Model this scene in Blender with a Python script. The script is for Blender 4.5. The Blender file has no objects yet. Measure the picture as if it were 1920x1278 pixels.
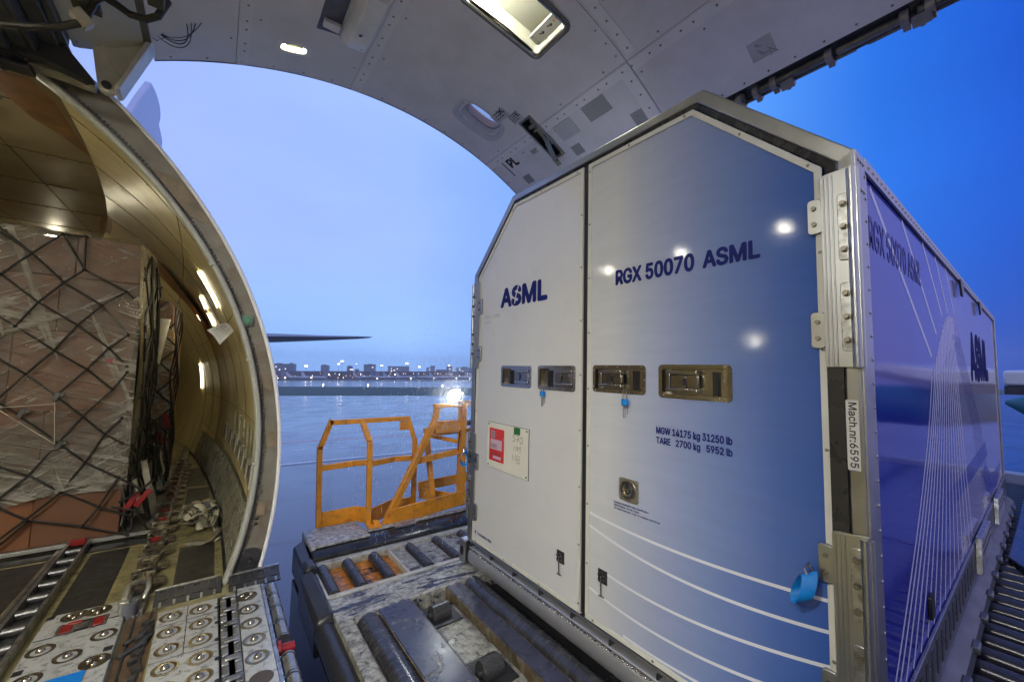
import bpy, bmesh, math, random
from mathutils import Vector, Matrix
R = math.radians
random.seed(7)
SC = bpy.context.scene
COL = SC.collection
# ------------------------------------------------------------------ camera
cd = bpy.data.cameras.new('camera')
cd.sensor_width = 36.0
cd.lens = 36.0 * 744.42 / 1920.0
cd.clip_start = 0.05
cd.clip_end = 8000
cam = bpy.data.objects.new('camera', cd)
COL.objects.link(cam)
yaw, pitch, roll = .6398, .0721, .0222
fw = Vector((math.sin(yaw) * math.cos(pitch), math.cos(yaw) * math.cos(pitch), math.sin(pitch)))
rt0 = Vector((math.cos(yaw), -math.sin(yaw), 0))
up0 = rt0.cross(fw)
rt = rt0 * math.cos(roll) + up0 * math.sin(roll)
up = -rt0 * math.sin(roll) + up0 * math.cos(roll)
cam.matrix_world = Matrix(((rt.x, up.x, -fw.x, 0), (rt.y, up.y, -fw.y, 0), (rt.z, up.z, -fw.z, 0), (0, 0, 0, 1)))
SC.camera = cam
# ------------------------------------------------------------------ colour management
SC.view_settings.view_transform = 'Standard'
SC.view_settings.look = 'None'
SC.view_settings.exposure = 0.0
SC.view_settings.gamma = 1.0
SC.cycles.use_denoising = True
SC.cycles.max_bounces = 8
SC.cycles.diffuse_bounces = 4
SC.cycles.glossy_bounces = 4
SC.cycles.transparent_max_bounces = 12
SC.cycles.sample_clamp_indirect = 4.0
SC.cycles.caustics_reflective = False
SC.cycles.caustics_refractive = False
SC.cycles.volume_step_rate = 4.0


def lin(r, g, b):
    f = lambda c: (c / 255 / 12.92) if c / 255 <= .04045 else ((c / 255 + .055) / 1.055) ** 2.4
    return (f(r), f(g), f(b), 1)


# ------------------------------------------------------------------ dusk sky
W = bpy.data.worlds.new('World')
SC.world = W
W.use_nodes = True
nt = W.node_tree
nt.nodes.clear()


def nd(t, kind, **kw):
    n = t.nodes.new(kind)
    for k, v in kw.items():
        setattr(n, k, v)
    return n


def mth(t, op, a, b=None, c=None):
    n = nd(t, 'ShaderNodeMath', operation=op)
    for i, v in enumerate((a, b, c)):
        if v is None:
            continue
        if isinstance(v, (int, float)):
            n.inputs[i].default_value = v
        else:
            t.links.new(v, n.inputs[i])
    return n.outputs[0]


def ramp(t, fac, stops, interp='LINEAR'):
    n = nd(t, 'ShaderNodeValToRGB')
    n.color_ramp.interpolation = interp
    e = n.color_ramp.elements
    while len(e) < len(stops):
        e.new(0.5)
    for el, (p, c) in zip(e, stops):
        el.position = p
        el.color = c if len(c) == 4 else (*c, 1)
    t.links.new(fac, n.inputs[0])
    return n.outputs[0]


def mixc(t, fac, a, b, mode='MIX'):
    n = nd(t, 'ShaderNodeMix', data_type='RGBA', blend_type=mode)
    for i, v in ((0, fac), (6, a), (7, b)):
        if isinstance(v, (int, float)):
            n.inputs[i].default_value = v
        elif isinstance(v, tuple):
            n.inputs[i].default_value = v if len(v) == 4 else (*v, 1)
        else:
            t.links.new(v, n.inputs[i])
    return n.outputs[2]


tc = nd(nt, 'ShaderNodeTexCoord')
sp = nd(nt, 'ShaderNodeSeparateXYZ')
nt.links.new(tc.outputs['Generated'], sp.inputs[0])
az = mth(nt, 'ARCTAN2', sp.outputs[0], sp.outputs[1])            # 0 = aft, + towards outboard
az01 = mth(nt, 'MULTIPLY_ADD', az, 1 / (2 * math.pi), 0.5)       # aft = 0.5
A = lambda deg: 0.5 + deg / 360.0
hi = ramp(nt, az01, [(0.0, (.70, .68, .95)), (A(-60), lin(150, 165, 225)), (A(-5), (.36, .50, 1.06)), (A(22), (.34, .51, 1.08)), (A(45), lin(118, 170, 255)),
                     (A(68), lin(86, 155, 250)), (A(80), lin(38, 115, 230)), (A(92), lin(16, 82, 205)), (A(106), (.38, .36, .78)), (A(140), (.70, .68, 1.0)), (1.0, (.70, .68, .95))])
lo = ramp(nt, az01, [(0.0, (.70, .68, .95)), (A(-60), lin(140, 155, 220)), (A(-5), (.30, .56, 1.12)), (A(22), (.34, .62, 1.2)), (A(45), lin(110, 160, 240)),
                     (A(68), lin(60, 120, 225)), (A(80), lin(30, 90, 200)), (A(92), lin(18, 66, 172)), (A(106), (.38, .36, .78)), (A(140), (.70, .68, 1.0)), (1.0, (.70, .68, .95))])
elv = mth(nt, 'MULTIPLY', mth(nt, 'ARCSINE', sp.outputs[2]), 180 / math.pi)
fel = nd(nt, 'ShaderNodeMapRange', interpolation_type='SMOOTHSTEP')
nt.links.new(elv, fel.inputs[0])
fel.inputs[1].default_value = 0.0
fel.inputs[2].default_value = 17.0
skc = mixc(nt, fel.outputs[0], lo, hi)
cl = nd(nt, 'ShaderNodeTexNoise')
cl.inputs['Scale'].default_value = 2.2
cl.inputs['Detail'].default_value = 5
cmap = nd(nt, 'ShaderNodeMapping')
cmap.inputs['Scale'].default_value = (1, 1, 3.2)
nt.links.new(tc.outputs['Generated'], cmap.inputs[0])
nt.links.new(cmap.outputs[0], cl.inputs[0])
skc = mixc(nt, 1.0, skc, ramp(nt, cl.outputs[0], [(.3, (.93, .935, .95)), (.7, (1.05, 1.045, 1.03))]), 'MULTIPLY')
zen = nd(nt, 'ShaderNodeMapRange', interpolation_type='SMOOTHSTEP')
nt.links.new(elv, zen.inputs[0])
zen.inputs[1].default_value = 32.0
zen.inputs[2].default_value = 85.0
skc = mixc(nt, zen.outputs[0], skc, lin(120, 150, 230))
sky = nd(nt, 'ShaderNodeTexSky', sky_type='NISHITA')
sky.sun_disc = False
sky.sun_elevation = R(1.0)
sky.sun_rotation = R(200)
bgA = nd(nt, 'ShaderNodeBackground')
nt.links.new(skc, bgA.inputs[0])
bgA.inputs[1].default_value = 1.08
bgB = nd(nt, 'ShaderNodeBackground')
nt.links.new(sky.outputs[0], bgB.inputs[0])
bgB.inputs[1].default_value = 0.012
add = nd(nt, 'ShaderNodeAddShader')
nt.links.new(bgA.outputs[0], add.inputs[0])
nt.links.new(bgB.outputs[0], add.inputs[1])
wo = nd(nt, 'ShaderNodeOutputWorld')
nt.links.new(add.outputs[0], wo.inputs[0])
# faint overcast dusk sun
sl = bpy.data.lights.new('sun', 'SUN')
sl.energy = 0.08
sl.angle = R(25)
sl.color = (1, .93, .88)
so = bpy.data.objects.new('sun', sl)
so.rotation_euler = (R(70), 0, R(-30))
COL.objects.link(so)

# ------------------------------------------------------------------ mesh helpers
ORG = {}


class MB:
    def __init__(s):
        s.v = []
        s.f = []
        s.c = []

    def add(s, vs, fs):
        o = len(s.v)
        s.c.append((o, len(s.f)))
        s.v += [Vector(p) for p in vs]
        s.f += [[o + i for i in f] for f in fs]
        return s

    def box(s, x0, x1, y0, y1, z0, z1):
        return s.add([(x0, y0, z0), (x1, y0, z0), (x1, y1, z0), (x0, y1, z0), (x0, y0, z1), (x1, y0, z1), (x1, y1, z1), (x0, y1, z1)],
                     [(3, 2, 1, 0), (4, 5, 6, 7), (0, 1, 5, 4), (1, 2, 6, 5), (2, 3, 7, 6), (3, 0, 4, 7)])

    def obox(s, c, sx, sy, sz, rot=None):
        m = rot or Matrix.Identity(3)
        vs = []
        for dz in (-.5, .5):
            for dx, dy in ((-.5, -.5), (.5, -.5), (.5, .5), (-.5, .5)):
                vs.append(Vector(c) + m @ Vector((dx * sx, dy * sy, dz * sz)))
        return s.add(vs, [(3, 2, 1, 0), (4, 5, 6, 7), (0, 1, 5, 4), (1, 2, 6, 5), (2, 3, 7, 6), (3, 0, 4, 7)])

    def beam(s, p0, p1, w, h, upv=(0, 0, 1)):
        p0, p1 = Vector(p0), Vector(p1)
        d = (p1 - p0).normalized()
        u = Vector(upv)
        sd = d.cross(u)
        if sd.length < 1e-4:
            sd = d.cross(Vector((1, 0, 0)))
        sd.normalize()
        u = sd.cross(d).normalized()
        vs = []
        for p in (p0, p1):
            for a, b in ((-1, -1), (1, -1), (1, 1), (-1, 1)):
                vs.append(p + sd * a * w / 2 + u * b * h / 2)
        return s.add(vs, [(3, 2, 1, 0), (4, 5, 6, 7), (0, 1, 5, 4), (1, 2, 6, 5), (2, 3, 7, 6), (3, 0, 4, 7)])

    def cyl(s, p0, p1, r, n=16, r2=None, caps=True):
        p0, p1 = Vector(p0), Vector(p1)
        r2 = r if r2 is None else r2
        d = (p1 - p0).normalized()
        a = d.orthogonal().normalized()
        b = d.cross(a)
        vs = []
        for p, q in ((p0, r), (p1, r2)):
            for i in range(n):
                t = 2 * math.pi * i / n
                vs.append(p + a * q * math.cos(t) + b * q * math.sin(t))
        fs = [(i, (i + 1) % n, n + (i + 1) % n, n + i) for i in range(n)]
        if caps:
            fs += [tuple(range(n - 1, -1, -1)), tuple(range(n, 2 * n))]
        return s.add(vs, fs)

    def tube(s, pts, r, n=8, caps=True):
        pts = [Vector(p) for p in pts]
        vs, fs = [], []
        prev = None
        for i, p in enumerate(pts):
            d = (pts[min(i + 1, len(pts) - 1)] - pts[max(i - 1, 0)]).normalized()
            a = prev - d * prev.dot(d) if prev is not None else d.orthogonal()
            if a.length < 1e-5:
                a = d.orthogonal()
            a.normalize()
            prev = a
            b = d.cross(a)
            q = r[i] if isinstance(r, (list, tuple)) else r
            for k in range(n):
                t = 2 * math.pi * k / n
                vs.append(p + a * q * math.cos(t) + b * q * math.sin(t))
        for i in range(len(pts) - 1):
            for k in range(n):
                fs.append((i * n + k, i * n + (k + 1) % n, (i + 1) * n + (k + 1) % n, (i + 1) * n + k))
        if caps:
            fs += [tuple(range(n - 1, -1, -1)), tuple(range((len(pts) - 1) * n, len(pts) * n))]
        return s.add(vs, fs)

    def ribbon(s, pts, sides, w):
        vs, fs = [], []
        for p, q in zip(pts, sides):
            p, q = Vector(p), Vector(q).normalized()
            vs += [p - q * w / 2, p + q * w / 2]
        for i in range(len(pts) - 1):
            fs.append((2 * i, 2 * i + 1, 2 * i + 3, 2 * i + 2))
        return s.add(vs, fs)

    def prism(s, poly, vec):
        poly = [Vector(p) for p in poly]
        n = len(poly)
        vec = Vector(vec)
        return s.add(poly + [p + vec for p in poly],
                     [tuple(range(n - 1, -1, -1)), tuple(range(n, 2 * n))] + [(i, (i + 1) % n, n + (i + 1) % n, n + i) for i in range(n)])

    def grid(s, fn, us, vs, closed=False):
        pts = [fn(u, v) for v in vs for u in us]
        nu = len(us)
        fs = []
        for j in range(len(vs) - 1):
            for i in range(nu - 1 + (1 if closed else 0)):
                k = (i + 1) % nu
                fs.append((j * nu + i, j * nu + k, (j + 1) * nu + k, (j + 1) * nu + i))
        return s.add(pts, fs)

    def sphere(s, c, r, n=12, m=8, half=None):
        c = Vector(c)
        vs, fs = [], []
        for j in range(m + 1):
            t = math.pi * j / m
            for i in range(n):
                a = 2 * math.pi * i / n
                vs.append(c + Vector((r * math.sin(t) * math.cos(a), r * math.sin(t) * math.sin(a), r * math.cos(t))))
        for j in range(m):
            for i in range(n):
                fs.append((j * n + i, j * n + (i + 1) % n, (j + 1) * n + (i + 1) % n, (j + 1) * n + i))
        return s.add(vs, fs)

    # on a surface S(u, v, off)
    def plate(s, S, out, o0, o1):
        n = len(out)
        return s.add([S(u, v, o0) for u, v in out] + [S(u, v, o1) for u, v in out],
                     [tuple(range(n - 1, -1, -1)), tuple(range(n, 2 * n))] + [(i, (i + 1) % n, n + (i + 1) % n, n + i) for i in range(n)])

    def rect(s, S, u0, u1, v0, v1, o0, o1):
        return s.plate(S, [(u0, v0), (u1, v0), (u1, v1), (u0, v1)], o0, o1)

    def ring(s, S, outer, inner, o0, o1, o1i=None):
        n = len(outer)
        o1i = o1 if o1i is None else o1i
        vs = [S(u, v, o0) for u, v in outer] + [S(u, v, o1) for u, v in outer] + [S(u, v, o0) for u, v in inner] + [S(u, v, o1i) for u, v in inner]
        fs = []
        for i in range(n):
            j = (i + 1) % n
            fs += [(i, j, n + j, n + i), (n + i, n + j, 3 * n + j, 3 * n + i), (3 * n + i, 3 * n + j, 2 * n + j, 2 * n + i), (2 * n + i, 2 * n + j, j, i)]
        return s.add(vs, fs)

    def screw(s, S, u, v, r, o0, h, n=8):
        a = [(u + r * math.cos(2 * math.pi * i / n), v + r * math.sin(2 * math.pi * i / n)) for i in range(n)]
        b = [(u + .6 * r * math.cos(2 * math.pi * i / n), v + .6 * r * math.sin(2 * math.pi * i / n)) for i in range(n)]
        return s.add([S(p, q, o0) for p, q in a] + [S(p, q, o0 + h * .6) for p, q in a] + [S(p, q, o0 + h) for p, q in b],
                     [(i, (i + 1) % n, n + (i + 1) % n, n + i) for i in range(n)] + [(n + i, n + (i + 1) % n, 2 * n + (i + 1) % n, 2 * n + i) for i in range(n)] + [tuple(range(2 * n, 3 * n))])

    def build(s, name, m, parent=None, smooth=True, bevel=0, ang=35, recalc=True):
        o = ORG.get(parent.name, Vector((0, 0, 0))) if parent else Vector((0, 0, 0))
        me = bpy.data.meshes.new(name)
        me.from_pydata([p - o for p in s.v], [], s.f)
        if recalc:
            bm = bmesh.new()
            bm.from_mesh(me)
            bmesh.ops.recalc_face_normals(bm, faces=bm.faces)
            bm.to_mesh(me)
            bm.free()
        ob = bpy.data.objects.new(name, me)
        COL.objects.link(ob)
        if m:
            me.materials.append(m)
        if smooth:
            me.polygons.foreach_set('use_smooth', [True] * len(me.polygons))
            me.set_sharp_from_angle(angle=R(ang))
        if parent:
            ob.parent = parent
            ORG[ob.name] = o
        if bevel:
            b = ob.modifiers.new('bevel', 'BEVEL')
            b.width = bevel
            b.segments = 2
            b.limit_method = 'ANGLE'
            b.angle_limit = R(40)
            b.harden_normals = False
        return ob


def pieces(mb, name, m, parent, g=1, **kw):
    """one part per g shapes added to mb"""
    out = []
    cs = mb.c + [(len(mb.v), len(mb.f))]
    for k in range(0, len(mb.c), g):
        e = min(k + g, len(mb.c))
        (v0, f0), (v1, f1) = cs[k], cs[e]
        q = MB()
        q.v = mb.v[v0:v1]
        q.f = [[i - v0 for i in f] for f in mb.f[f0:f1]]
        out.append(q.build(name, m, parent, **kw))
    return out


def empty(name, loc, label=None, cat=None, group=None):
    o = bpy.data.objects.new(name, None)
    COL.objects.link(o)
    o.empty_display_size = .1
    o.location = loc
    ORG[o.name] = Vector(loc)
    tag(o, label, cat, group)
    return o


def tag(o, label=None, cat=None, group=None, kind=None):
    if label:
        o['label'] = label
    if cat:
        o['category'] = cat
    if group:
        o['group'] = group
    if kind:
        o['kind'] = kind
    return o


def inst(src, name, parent, loc, rot=None, scale=None):
    """another part sharing the mesh of src (its mesh is modelled about the origin)"""
    o = bpy.data.objects.new(name, src if isinstance(src, bpy.types.Mesh) else src.data)
    COL.objects.link(o)
    og = ORG.get(parent.name, Vector((0, 0, 0))) if parent else Vector((0, 0, 0))
    o.location = Vector(loc) - og
    if rot:
        o.rotation_euler = rot
    if scale:
        o.scale = scale
    if parent:
        o.parent = parent
        ORG[o.name] = og
    return o


def mesh_only(mb, name, m, bevel=0, ang=35):
    o = mb.build(name, m, None, ang=ang)
    me = o.data
    bpy.data.objects.remove(o)
    return me


def copy_tree(o, parent=None):
    c = o.copy()
    COL.objects.link(c)
    if parent:
        c.parent = parent
    for ch in list(o.children):
        copy_tree(ch, c)
    return c


def cut(ob, cutters):
    for c in cutters:
        md = ob.modifiers.new('cut', 'BOOLEAN')
        md.object = c
        md.operation = 'DIFFERENCE'
        md.solver = 'EXACT'
    bpy.context.view_layer.update()
    dg = bpy.context.evaluated_depsgraph_get()
    me = bpy.data.meshes.new_from_object(ob.evaluated_get(dg))
    old = ob.data
    ob.modifiers.clear()
    ob.data = me
    me.name = old.name
    me.polygons.foreach_set('use_smooth', [True] * len(me.polygons))
    me.set_sharp_from_angle(angle=R(30))
    for c in cutters:
        bpy.data.objects.remove(c)


def sup(uc, vc, a, b, p=2.0, n=28):
    """rounded outline (superellipse)"""
    out = []
    for i in range(n):
        t = 2 * math.pi * i / n
        c, s_ = math.cos(t), math.sin(t)
        out.append((uc + a * math.copysign(abs(c) ** (2 / p), c), vc + b * math.copysign(abs(s_) ** (2 / p), s_)))
    return out


def rrect(u0, u1, v0, v1, r, n=4):
    out = []
    for cx, cy, a0 in ((u1 - r, v1 - r, 0), (u0 + r, v1 - r, 90), (u0 + r, v0 + r, 180), (u1 - r, v0 + r, 270)):
        for i in range(n + 1):
            t = R(a0 + 90 * i / n)
            out.append((cx + r * math.cos(t), cy + r * math.sin(t)))
    return out


SANS = None                            # the plain grotesque face that ships with Blender itself, if it is there
try:
    import os
    SANS = bpy.data.fonts.load(os.path.join(bpy.utils.system_resource('DATAFILES'), 'fonts', 'Inter.woff2'))
except Exception:
    SANS = None


def text(s, S, u0, v0, wid, hgt, m, parent, name='lettering', off=.0015, bold=.02, body=None, rot=0, shear=0, join=None):
    """flat lettering laid on a surface; fitted to wid x hgt metres"""
    cu = bpy.data.curves.new('t', 'FONT')
    if SANS:
        cu.font = SANS
    cu.body = s
    cu.resolution_u = 3
    ob = bpy.data.objects.new('t', cu)
    COL.objects.link(ob)
    bpy.context.view_layer.update()
    me = bpy.data.meshes.new_from_object(ob.evaluated_get(bpy.context.evaluated_depsgraph_get()))
    bpy.data.objects.remove(ob)
    xs = [v.co.x for v in me.vertices]
    ys = [v.co.y for v in me.vertices]
    x0, x1, y0, y1 = min(xs), max(xs), min(ys), max(ys)
    cr, sr = math.cos(rot), math.sin(rot)
    mb = join or MB()
    b_ = max(0, bold) * hgt * 2.0
    sh = [(0, 0)] + ([(b_ * math.cos(k * math.pi / 4), b_ * math.sin(k * math.pi / 4)) for k in range(8)] if b_ else [])
    w2, h2 = wid - 2 * b_, hgt - 2 * b_
    for q, (da, db) in enumerate(sh):
        vs = []
        for v in me.vertices:
            a = (v.co.x - x0) / max(x1 - x0, 1e-6) * w2 + b_ + da
            b = (v.co.y - y0) / max(y1 - y0, 1e-6) * h2 + b_ + db
            vs.append(S(u0 + a * cr - b * sr, v0 + a * sr + b * cr, off + q * .00008))
        mb.add(vs, [tuple(p.vertices) for p in me.polygons])
    bpy.data.meshes.remove(me)
    if join is not None:
        return None
    return mb.build(name, m, parent, smooth=False, recalc=False)


# ------------------------------------------------------------------ materials
MT = {}


def base(name):
    m = bpy.data.materials.new(name)
    m.use_nodes = True
    t = m.node_tree
    b = t.nodes['Principled BSDF']
    return m, t, b


def noise(t, scale, detail=4, rough=.55, co=None, dist=0, vec=None):
    n = nd(t, 'ShaderNodeTexNoise')
    n.inputs['Scale'].default_value = scale
    n.inputs['Detail'].default_value = detail
    n.inputs['Roughness'].default_value = rough
    n.inputs['Distortion'].default_value = dist
    c = nd(t, 'ShaderNodeTexCoord')
    if vec:
        mp = nd(t, 'ShaderNodeMapping')
        mp.inputs['Scale'].default_value = vec
        t.links.new(c.outputs['Object'], mp.inputs[0])
        t.links.new(mp.outputs[0], n.inputs[0])
    else:
        t.links.new(c.outputs['Object'], n.inputs[0])
    return n.outputs[0]


def drops(t, scale, hgt, prev=None, dens=.5):
    """scattered rain drops as a bump"""
    v = nd(t, 'ShaderNodeTexVoronoi')
    v.inputs['Scale'].default_value = scale
    c = nd(t, 'ShaderNodeTexCoord')
    t.links.new(c.outputs['Object'], v.inputs[0])
    sx = nd(t, 'ShaderNodeSeparateColor')
    t.links.new(v.outputs['Color'], sx.inputs[0])
    rad = mth(t, 'MULTIPLY', mth(t, 'SUBTRACT', sx.outputs[0], 1 - dens), .9)
    h = mth(t, 'MAXIMUM', mth(t, 'SUBTRACT', mth(t, 'MINIMUM', rad, .35), v.outputs['Distance']), 0)
    b = nd(t, 'ShaderNodeBump')
    b.inputs['Strength'].default_value = 1
    b.inputs['Distance'].default_value = hgt
    t.links.new(h, b.inputs['Height'])
    if prev:
        t.links.new(prev, b.inputs['Normal'])
    return b.outputs[0]


def mat(name, col, rough=.5, metal=0, var=.12, vs=6, bump=0, bs=40, coat=0, dirt=None, dcol=(.03, .025, .02), dscale=5, dropd=0, rvar=.1, stretch=None, spec=None, dsharp=.12, transl=0):
    if name in MT:
        return MT[name]
    m, t, b = base(name)
    c = (*col, 1) if len(col) == 3 else col
    n1 = noise(t, vs, 5, .6, vec=stretch)
    lo_ = tuple(x * (1 - var) for x in c[:3])
    hi_ = tuple(min(1, x * (1 + var)) for x in c[:3])
    cc = ramp(t, n1, [(.3, lo_), (.7, hi_)])
    if dirt:
        n2 = noise(t, dscale, 8, .68, dist=.3)
        f = ramp(t, n2, [(max(0, 1 - dirt - dsharp), (0, 0, 0)), (min(1, 1 - dirt + dsharp), (1, 1, 1))])
        cc = mixc(t, f, cc, tuple(dcol))
    t.links.new(cc, b.inputs['Base Color'])
    b.inputs['Metallic'].default_value = metal
    rr = nd(t, 'ShaderNodeMapRange')
    t.links.new(noise(t, vs * 2.3, 4, .6, vec=stretch), rr.inputs[0])
    rr.inputs[1].default_value = .3
    rr.inputs[2].default_value = .7
    rr.inputs[3].default_value = max(.02, rough * (1 - rvar * 2))
    rr.inputs[4].default_value = min(1, rough * (1 + rvar * 2))
    t.links.new(rr.outputs[0], b.inputs['Roughness'])
    if coat:
        b.inputs['Coat Weight'].default_value = coat
        b.inputs['Coat Roughness'].default_value = .08
    if spec is not None:
        b.inputs['Specular IOR Level'].default_value = spec
    nm = None
    if bump:
        bn = nd(t, 'ShaderNodeBump')
        bn.inputs['Strength'].default_value = 1
        bn.inputs['Distance'].default_value = bump
        t.links.new(noise(t, bs, 6, .6, vec=stretch), bn.inputs['Height'])
        nm = bn.outputs[0]
    if dropd:
        nm = drops(t, 170, .0022, nm, dropd * .6)
    if nm:
        t.links.new(nm, b.inputs['Normal'])
    MT[name] = m
    return m


def emit(name, col, st):
    if name in MT:
        return MT[name]
    m, t, b = base(name)
    b.inputs['Base Color'].default_value = (.8, .8, .8, 1)
    b.inputs['Emission Color'].default_value = (*col, 1)
    b.inputs['Emission Strength'].default_value = st
    MT[name] = m
    return m


def grad_mat(name, axis, stops, rough=.22, dropd=.35, org=0, coat=.4, lo_=0, hi_=1, z=None):
    """printed livery fading along one axis of the object"""
    m, t, b = base(name)
    c = nd(t, 'ShaderNodeTexCoord')
    s = nd(t, 'ShaderNodeSeparateXYZ')
    t.links.new(c.outputs['Object'], s.inputs[0])
    mr = nd(t, 'ShaderNodeMapRange')
    v = s.outputs[axis]
    if z:
        v = mth(t, 'MULTIPLY_ADD', s.outputs[2], z, v)
    t.links.new(v, mr.inputs[0])
    mr.inputs[1].default_value = lo_ - org
    mr.inputs[2].default_value = hi_ - org
    cc = ramp(t, mr.outputs[0], stops, 'EASE' if len(stops) == 2 else 'LINEAR')
    nn = ramp(t, noise(t, 3, 5, .6, vec=(1, 1, 8)), [(.3, (.93, .93, .93)), (.7, (1, 1, 1))])
    cc = mixc(t, 1.0, cc, nn, 'MULTIPLY')
    t.links.new(cc, b.inputs['Base Color'])
    b.inputs['Roughness'].default_value = rough
    bn = nd(t, 'ShaderNodeBump')
    bn.inputs['Strength'].default_value = 1
    bn.inputs['Distance'].default_value = .00035
    t.links.new(noise(t, 9, 2, .5), bn.inputs['Height'])
    b2 = nd(t, 'ShaderNodeBump')
    b2.inputs['Strength'].default_value = 1
    b2.inputs['Distance'].default_value = .00002
    t.links.new(noise(t, 420, 2, .5), b2.inputs['Height'])
    t.links.new(bn.outputs[0], b2.inputs['Normal'])
    t.links.new(drops(t, 190, .0022, b2.outputs[0], dropd * .55), b.inputs['Normal'])
    MT[name] = m
    return m


M_LIN = mat('door_lining', (.77, .75, .75), .40, var=.06, vs=3, dirt=.30, dcol=(.60, .57, .54), dscale=2.5, dsharp=.25, bump=.0006, bs=120)
M_LIN2 = mat('lining_strip', (.82, .80, .79), .38, var=.05, vs=4, dirt=.25, dcol=(.6, .56, .5), dscale=6)
M_SCREW = mat('screw_steel', (.28, .25, .2), .4, 1, var=.2)
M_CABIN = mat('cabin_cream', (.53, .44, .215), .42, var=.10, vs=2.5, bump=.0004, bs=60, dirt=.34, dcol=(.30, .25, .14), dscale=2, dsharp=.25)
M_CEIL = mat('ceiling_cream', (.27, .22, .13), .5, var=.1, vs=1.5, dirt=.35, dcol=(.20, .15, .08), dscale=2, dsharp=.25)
M_KICK = mat('wall_kick_metal', (.44, .43, .33), .3, .7, var=.2, vs=8, dirt=.4, dcol=(.1, .09, .05), dscale=6)
M_JAMB = mat('jamb_paint', (.19, .175, .145), .5, var=.25, vs=5, bump=.0008, bs=30, dirt=.42, dcol=(.11, .07, .035), dscale=4)
M_SEAL = mat('seal_white', (.40, .41, .36), .38, var=.1, vs=9, dirt=.34, dcol=(.2, .18, .13), dscale=9)
M_ALU = mat('aluminium', (.43, .44, .435), .36, 1, var=.04, vs=5, rvar=.10)
M_ALUD = mat('aluminium_worn', (.52, .53, .53), .38, 1, var=.2, vs=18, dirt=.42, dcol=(.12, .115, .1), dscale=14, bump=.0005, bs=60)
M_STEEL = mat('stainless', (.52, .50, .45), .2, 1, var=.1, vs=20)
M_STEELD = mat('dark_steel', (.10, .10, .10), .35, .8, var=.3, vs=12, dirt=.35, dcol=(.05, .035, .02))
M_DARK = mat('dark_paint', (.035, .036, .04), .4, var=.3, vs=9)
M_BEAM = mat('beam_grey', (.05, .054, .062), .4, var=.3, vs=5, dirt=.4, dcol=(.05, .045, .04))
M_RUB = mat('black_rubber', (.018, .018, .02), .32, var=.3, vs=12, bump=.001, bs=60)
M_BLACK = mat('black', (.008, .008, .009), .5)
M_FLOOR = mat('hold_floor', (.30, .26, .12), .38, var=.25, vs=7, dirt=.46, dcol=(.07, .06, .03), dscale=7, bump=.0008, bs=50)
M_PAD = mat('floor_pad', (.020, .020, .018), .45, var=.35, vs=10, dirt=.35, dcol=(.075, .07, .06), dscale=10)
M_BALL = mat('ball_plate', (.47, .48, .455), .42, .35, var=.12, vs=9, dirt=.43, dcol=(.2, .2, .18), dscale=26, dsharp=.06, bump=.0004, bs=80)
M_WHITE = mat('white_paint', (.72, .72, .70), .35, var=.05)
M_TRIM = mat('door_trim', (.60, .60, .53), .4, var=.06, vs=8)
M_GASK = mat('gasket', (.02, .021, .024), .28, var=.2, dropd=.4)
M_NAVY = mat('navy_print', (.008, .014, .13), .5, var=.02, spec=.15)
M_NAVYS = mat('navy_print_side', (.008, .012, .12), .7, var=.02, spec=.05)
M_LINEW = mat('livery_white', (.66, .68, .72), .35, var=.03)
M_LINES = mat('livery_pale_line', (.46, .45, .74), .35, var=.03)
M_ORANGE = mat('orange_paint', (.74, .30, .022), .4, var=.15, vs=9, dirt=.34, dcol=(.22, .07, .01), dscale=12, dropd=.35)
M_RED = mat('red_paint', (.22, .010, .010), .4, var=.2)
M_BLUEP = mat('blue_plastic', (.01, .22, .62), .3, var=.1)
M_PL = mat('print_black', (.012, .012, .014), .5, var=.02)
M_PLAC = mat('placard_grey', (.27, .28, .29), .4, var=.05)
M_PLACW = mat('placard_white', (.55, .55, .54), .45, var=.04)
M_INK = mat('ink_grey', (.07, .07, .075), .5, var=.02)
M_SKIN = mat('aircraft_white', (.66, .67, .69), .25, var=.03, coat=.3)
M_GLASS = None


def glass(name, rough=.03, tint=(.9, .95, 1), alpha=.25):
    m, t, b = base(name)
    b.inputs['Base Color'].default_value = (*tint, 1)
    b.inputs['Roughness'].default_value = rough
    tr = nd(t, 'ShaderNodeBsdfTransparent')
    mx = nd(t, 'ShaderNodeMixShader')
    mx.inputs[0].default_value = alpha
    t.links.new(tr.outputs[0], mx.inputs[1])
    t.links.new(b.outputs[0], mx.inputs[2])
    t.links.new(mx.outputs[0], t.nodes['Material Output'].inputs[0])
    return m


M_GLASS = glass('window_glass')
M_LAMP = emit('lamp_warm', (1, .94, .78), 95)
M_FILL = emit('added_fill_glow', (1, .96, .86), 108)
M_LAMPW = emit('lamp_wall', (1, .93, .70), 22)
M_LAMPH = emit('lamp_hold', (1, .90, .62), 260)
M_LAMPD = emit('lamp_door', (1, .95, .66), 6)
M_LAMPR = emit('lamp_recess', (1, .97, .86), 120)
M_FLOOD = emit('floodlight_face', (.95, 1, .95), 150)

# =================================================================== AIRCRAFT
FL = -1.47
GZ = -6.4
air = empty('cargo_aircraft', (-2.786, 3.37, GZ), 'white freighter aircraft with its big side cargo door swung open overhead', 'aircraft')
CX, CZ, RO = -2.786, -.727, 3.2
LX, LZ, RL = -2.43, -.6215, 2.70
DX, DZ, RD, DA0 = 1.0205, -.7167, 3.051, 118.54


def SD(u, v, o):                      # inner face of the open door: u = arc length from hinge, v = y, o = towards the hold
    a = R(DA0) - u / RD
    return Vector((DX + (RD - o) * math.cos(a), v, DZ + (RD - o) * math.sin(a)))


def ua(deg):
    return R(DA0 - deg) * RD


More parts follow.
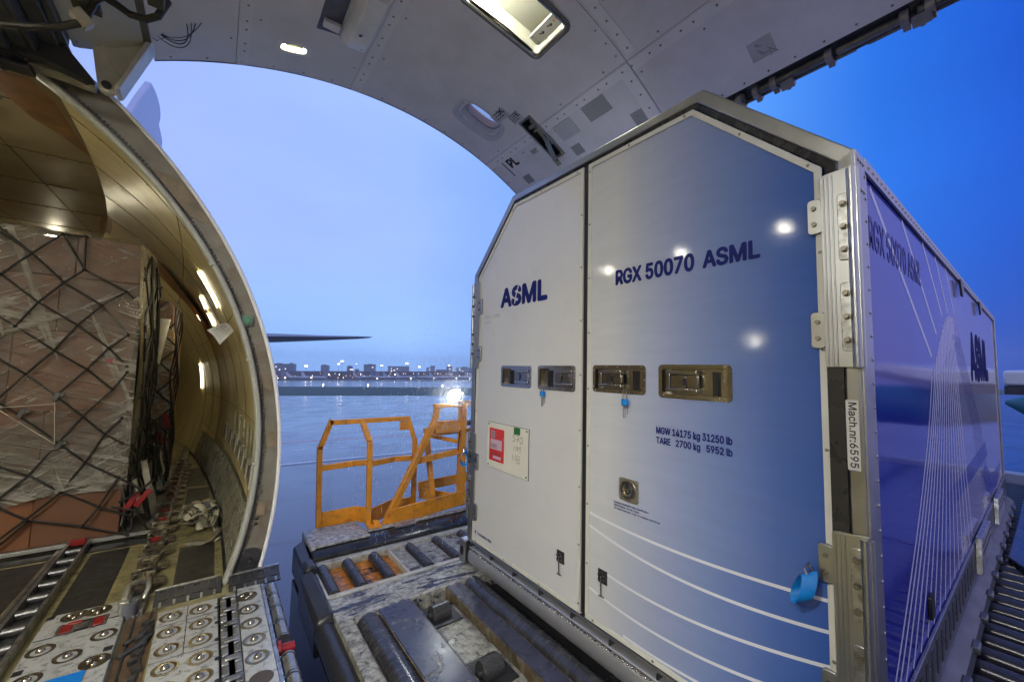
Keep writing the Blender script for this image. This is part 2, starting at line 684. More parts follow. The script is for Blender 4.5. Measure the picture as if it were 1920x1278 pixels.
def SFl(u, v, o):
    return Vector((u, v, FL + o))


def SJ(u, v, o):                      # door jamb plane: u = x, v = z, o towards the viewer
    return Vector((u, 3.372 - o, v))


# --- fuselage skin with the door opening left out
mb = MB()
ys = [-12, -9, -6, -3, -.06, .8, 1.7, 2.6, 3.37, 5, 7, 9, 11, 13, 15, 17, 19, 21, 23, 25, 27]
angs = [i * 360 / 96 for i in range(96)]
A_LO, A_HI = -14.5, 50.9
angs = sorted(set([a - 180 for a in angs] + [A_LO, A_HI]))


def skin(a, y):
    k = max(0, y - 6) / 21
    s = 1 - .80 * k ** 1.6
    cz = CZ + 2.3 * k ** 1.6
    return Vector((CX + RO * s * math.cos(R(a)), y, cz + RO * s * math.sin(R(a))))


for j in range(len(ys) - 1):
    for i in range(len(angs)):
        a0, a1 = angs[i], angs[(i + 1) % len(angs)]
        am = (a0 + a1) / 2 if a1 > a0 else 180
        if ys[j] > -.1 and ys[j + 1] < 3.4 and A_LO - .01 < am < A_HI:
            continue
        mb.add([skin(a0, ys[j]), skin(a1, ys[j]), skin(a1, ys[j + 1]), skin(a0, ys[j + 1])], [(0, 1, 2, 3)])
mb.build('fuselage_skin', M_SKIN, air, recalc=False, ang=60)

# --- door jamb: annulus between the hold lining and the skin
def jamb(y, sgn, rivets):
    mb = MB()
    n = 72
    up_in, lo_in = 56.5, -19.5
    vs = []
    for i in range(n + 1):
        t = i / n
        ai = R(lo_in + (up_in - lo_in) * t)
        # inner point and matching outer point at nearly the same height
        pi_ = Vector((LX + (RL + .03) * math.cos(ai), y + .02 * sgn, LZ + (RL + .03) * math.sin(ai)))
        ao = R(-14.6 + (47.8 + 14.6) * t)
        po = Vector((CX + RO * math.cos(ao), y, CZ + RO * math.sin(ao)))
        vs += [pi_, po, pi_ + Vector((0, .12 * sgn, 0)), po + Vector((0, .03 * sgn, 0)) - Vector((.012, 0, .004))]
    fs = []
    for i in range(n):
        a, b = 4 * i, 4 * i + 4
        fs += [(a, b, b + 1, a + 1), (a, b, b + 2, a + 2), (a + 1, b + 1, b + 3, a + 3)]
    mb.add(vs, fs)
    if rivets:
        for i in range(1, 150):
            t = i / 150
            ai, ao = R(lo_in + (up_in - lo_in) * t), R(-14.6 + 62.4 * t)
            pi_ = Vector((LX + (RL + .03) * math.cos(ai), y, LZ + (RL + .03) * math.sin(ai)))
            po = Vector((CX + RO * math.cos(ao), y, CZ + RO * math.sin(ao)))
            for f in ((.13, .9) if i % 2 else (.13,)):
                p = pi_.lerp(po, f)
                mb.screw(SJ, p.x, p.z, .0085, -.022, .022 if f > .5 else .016, 6)
        for ang_, f, dd in ((10, .55, 0), (7, .45, 0), (2, .5, 0), (-3, .5, 0), (-7, .42, .1), (-7, .42, .0)):
            for k in (-.006, .006):
                ao = R(ang_)
                p = Vector((CX + (RO - .09) * math.cos(ao + k), y, CZ + (RO - .09) * math.sin(ao + k)))
                mb.screw(SJ, p.x, p.z, .011, -.02, .02, 8)
    return mb


jf = jamb(3.372, 1, True).build('door_frame', M_JAMB, air)
jamb(-.06, -1, False).build('door_frame', M_JAMB, air)
# patch plates on the jamb
mb = MB()
for a0, a1, f0, f1 in ((31, 37, .15, .85), (9.5, 11.5, .3, .75), (-6.2, -4.6, .2, .6), (2.2, 4.2, .3, .85)):
    q = []
    for aa, ff in ((a0, f0), (a1, f0), (a1, f1), (a0, f1)):
        t = (aa + 14.6) / 62.4
        ai = R(-19.5 + 76 * t)
        p = Vector((LX + 2.73 * math.cos(ai), 0, LZ + 2.73 * math.sin(ai))).lerp(Vector((CX + RO * math.cos(R(aa)), 0, CZ + RO * math.sin(R(aa)))), ff)
        q.append((p.x, p.z))
    mb.plate(SJ, q, -.02, .001)
pieces(mb, 'frame_patch', mat('jamb_patch', (.215, .17, .11), .45, var=.3, vs=12), jf)
# outer lip of the skin, painted white as if catching the sky
mb = MB()
mb.tube([(CX + (RO + .001) * math.cos(R(a)), 3.365, CZ + (RO + .001) * math.sin(R(a))) for a in [-14.8 + i * 62.6 / 90 for i in range(91)]], .013, 8)
mb.build('skin_edge', mat('edge_glint', (.85, .86, .88), .3, 0, var=.03), air)
# white door seal along the lining edge
mb = MB()
pts = [R(-20 + i * 76.4 / 90) for i in range(91)]
prof = [(-.012, .03), (-.012, -.012), (-.004, -.024), (.008, -.028), (.02, -.024), (.027, -.01), (.027, .03)]
vs, fs = [], []
for a in pts:
    for pr_, py in prof:
        vs.append((LX + (RL + pr_) * math.cos(a), 3.36 + py, LZ + (RL + pr_) * math.sin(a)))
npf = len(prof)
for i in range(len(pts) - 1):
    for k in range(npf):
        fs.append((i * npf + k, i * npf + (k + 1) % npf, (i + 1) * npf + (k + 1) % npf, (i + 1) * npf + k))
fs += [tuple(range(npf)), tuple(range((len(pts) - 1) * npf, len(pts) * npf))]
mb.add(vs, fs)
for a in (28.5, -1.5, 14):          # joints between seal lengths
    a = R(a)
    mb.obox((LX + RL * math.cos(a), 3.33, LZ + RL * math.sin(a)), .035, .012, .018, Matrix.Rotation(-a, 3, 'Y'))
mb.build('door_seal', M_SEAL, air)
# green position lamp on the jamb, and the lower drain fitting
mb = MB()
mb.rect(SJ, .125, .20, .268, .348, 0, .006)
for u, v in ((.132, .276), (.193, .276), (.193, .34), (.132, .34)):
    mb.screw(SJ, u, v, .006, .006, .005)
pl = mb.build('indicator_plate', mat('lamp_plate', (.16, .2, .13), .4, .4), jf)
mb = MB()
mb.ring(SJ, sup(.163, .308, .028, .028), sup(.163, .308, .021, .021), 0, .018)
mb.screw(SJ, .163, .308, .022, .004, .022, 20)
mb.build('indicator_lens', mat('green_lens', (.08, .26, .13), .15, coat=1), jf)
mb = MB()
mb.plate(SJ, sup(.272, -1.352, .075, .075, 2.4, 24), 0, .006)
mb.ring(SJ, sup(.272, -1.352, .055, .055), sup(.272, -1.352, .04, .04), 0, .014)
mb.screw(SJ, .272, -1.352, .016, .0, .04, 12)
for k in range(6):
    mb.screw(SJ, .272 + .065 * math.cos(k * 1.047 + .3), -1.352 + .065 * math.sin(k * 1.047 + .3), .006, .004, .008)
mb.build('drain_fitting', M_STEELD, jf)

# --- hold lining (walls and flat ceiling), tapering to the tail
ZC = 1.6


def lin_x(y):
    dy = max(0, y - 3.4)
    return .0144 * dy * dy


def wall(a, y, o=0):
    r = RL + .022 - lin_x(y) - o
    return Vector((LX + r * math.cos(R(a)), y, LZ + r * math.sin(R(a))))


def zc_(y):
    return min(ZC, LZ + .96 * (RL + .022 - lin_x(y)))


def a_top(y):
    return math.degrees(math.asin((zc_(y) - LZ) / (RL + .022 - lin_x(y))))


def a_bot(y):
    return math.degrees(math.asin((FL - LZ) / (RL + .022 - lin_x(y))))


def lining(y0, y1, ny, right=True, left=True):
    mb = MB()
    yl = [y0 + (y1 - y0) * i / ny for i in range(ny + 1)]
    na = 40
    if right:
        mb.grid(lambda i, y: wall(a_bot(y) + (a_top(y) - a_bot(y)) * i / na, y), range(na + 1), yl)
    if left:
        mb.grid(lambda i, y: Vector((2 * CX - wall(a_bot(y) + (a_top(y) - a_bot(y)) * i / na, y).x, y, wall(a_bot(y) + (a_top(y) - a_bot(y)) * i / na, y).z)), range(na + 1), yl)
    return mb


lw = lining(3.38, 11.8, 24).build('cabin_lining', M_CABIN, air, ang=60)
lining(-8, -.06, 4).build('cabin_lining', M_CABIN, air, ang=60)
lining(-.06, 3.38, 4, right=False).build('cabin_lining', M_CABIN, air, ang=60)
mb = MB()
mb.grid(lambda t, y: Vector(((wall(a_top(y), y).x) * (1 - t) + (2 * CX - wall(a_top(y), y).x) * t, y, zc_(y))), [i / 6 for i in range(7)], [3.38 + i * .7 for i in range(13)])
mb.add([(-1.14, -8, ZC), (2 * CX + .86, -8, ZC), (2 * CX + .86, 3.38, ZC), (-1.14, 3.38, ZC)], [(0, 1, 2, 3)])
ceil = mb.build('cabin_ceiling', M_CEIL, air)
mb = MB()
mb.add([wall(a_bot(11.8) + (a_top(11.8) - a_bot(11.8)) * i / 10, 11.8) for i in range(11)] + [(2 * CX - wall(a_bot(11.8) + (a_top(11.8) - a_bot(11.8)) * i / 10, 11.8).x, 11.8, wall(a_bot(11.8) + (a_top(11.8) - a_bot(11.8)) * i / 10, 11.8).z) for i in range(10, -1, -1)], [tuple(range(22))])
mb.add([(wall(a, -8).x, -8, wall(a, -8).z) for a in range(-18, 55, 8)] + [(2 * CX - wall(a, -8).x, -8, wall(a, -8).z) for a in range(46, -19, -8)], [tuple(range(19))])
mb.build('bulkhead', M_CABIN, air)
# seams and screw rows of the lining panels
mb = MB()
for y in (3.75, 4.6, 5.4, 6.2, 7.0, 7.8, 8.6):
    mb.tube([wall(a_bot(y) + (a_top(y) - a_bot(y)) * i / 30, y, .001) for i in range(31)], .0032, 4)
    for i in range(0, 40, 2):
        p = wall(a_bot(y) + (a_top(y) - a_bot(y)) * i / 40, y + .03, .002)
        mb.sphere(p, .0032, 5, 3)
    mb.tube([(-.9, y, zc_(y) - .001), (-4.6, y, zc_(y) - .001)], .003, 4)
    for i in range(26):
        mb.sphere((-.98 - i * .09, y + .03, ZC - .001), .005, 6, 4)
for a in (38, 22, 3, -9):
    mb.tube([wall(a, 3.42 + i * .35, .001) for i in range(16)], .003, 4)
for x in (-1.35, -1.95, -2.6):
    mb.tube([(x, 3.4, ZC - .001), (x, 11, ZC - .001)], .003, 4)
tag(mb.build('panel_seam', mat('seam_dark', (.06, .045, .02), .6), lw), kind='stuff')
# brown trim along the crease of wall and ceiling, and the brown panel hanging aft
mb = MB()


def crease(t, y):
    w_ = .17 + .10 * max(0, 1 - (y - 3.4) / .9)
    p = wall(a_top(y), y)
    if t <= 0:
        return Vector((p.x + t * w_, y, zc_(y) - .006))
    return wall(a_top(y) - t * w_ * 20, y, .006)


mb.add([(-1.15, 3.40, ZC - .004), (-.955, 3.40, ZC - .004), (-.90, 3.60, ZC - .004), (-.885, 4.42, ZC - .004), (-.92, 4.33, ZC - .004), (-.985, 4.12, ZC - .004), (-1.07, 3.96, ZC - .004), (-1.105, 3.80, ZC - .004), (-1.13, 3.62, ZC - .004)], [tuple(range(9))])


def crease2(t, y):
    w_ = .012 + .05 * max(0, min(1, (y - 5.2) / 1.3))
    if t <= 0:
        return Vector((wall(a_top(y), y).x + t * w_, y, zc_(y) - .006))
    return wall(a_top(y) - t * w_ * 20, y, .006)


mb.grid(crease2, [-1, -.4, 0, .4, .9], [6.1 + i * .2 for i in range(5)])
mb.grid(lambda a, y: wall(a, y, .03 + .02 * math.sin(y * 9 + a * .2)), [46, 42, 38, 34, 30, 26, 22], [6.4, 6.6, 6.8, 6.95])
mb.build('brown_trim', mat('brown_trim', (.20, .095, .03), .5, var=.35, vs=5), lw)
# lower kick panels of ribbed metal
mb = MB()


def kick(i, y):
    a = a_bot(y) + 9.5 * i / 6
    return wall(a, y, .012)


mb.grid(kick, range(7), [3.42 + k * .3 for k in range(17)])
for k in range(52):
    y = 3.46 + k * .09
    mb.tube([wall(a_bot(y) + .6, y, .014), wall(a_bot(y) + 8.8, y, .014)], .004, 4)
mb.build('kick_panel', M_KICK, lw)
# vents along the foot of the wall
mb = MB()
for y in (3.62, 3.98, 4.36, 4.75, 5.15, 5.6, 6.1):
    for a0 in (-6.5,):
        o = .006
        q = [wall(a0, y, o), wall(a0 + 3.4, y, o), wall(a0 + 3.4, y + .17, o), wall(a0, y + .17, o)]
        mb.prism(q, (-.012, 0, 0))
pieces(mb, 'wall_vent', mat('vent_grey', (.16, .15, .12), .5, var=.2), lw)
mb = MB()
for y in (3.62, 3.98, 4.36, 4.75, 5.15, 5.6, 6.1):
    a0 = -6.5
    mb.tube([wall(a0 - .2, y - .012, .014), wall(a0 + 3.6, y - .012, .014)], .007, 5)
    mb.tube([wall(a0 + 3.6, y - .012, .014), wall(a0 + 3.6, y + .18, .014)], .007, 5)
pieces(mb, 'vent_frame', M_SEAL, lw, g=2)
# vertical stringer covers along the wall
mb = MB()
for y in (3.7, 3.95, 4.25, 4.6, 5.0, 5.45):
    mb.tube([wall(2 - i * .8, y, .012) for i in range(9)], .011, 5)
    mb.obox(wall(-3, y + .06, .015), .03, .04, .05)
pieces(mb, 'tie_down_track', M_KICK, lw, g=2)
# strip lamps in the wall
for y0, a0, y1, a1 in ((4.65, 33, 4.75, 25.5), (5.7, 31.5, 5.9, 28.5), (6.85, 30, 6.85, 26), (5.9, 27.5, 5.95, 24), (8.75, 15.5, 8.95, 4.5)):
    mb = MB()
    mb.ribbon([wall(a0 + (a1 - a0) * i / 8, y0 + (y1 - y0) * i / 8, .02) for i in range(9)], [(0, 1, 0)] * 9, .075)
    mb.build('wall_light', M_LAMPW, lw, recalc=False)
# paper notice hanging off the wall
c4 = [Vector(p) for p in ((-.067, 3.95, .258), (.02, 3.88, .145), (.105, 3.92, .262), (.05, 4.0, .333))]


def notice(s_, t_, o=0):
    p = c4[0] * (1 - s_) * (1 - t_) + c4[1] * (1 - s_) * t_ + c4[2] * s_ * t_ + c4[3] * s_ * (1 - t_)
    return p + Vector((.0, -.03 * math.sin(s_ * 3.1) - o, .012 * math.sin(t_ * 3.1)))


mb = MB()
mb.grid(lambda s_, t_: notice(s_, t_), [i / 6 for i in range(7)], [i / 6 for i in range(7)])
pn = mb.build('paper_notice', M_PLACW, lw)
mb = MB()
for i in range(9):
    t_ = .14 + i * .085
    mb.ribbon([notice(q, t_, .003) for q in (.12, .4, .65, .88 - .25 * (i % 3 == 2))], [(.4, 0, 1)] * 4, .006)
mb.build('notice_print', M_INK, lw, recalc=False)

# ceiling lamps of the hold
for x, y in ((-1.37, 1.59), (-1.37, 2.76), (-1.37, 3.95), (-1.37, .42), (-1.75, 7.5), (-1.5, 8.6)):
    mb = MB()
    mb.cyl((x, y, ZC - .001), (x, y, ZC - .02), .10, 24)
    mb.ring(lambda u, v, o: Vector((u, v, ZC - o)), sup(x, y, .092, .092), sup(x, y, .086, .086), .01, .042)
    hl = mb.build('ceiling_light', M_WHITE, air)
    mb = MB()
    mb.sphere((x, y, ZC - .034), .050, 20, 14)
    mb.build('diffuser', M_LAMP if y < 5 else M_LAMPH, hl)
for x, y in ((-2.0, .25), (-2.0, -1.05)):  # unseen panels added behind the camera to light the container doors
    mb = MB()
    mb.box(x - .66, x + .66, y - .22, y + .22, ZC - .05, ZC - .001)
    hl = mb.build('added_fill_light', M_WHITE, air, bevel=.005)
    mb = MB()
    mb.box(x - .62, x + .62, y - .18, y + .18, ZC - .058, ZC - .0505)
    mb.build('diffuser', M_FILL, hl)
for x, y, z in ((-5.42, 3.55, .70), (-5.42, 1.6, .70)):
    mb = MB()
    mb.sphere((x, y, z), .055, 16, 10)
    mb.build('wall_lamp', M_LAMP, air)

# --- header above the opening: beams, fairing of the open door, hinge arms, hose
mb = MB()
for x0, x1, z0, z1 in ((-1.16, -1.02, 1.57, 1.78), (-1.02, -.97, 1.62, 1.78), (-.97, -.90, 1.66, 1.80), (-.90, -.875, 1.66, 1.80), (-.875, -.80, 1.73, 1.82), (-.80, -.765, 1.75, 1.84)):
    mb.box(x0, x1, -8, 3.20, z0, z1)
mb.box(-1.02, -.765, -8, 3.2, 1.84, 1.90)
mb.build('header_beam', M_BEAM, air, bevel=.006)
mb = MB()      # end of the header curving down onto the jamb
mb.prism([(-.86, 3.2, 1.82), (-.765, 3.2, 1.735), (-.665, 3.2, 1.615), (-.70, 3.2, 1.60), (-.86, 3.2, 1.64), (-1.02, 3.2, 1.62), (-1.02, 3.2, 1.82)], (0, .17, 0))
mb.build('header_beam', M_DARK, air)
mb = MB()
mb.tube([(-1.06, 3.30, 1.655), (-.965, 3.30, 1.632), (-.80, 3.30, 1.625), (-.665, 3.30, 1.612)], [.026, .032, .03, .032], 10)
for x in (-.93, -.72):
    mb.cyl((x, 3.26, 1.63), (x, 3.245, 1.63), .007, 8)
mb.build('header_tube', mat('tube_grey', (.25, .24, .20), .4, var=.2, vs=9, dirt=.35), air)
mb = MB()
for k in range(7):
    mb.tube([(-1.10 + .02 * k, 3.05 + .03 * k, 1.68), (-1.06 - .01 * k, 3.16, 1.62 - .006 * k), (-1.0 + .015 * k, 3.24, 1.60 + .008 * k), (-.93, 3.27 + .006 * k, 1.615)], .008, 5)
mb.sphere((-1.02, 3.30, 1.585), .03, 10, 6)
mb.box(-1.08, -.90, 3.22, 3.30, 1.562, 1.59)
mb.build('wiring_loom', M_BLACK, air)
mb = MB()
mb.tube([(-1.03, 3.26, 1.60), (-.975, 3.27, 1.602), (-.93, 3.28, 1.598)], .009, 6)
mb.build('yellow_clip', mat('yellow_clip', (.45, .38, .03), .4), air)
# white fairing between header and door
mb = MB()
prof2 = [(-.765, 1.795), (-.74, 1.80), (-.60, 1.865), (-.50, 1.925), (-.455, 1.955), (-.455, 1.99), (-.765, 1.86)]
n_ = len(prof2)
yl = [-.1, 2.4, 2.9, 3.12, 3.26]
vs, fs = [], []
for y in yl:
    for x, z in prof2:
        k = 1 if y < 3.2 else .55
        vs.append((x, y + (.05 * (x + .765) / .3 if y > 3.1 else 0), z))
for i in range(len(yl) - 1):
    for k in range(n_):
        fs.append((i * n_ + k, i * n_ + (k + 1) % n_, (i + 1) * n_ + (k + 1) % n_, (i + 1) * n_ + k))
fs += [tuple(range(n_)), tuple(range((len(yl) - 1) * n_, len(yl) * n_))]
mb.add(vs, fs)
mb.screw(lambda u, v, o: Vector((u, v, 1.795 - o)), -.735, 3.2, .007, 0, .006)
mb.build('hinge_fairing', mat('fairing_white', (.44, .45, .43), .4, var=.08, vs=4), air, bevel=.01)
mb = MB()       # dark gap strip between fairing and door, with the rib plate
mb.box(-.475, -.435, -.1, 3.30, 1.945, 2.0)
mb.prism([(-.70, 3.27, 1.845), (-.44, 3.27, 1.955), (-.44, 3.27, 2.0), (-.70, 3.27, 1.90)], (0, .03, 0))
mb.build('hinge_gap', mat('gap_olive', (.10, .09, .06), .5, var=.3), air)


def hinge(y):
    out = [(-.69, 1.845), (-.60, 1.86), (-.455, 1.965), (-.435, 1.965), (-.43, 1.945), (-.56, 1.63), (-.58, 1.59), (-.615, 1.575), (-.645, 1.59), (-.655, 1.63)]
    mb = MB()
    mb.prism([(x, y, z) for x, z in out], (0, .045, 0))
    mb.prism([(-.455, y - .05, 1.965), (-.425, y - .05, 1.965), (-.55, y - .05, 1.60), (-.575, y - .05, 1.585), (-.567, y - .05, 1.62)], (0, .14, 0))
    mb.prism([(-.655, y - .012, 1.85), (-.640, y - .012, 1.857), (-.555, y - .012, 1.70), (-.57, y - .012, 1.69)], (0, .012, 0))
    h = mb.build('hinge_arm', mat('hinge_grey', (.66, .64, .58), .42, var=.12, vs=8, dirt=.3, dcol=(.15, .13, .1)), air, bevel=.004)
    mb = MB()
    mb.cyl((-.612, y - .014, 1.618), (-.612, y + .06, 1.618), .022, 16)
    mb.cyl((-.612, y - .022, 1.618), (-.612, y - .01, 1.618), .011, 6)
    mb.build('hinge_pin', M_STEELD, h)


hinge(3.24)
hinge(.05)
mb = MB()
mb.tube([(-1.15, 2.86, 1.51), (-.878, 2.774, 1.515), (-.752, 2.688, 1.51), (-.666, 2.625, 1.512), (-.60, 2.60, 1.55), (-.585, 2.64, 1.62)], .016, 10)
mb.tube([(-.60, 2.70, 1.66), (-.56, 2.62, 1.70), (-.525, 2.565, 1.70), (-.48, 2.56, 1.685), (-.43, 2.555, 1.66), (-.37, 2.53, 1.65), (-.325, 2.50, 1.67), (-.30, 2.55, 1.80)], .016, 10)
pieces(mb, 'power_hose', M_BLACK, air)
mb = MB()
mb.obox((-.592, 2.60, 1.575), .07, .07, .05, Matrix.Rotation(.7, 3, 'Y') @ Matrix.Rotation(.3, 3, 'Z'))
mb.build('hose_clamp', mat('clamp_beige', (.34, .31, .24), .5), air, bevel=.006)
mb = MB()
mb.obox((-.60, 2.68, 1.70), .10, .06, .03)
mb.obox((-.33, 2.45, 1.80), .06, .05, .22)
pieces(mb, 'hose_bracket', mat('bracket_dark', (.07, .07, .055), .5, var=.3), air)
mb = MB()
random.seed(3)
for k in range(4):
    x0, z0 = -.43 + random.uniform(0, .03), 2.02 + random.uniform(-.03, .02)
    pw = [Vector((x0, 3.16, z0)), Vector((x0 + .07 + .012 * k, 3.1, z0 - .07 - .018 * k)), Vector((x0 + .17 + .018 * k, 3.12, z0 - .03 - .02 * k)), Vector((-.19 - .03 * k, 3.0, 2.09))]
    mb.tube([pw[0] * (1 - t) ** 3 + pw[1] * 3 * t * (1 - t) ** 2 + pw[2] * 3 * t * t * (1 - t) + pw[3] * t ** 3 for t in [i / 14 for i in range(15)]], .0024 + .0006 * (k % 2), 5)
mb.tube([(-.44, 3.2, 1.99), (-.40, 3.12, 1.93), (-.37, 3.1, 1.95), (-.38, 3.14, 2.02)], .002, 5)
pieces(mb, 'loose_wire', M_BLACK, air)
mb = MB()
mb.obox((-.19, 2.9, 2.125), .07, .09, .05)
mb.build('junction_box', mat('box_olive', (.12, .115, .08), .5), air, bevel=.004)

# --- the open cargo door
DY0, DY1 = -.12, 3.392
na = 40
uT = ua(57.6)
us = [uT * i / na for i in range(na + 1)]


def slab(u0, u1, y0, y1, o0, o1, nu=None):
    mb = MB()
    nu = nu or max(2, int((u1 - u0) / .05))
    uu = [u0 + (u1 - u0) * i / nu for i in range(nu + 1)]
    mb.grid(lambda u, v: SD(u, v, o0), uu, [y0, y1])
    mb.grid(lambda u, v: SD(u, v, o1), uu, [y0, y1])
    for v in (y0, y1):
        mb.grid(lambda u, o: SD(u, v, o), uu, [o0, o1])
    for u in (u0, u1):
        mb.grid(lambda v, o: SD(u, v, o), [y0, y1], [o0, o1])
    # weld
    bm = bmesh.new()
    me = bpy.data.meshes.new('t')
    me.from_pydata(mb.v, [], mb.f)
    bm.from_mesh(me)
    bmesh.ops.remove_doubles(bm, verts=bm.verts, dist=1e-5)
    m2 = MB()
    bm.verts.ensure_lookup_table()
    m2.add([v.co.copy() for v in bm.verts], [[v.index for v in f.verts] for f in bm.faces])
    bm.free()
    bpy.data.meshes.remove(me)
    return m2


mb = slab(0, uT, DY0, DY1, -.15, -.024)
door = mb.build('cargo_door', M_SKIN, air)
mb = MB()           # dark rubber lip along its rear edge
mb.tube([SD(u, DY1 + .004, -.004) for u in us], .008, 6)
mb.build('edge_seal', mat('lip_dark', (.10, .09, .09), .5), door)

uw, yw = ua(75.6), 2.965                 # window
ur0, ur1, yr0, yr1 = ua(88.2), ua(76.9), 1.78, 2.09     # lit recess
ul0, ul1, yl_ = ua(70.6), ua(62.5), 2.615               # handle slot
uo, yo = ua(103.4), 3.11                 # oval lamp
panels = [(0, 109.8, DY0, DY1), (109.8, 94.8, DY0, DY1), (94.8, 68.6, 1.625, DY1), (94.8, 68.6, DY0, 1.62), (68.6, 57.6, 1.625, DY1), (68.6, 57.6, DY0, 1.62)]


def cutter(out, o0, o1):
    mb = MB()
    mb.plate(SD, out, o0, o1)
    return mb.build('cutter', None, None, smooth=False)


win_out = sup(uw, yw, .245, .155, 3.2, 40)
rec_out = rrect(ur0, ur1, yr0, yr1, .035, 5)
slot_out = rrect(ul0, ul1, yl_ - .055, yl_ + .055, .006, 2)
lamp_out = sup(uo, yo, .085, .042, 3, 28)
for i, (a0, a1, y0, y1) in enumerate(panels):
    u0 = 0 if a0 == 0 else ua(a0)
    p = slab(u0 + .002, ua(a1) - .002, y0, y1, -.02, .0 + .0015 * (i % 2)).build('lining_panel', M_LIN, door, ang=20)
    cs = []
    if i == 1:
        cs = [cutter(lamp_out, -.1, .05)]
    if i == 2:
        cs = [cutter(sup(uw, yw, .236, .146, 3.2, 40), -.12, .06), cutter(rec_out, -.1, .05), cutter(slot_out, -.1, .05)]
    if i == 4:
        cs = [cutter(slot_out, -.1, .05)]
    if cs:
        cut(p, cs)
cut(door, [cutter(sup(uw + .02, yw, .19, .12, 2.8, 40), -.3, .3), cutter(rrect(ur0 - .012, ur1 + .012, yr0 - .012, yr1 + .012, .04, 5), -.3, .3), cutter(rrect(ul0 - .01, ul1 + .01, yl_ - .062, yl_ + .062, .006, 2), -.12, .3), cutter(sup(uo, yo, .09, .047, 3, 28), -.1, .3)])

# seam strips with screws
mb = MB()


def strip(u0, u1, y0, y1):
    w_ = slab(u0, u1, y0, y1, 0, .0045)
    mb.add(w_.v, w_.f)


strip(ua(109.8) + .01, ua(109.8) + .075, DY0, DY1)
strip(ua(94.8) + .01, ua(94.8) + .085, DY0, DY1)
strip(ua(68.6) + .01, ua(68.6) + .085, 1.625, 2.55)
strip(ua(68.6) + .01, ua(68.6) + .085, 2.68, DY1)
strip(ua(68.6) + .01, ua(68.6) + .085, DY0, 1.615)
strip(ua(88), ua(69.2), 1.53, 1.60)
strip(ua(67.0), ua(57.7), 1.63, 1.72)
mb.build('seam_strip', M_LIN2, door, ang=20)
mb = MB()
for a in (109.8, 94.8, 68.6):
    for k in range(34):
        y = DY0 + .05 + k * .11
        if y > DY1 - .07:
            continue
        mb.screw(SD, ua(a) + .045, y + (.03 if k % 2 else 0), .0075, .003, .005)
        if k % 2 and a > 60:
            mb.screw(SD, ua(a) - .035 if k % 4 == 1 else ua(a) + .085 + .035, y, .0075, 0, .004)
for k in range(9):
    mb.screw(SD, ua(88) + .08 + k * .11, 1.565, .0075, .003, .005)
    mb.screw(SD, ua(88) + .08 + k * .11, 1.66 if k > 5 else 1.50, .0065, 0, .004)
for k in range(5):
    mb.screw(SD, ua(67) + .05 + k * .12, 1.675, .0075, .003, .005)
for k in range(16):
    mb.screw(SD, .09 + k * .205, DY1 - .035, .0075, 0, .005)
for k in range(24):
    mb.screw(SD, uT - .03, .1 + k * .14, .0065, 0, .005)
tag(mb.build('lining_screw', M_SCREW, door), kind='stuff')

# window: deep white rim, pane
mb = MB()
mb.ring(SD, win_out, sup(uw + .005, yw, .228, .138, 3.2, 40), -.02, .004, .004)
mb.ring(SD, sup(uw + .005, yw, .228, .138, 3.2, 40), sup(uw + .03, yw - .005, .165, .098, 2.8, 40), -.125, .004, -.085)
wd = mb.build('window', mat('window_rim', (.56, .58, .62), .3, var=.04, coat=.3), door, ang=50)
mb = MB()
mb.ring(SD, sup(uw + .03, yw - .005, .172, .104, 2.8, 40), sup(uw + .03, yw - .005, .158, .091, 2.8, 40), -.16, -.08)
mb.build('window_reveal', mat('reveal_pink', (.36, .31, .33), .4), door)
mb = MB()
mb.plate(SD, sup(uw + .03, yw - .005, .166, .1, 2.8, 40), -.148, -.144)
mb.build('window_pane', M_GLASS, door)
# lit recess with the switch plate
mb = MB()
mb.ring(SD, rrect(ur0 - .035, ur1 + .035, yr0 - .035, yr1 + .035, .055, 5), rrect(ur0 - .012, ur1 + .012, yr0 - .012, yr1 + .012, .04, 5), 0, .006)
mb.build('recess_gasket', mat('recess_gasket', (.14, .14, .13), .45), door)
mb = MB()
mb.ring(SD, rrect(ur0 - .013, ur1 + .013, yr0 - .013, yr1 + .013, .042, 5), rrect(ur0, ur1, yr0, yr1, .035, 5), -.01, .012, .009)
mb.build('recess_rim', M_STEEL, door)
mb = MB()
n_ = len(rec_out)
mb.add([SD(u, v, .004) for u, v in rec_out] + [SD(u, v, -.14) for u, v in rec_out], [(i, (i + 1) % n_, n_ + (i + 1) % n_, n_ + i) for i in range(n_)] + [tuple(range(n_, 2 * n_))])
mb.build('light_recess', mat('recess_white', (.80, .80, .64), .45, var=.03), door, ang=50)
mb = MB()
mb.rect(SD, ur0 + .02, ur0 + .06, yr0 + .04, yr1 - .04, -.125, -.06)
mb.build('recess_lamp', M_LAMPR, door)
mb = MB()
mb.rect(SD, ur1 - .085, ur1 - .004, yr0 + .008, yr1 - .008, -.10, -.075)
mb.build('switch_plate', mat('switch_white', (.78, .78, .75), .4), door)
mb = MB()
for v in (yr0 + .12, yr0 + .20):
    mb.screw(SD, ur1 - .045, v, .009, -.075, .01)
    mb.tube([SD(ur1 - .045, v, -.07), SD(ur1 - .065, v + .008, -.045)], .004, 6)
for u, v in ((ur1 - .072, yr0 + .025), (ur1 - .018, yr0 + .03), (ur1 - .018, yr1 - .03), (ur1 - .072, yr1 - .03), (ur1 - .15, yr0 + .16)):
    mb.screw(SD, u, v, .004, -.075 if u > ur1 - .1 else -.14, .004)
mb.build('toggle_switch', M_BLACK, door)
mb = MB()
for k, v in enumerate((yr0 + .045, yr0 + .065, yr0 + .085)):
    mb.rect(SD, ur1 - .05 - .008, ur1 - .05 + .008, v - .006, v + .006, -.075, -.071)
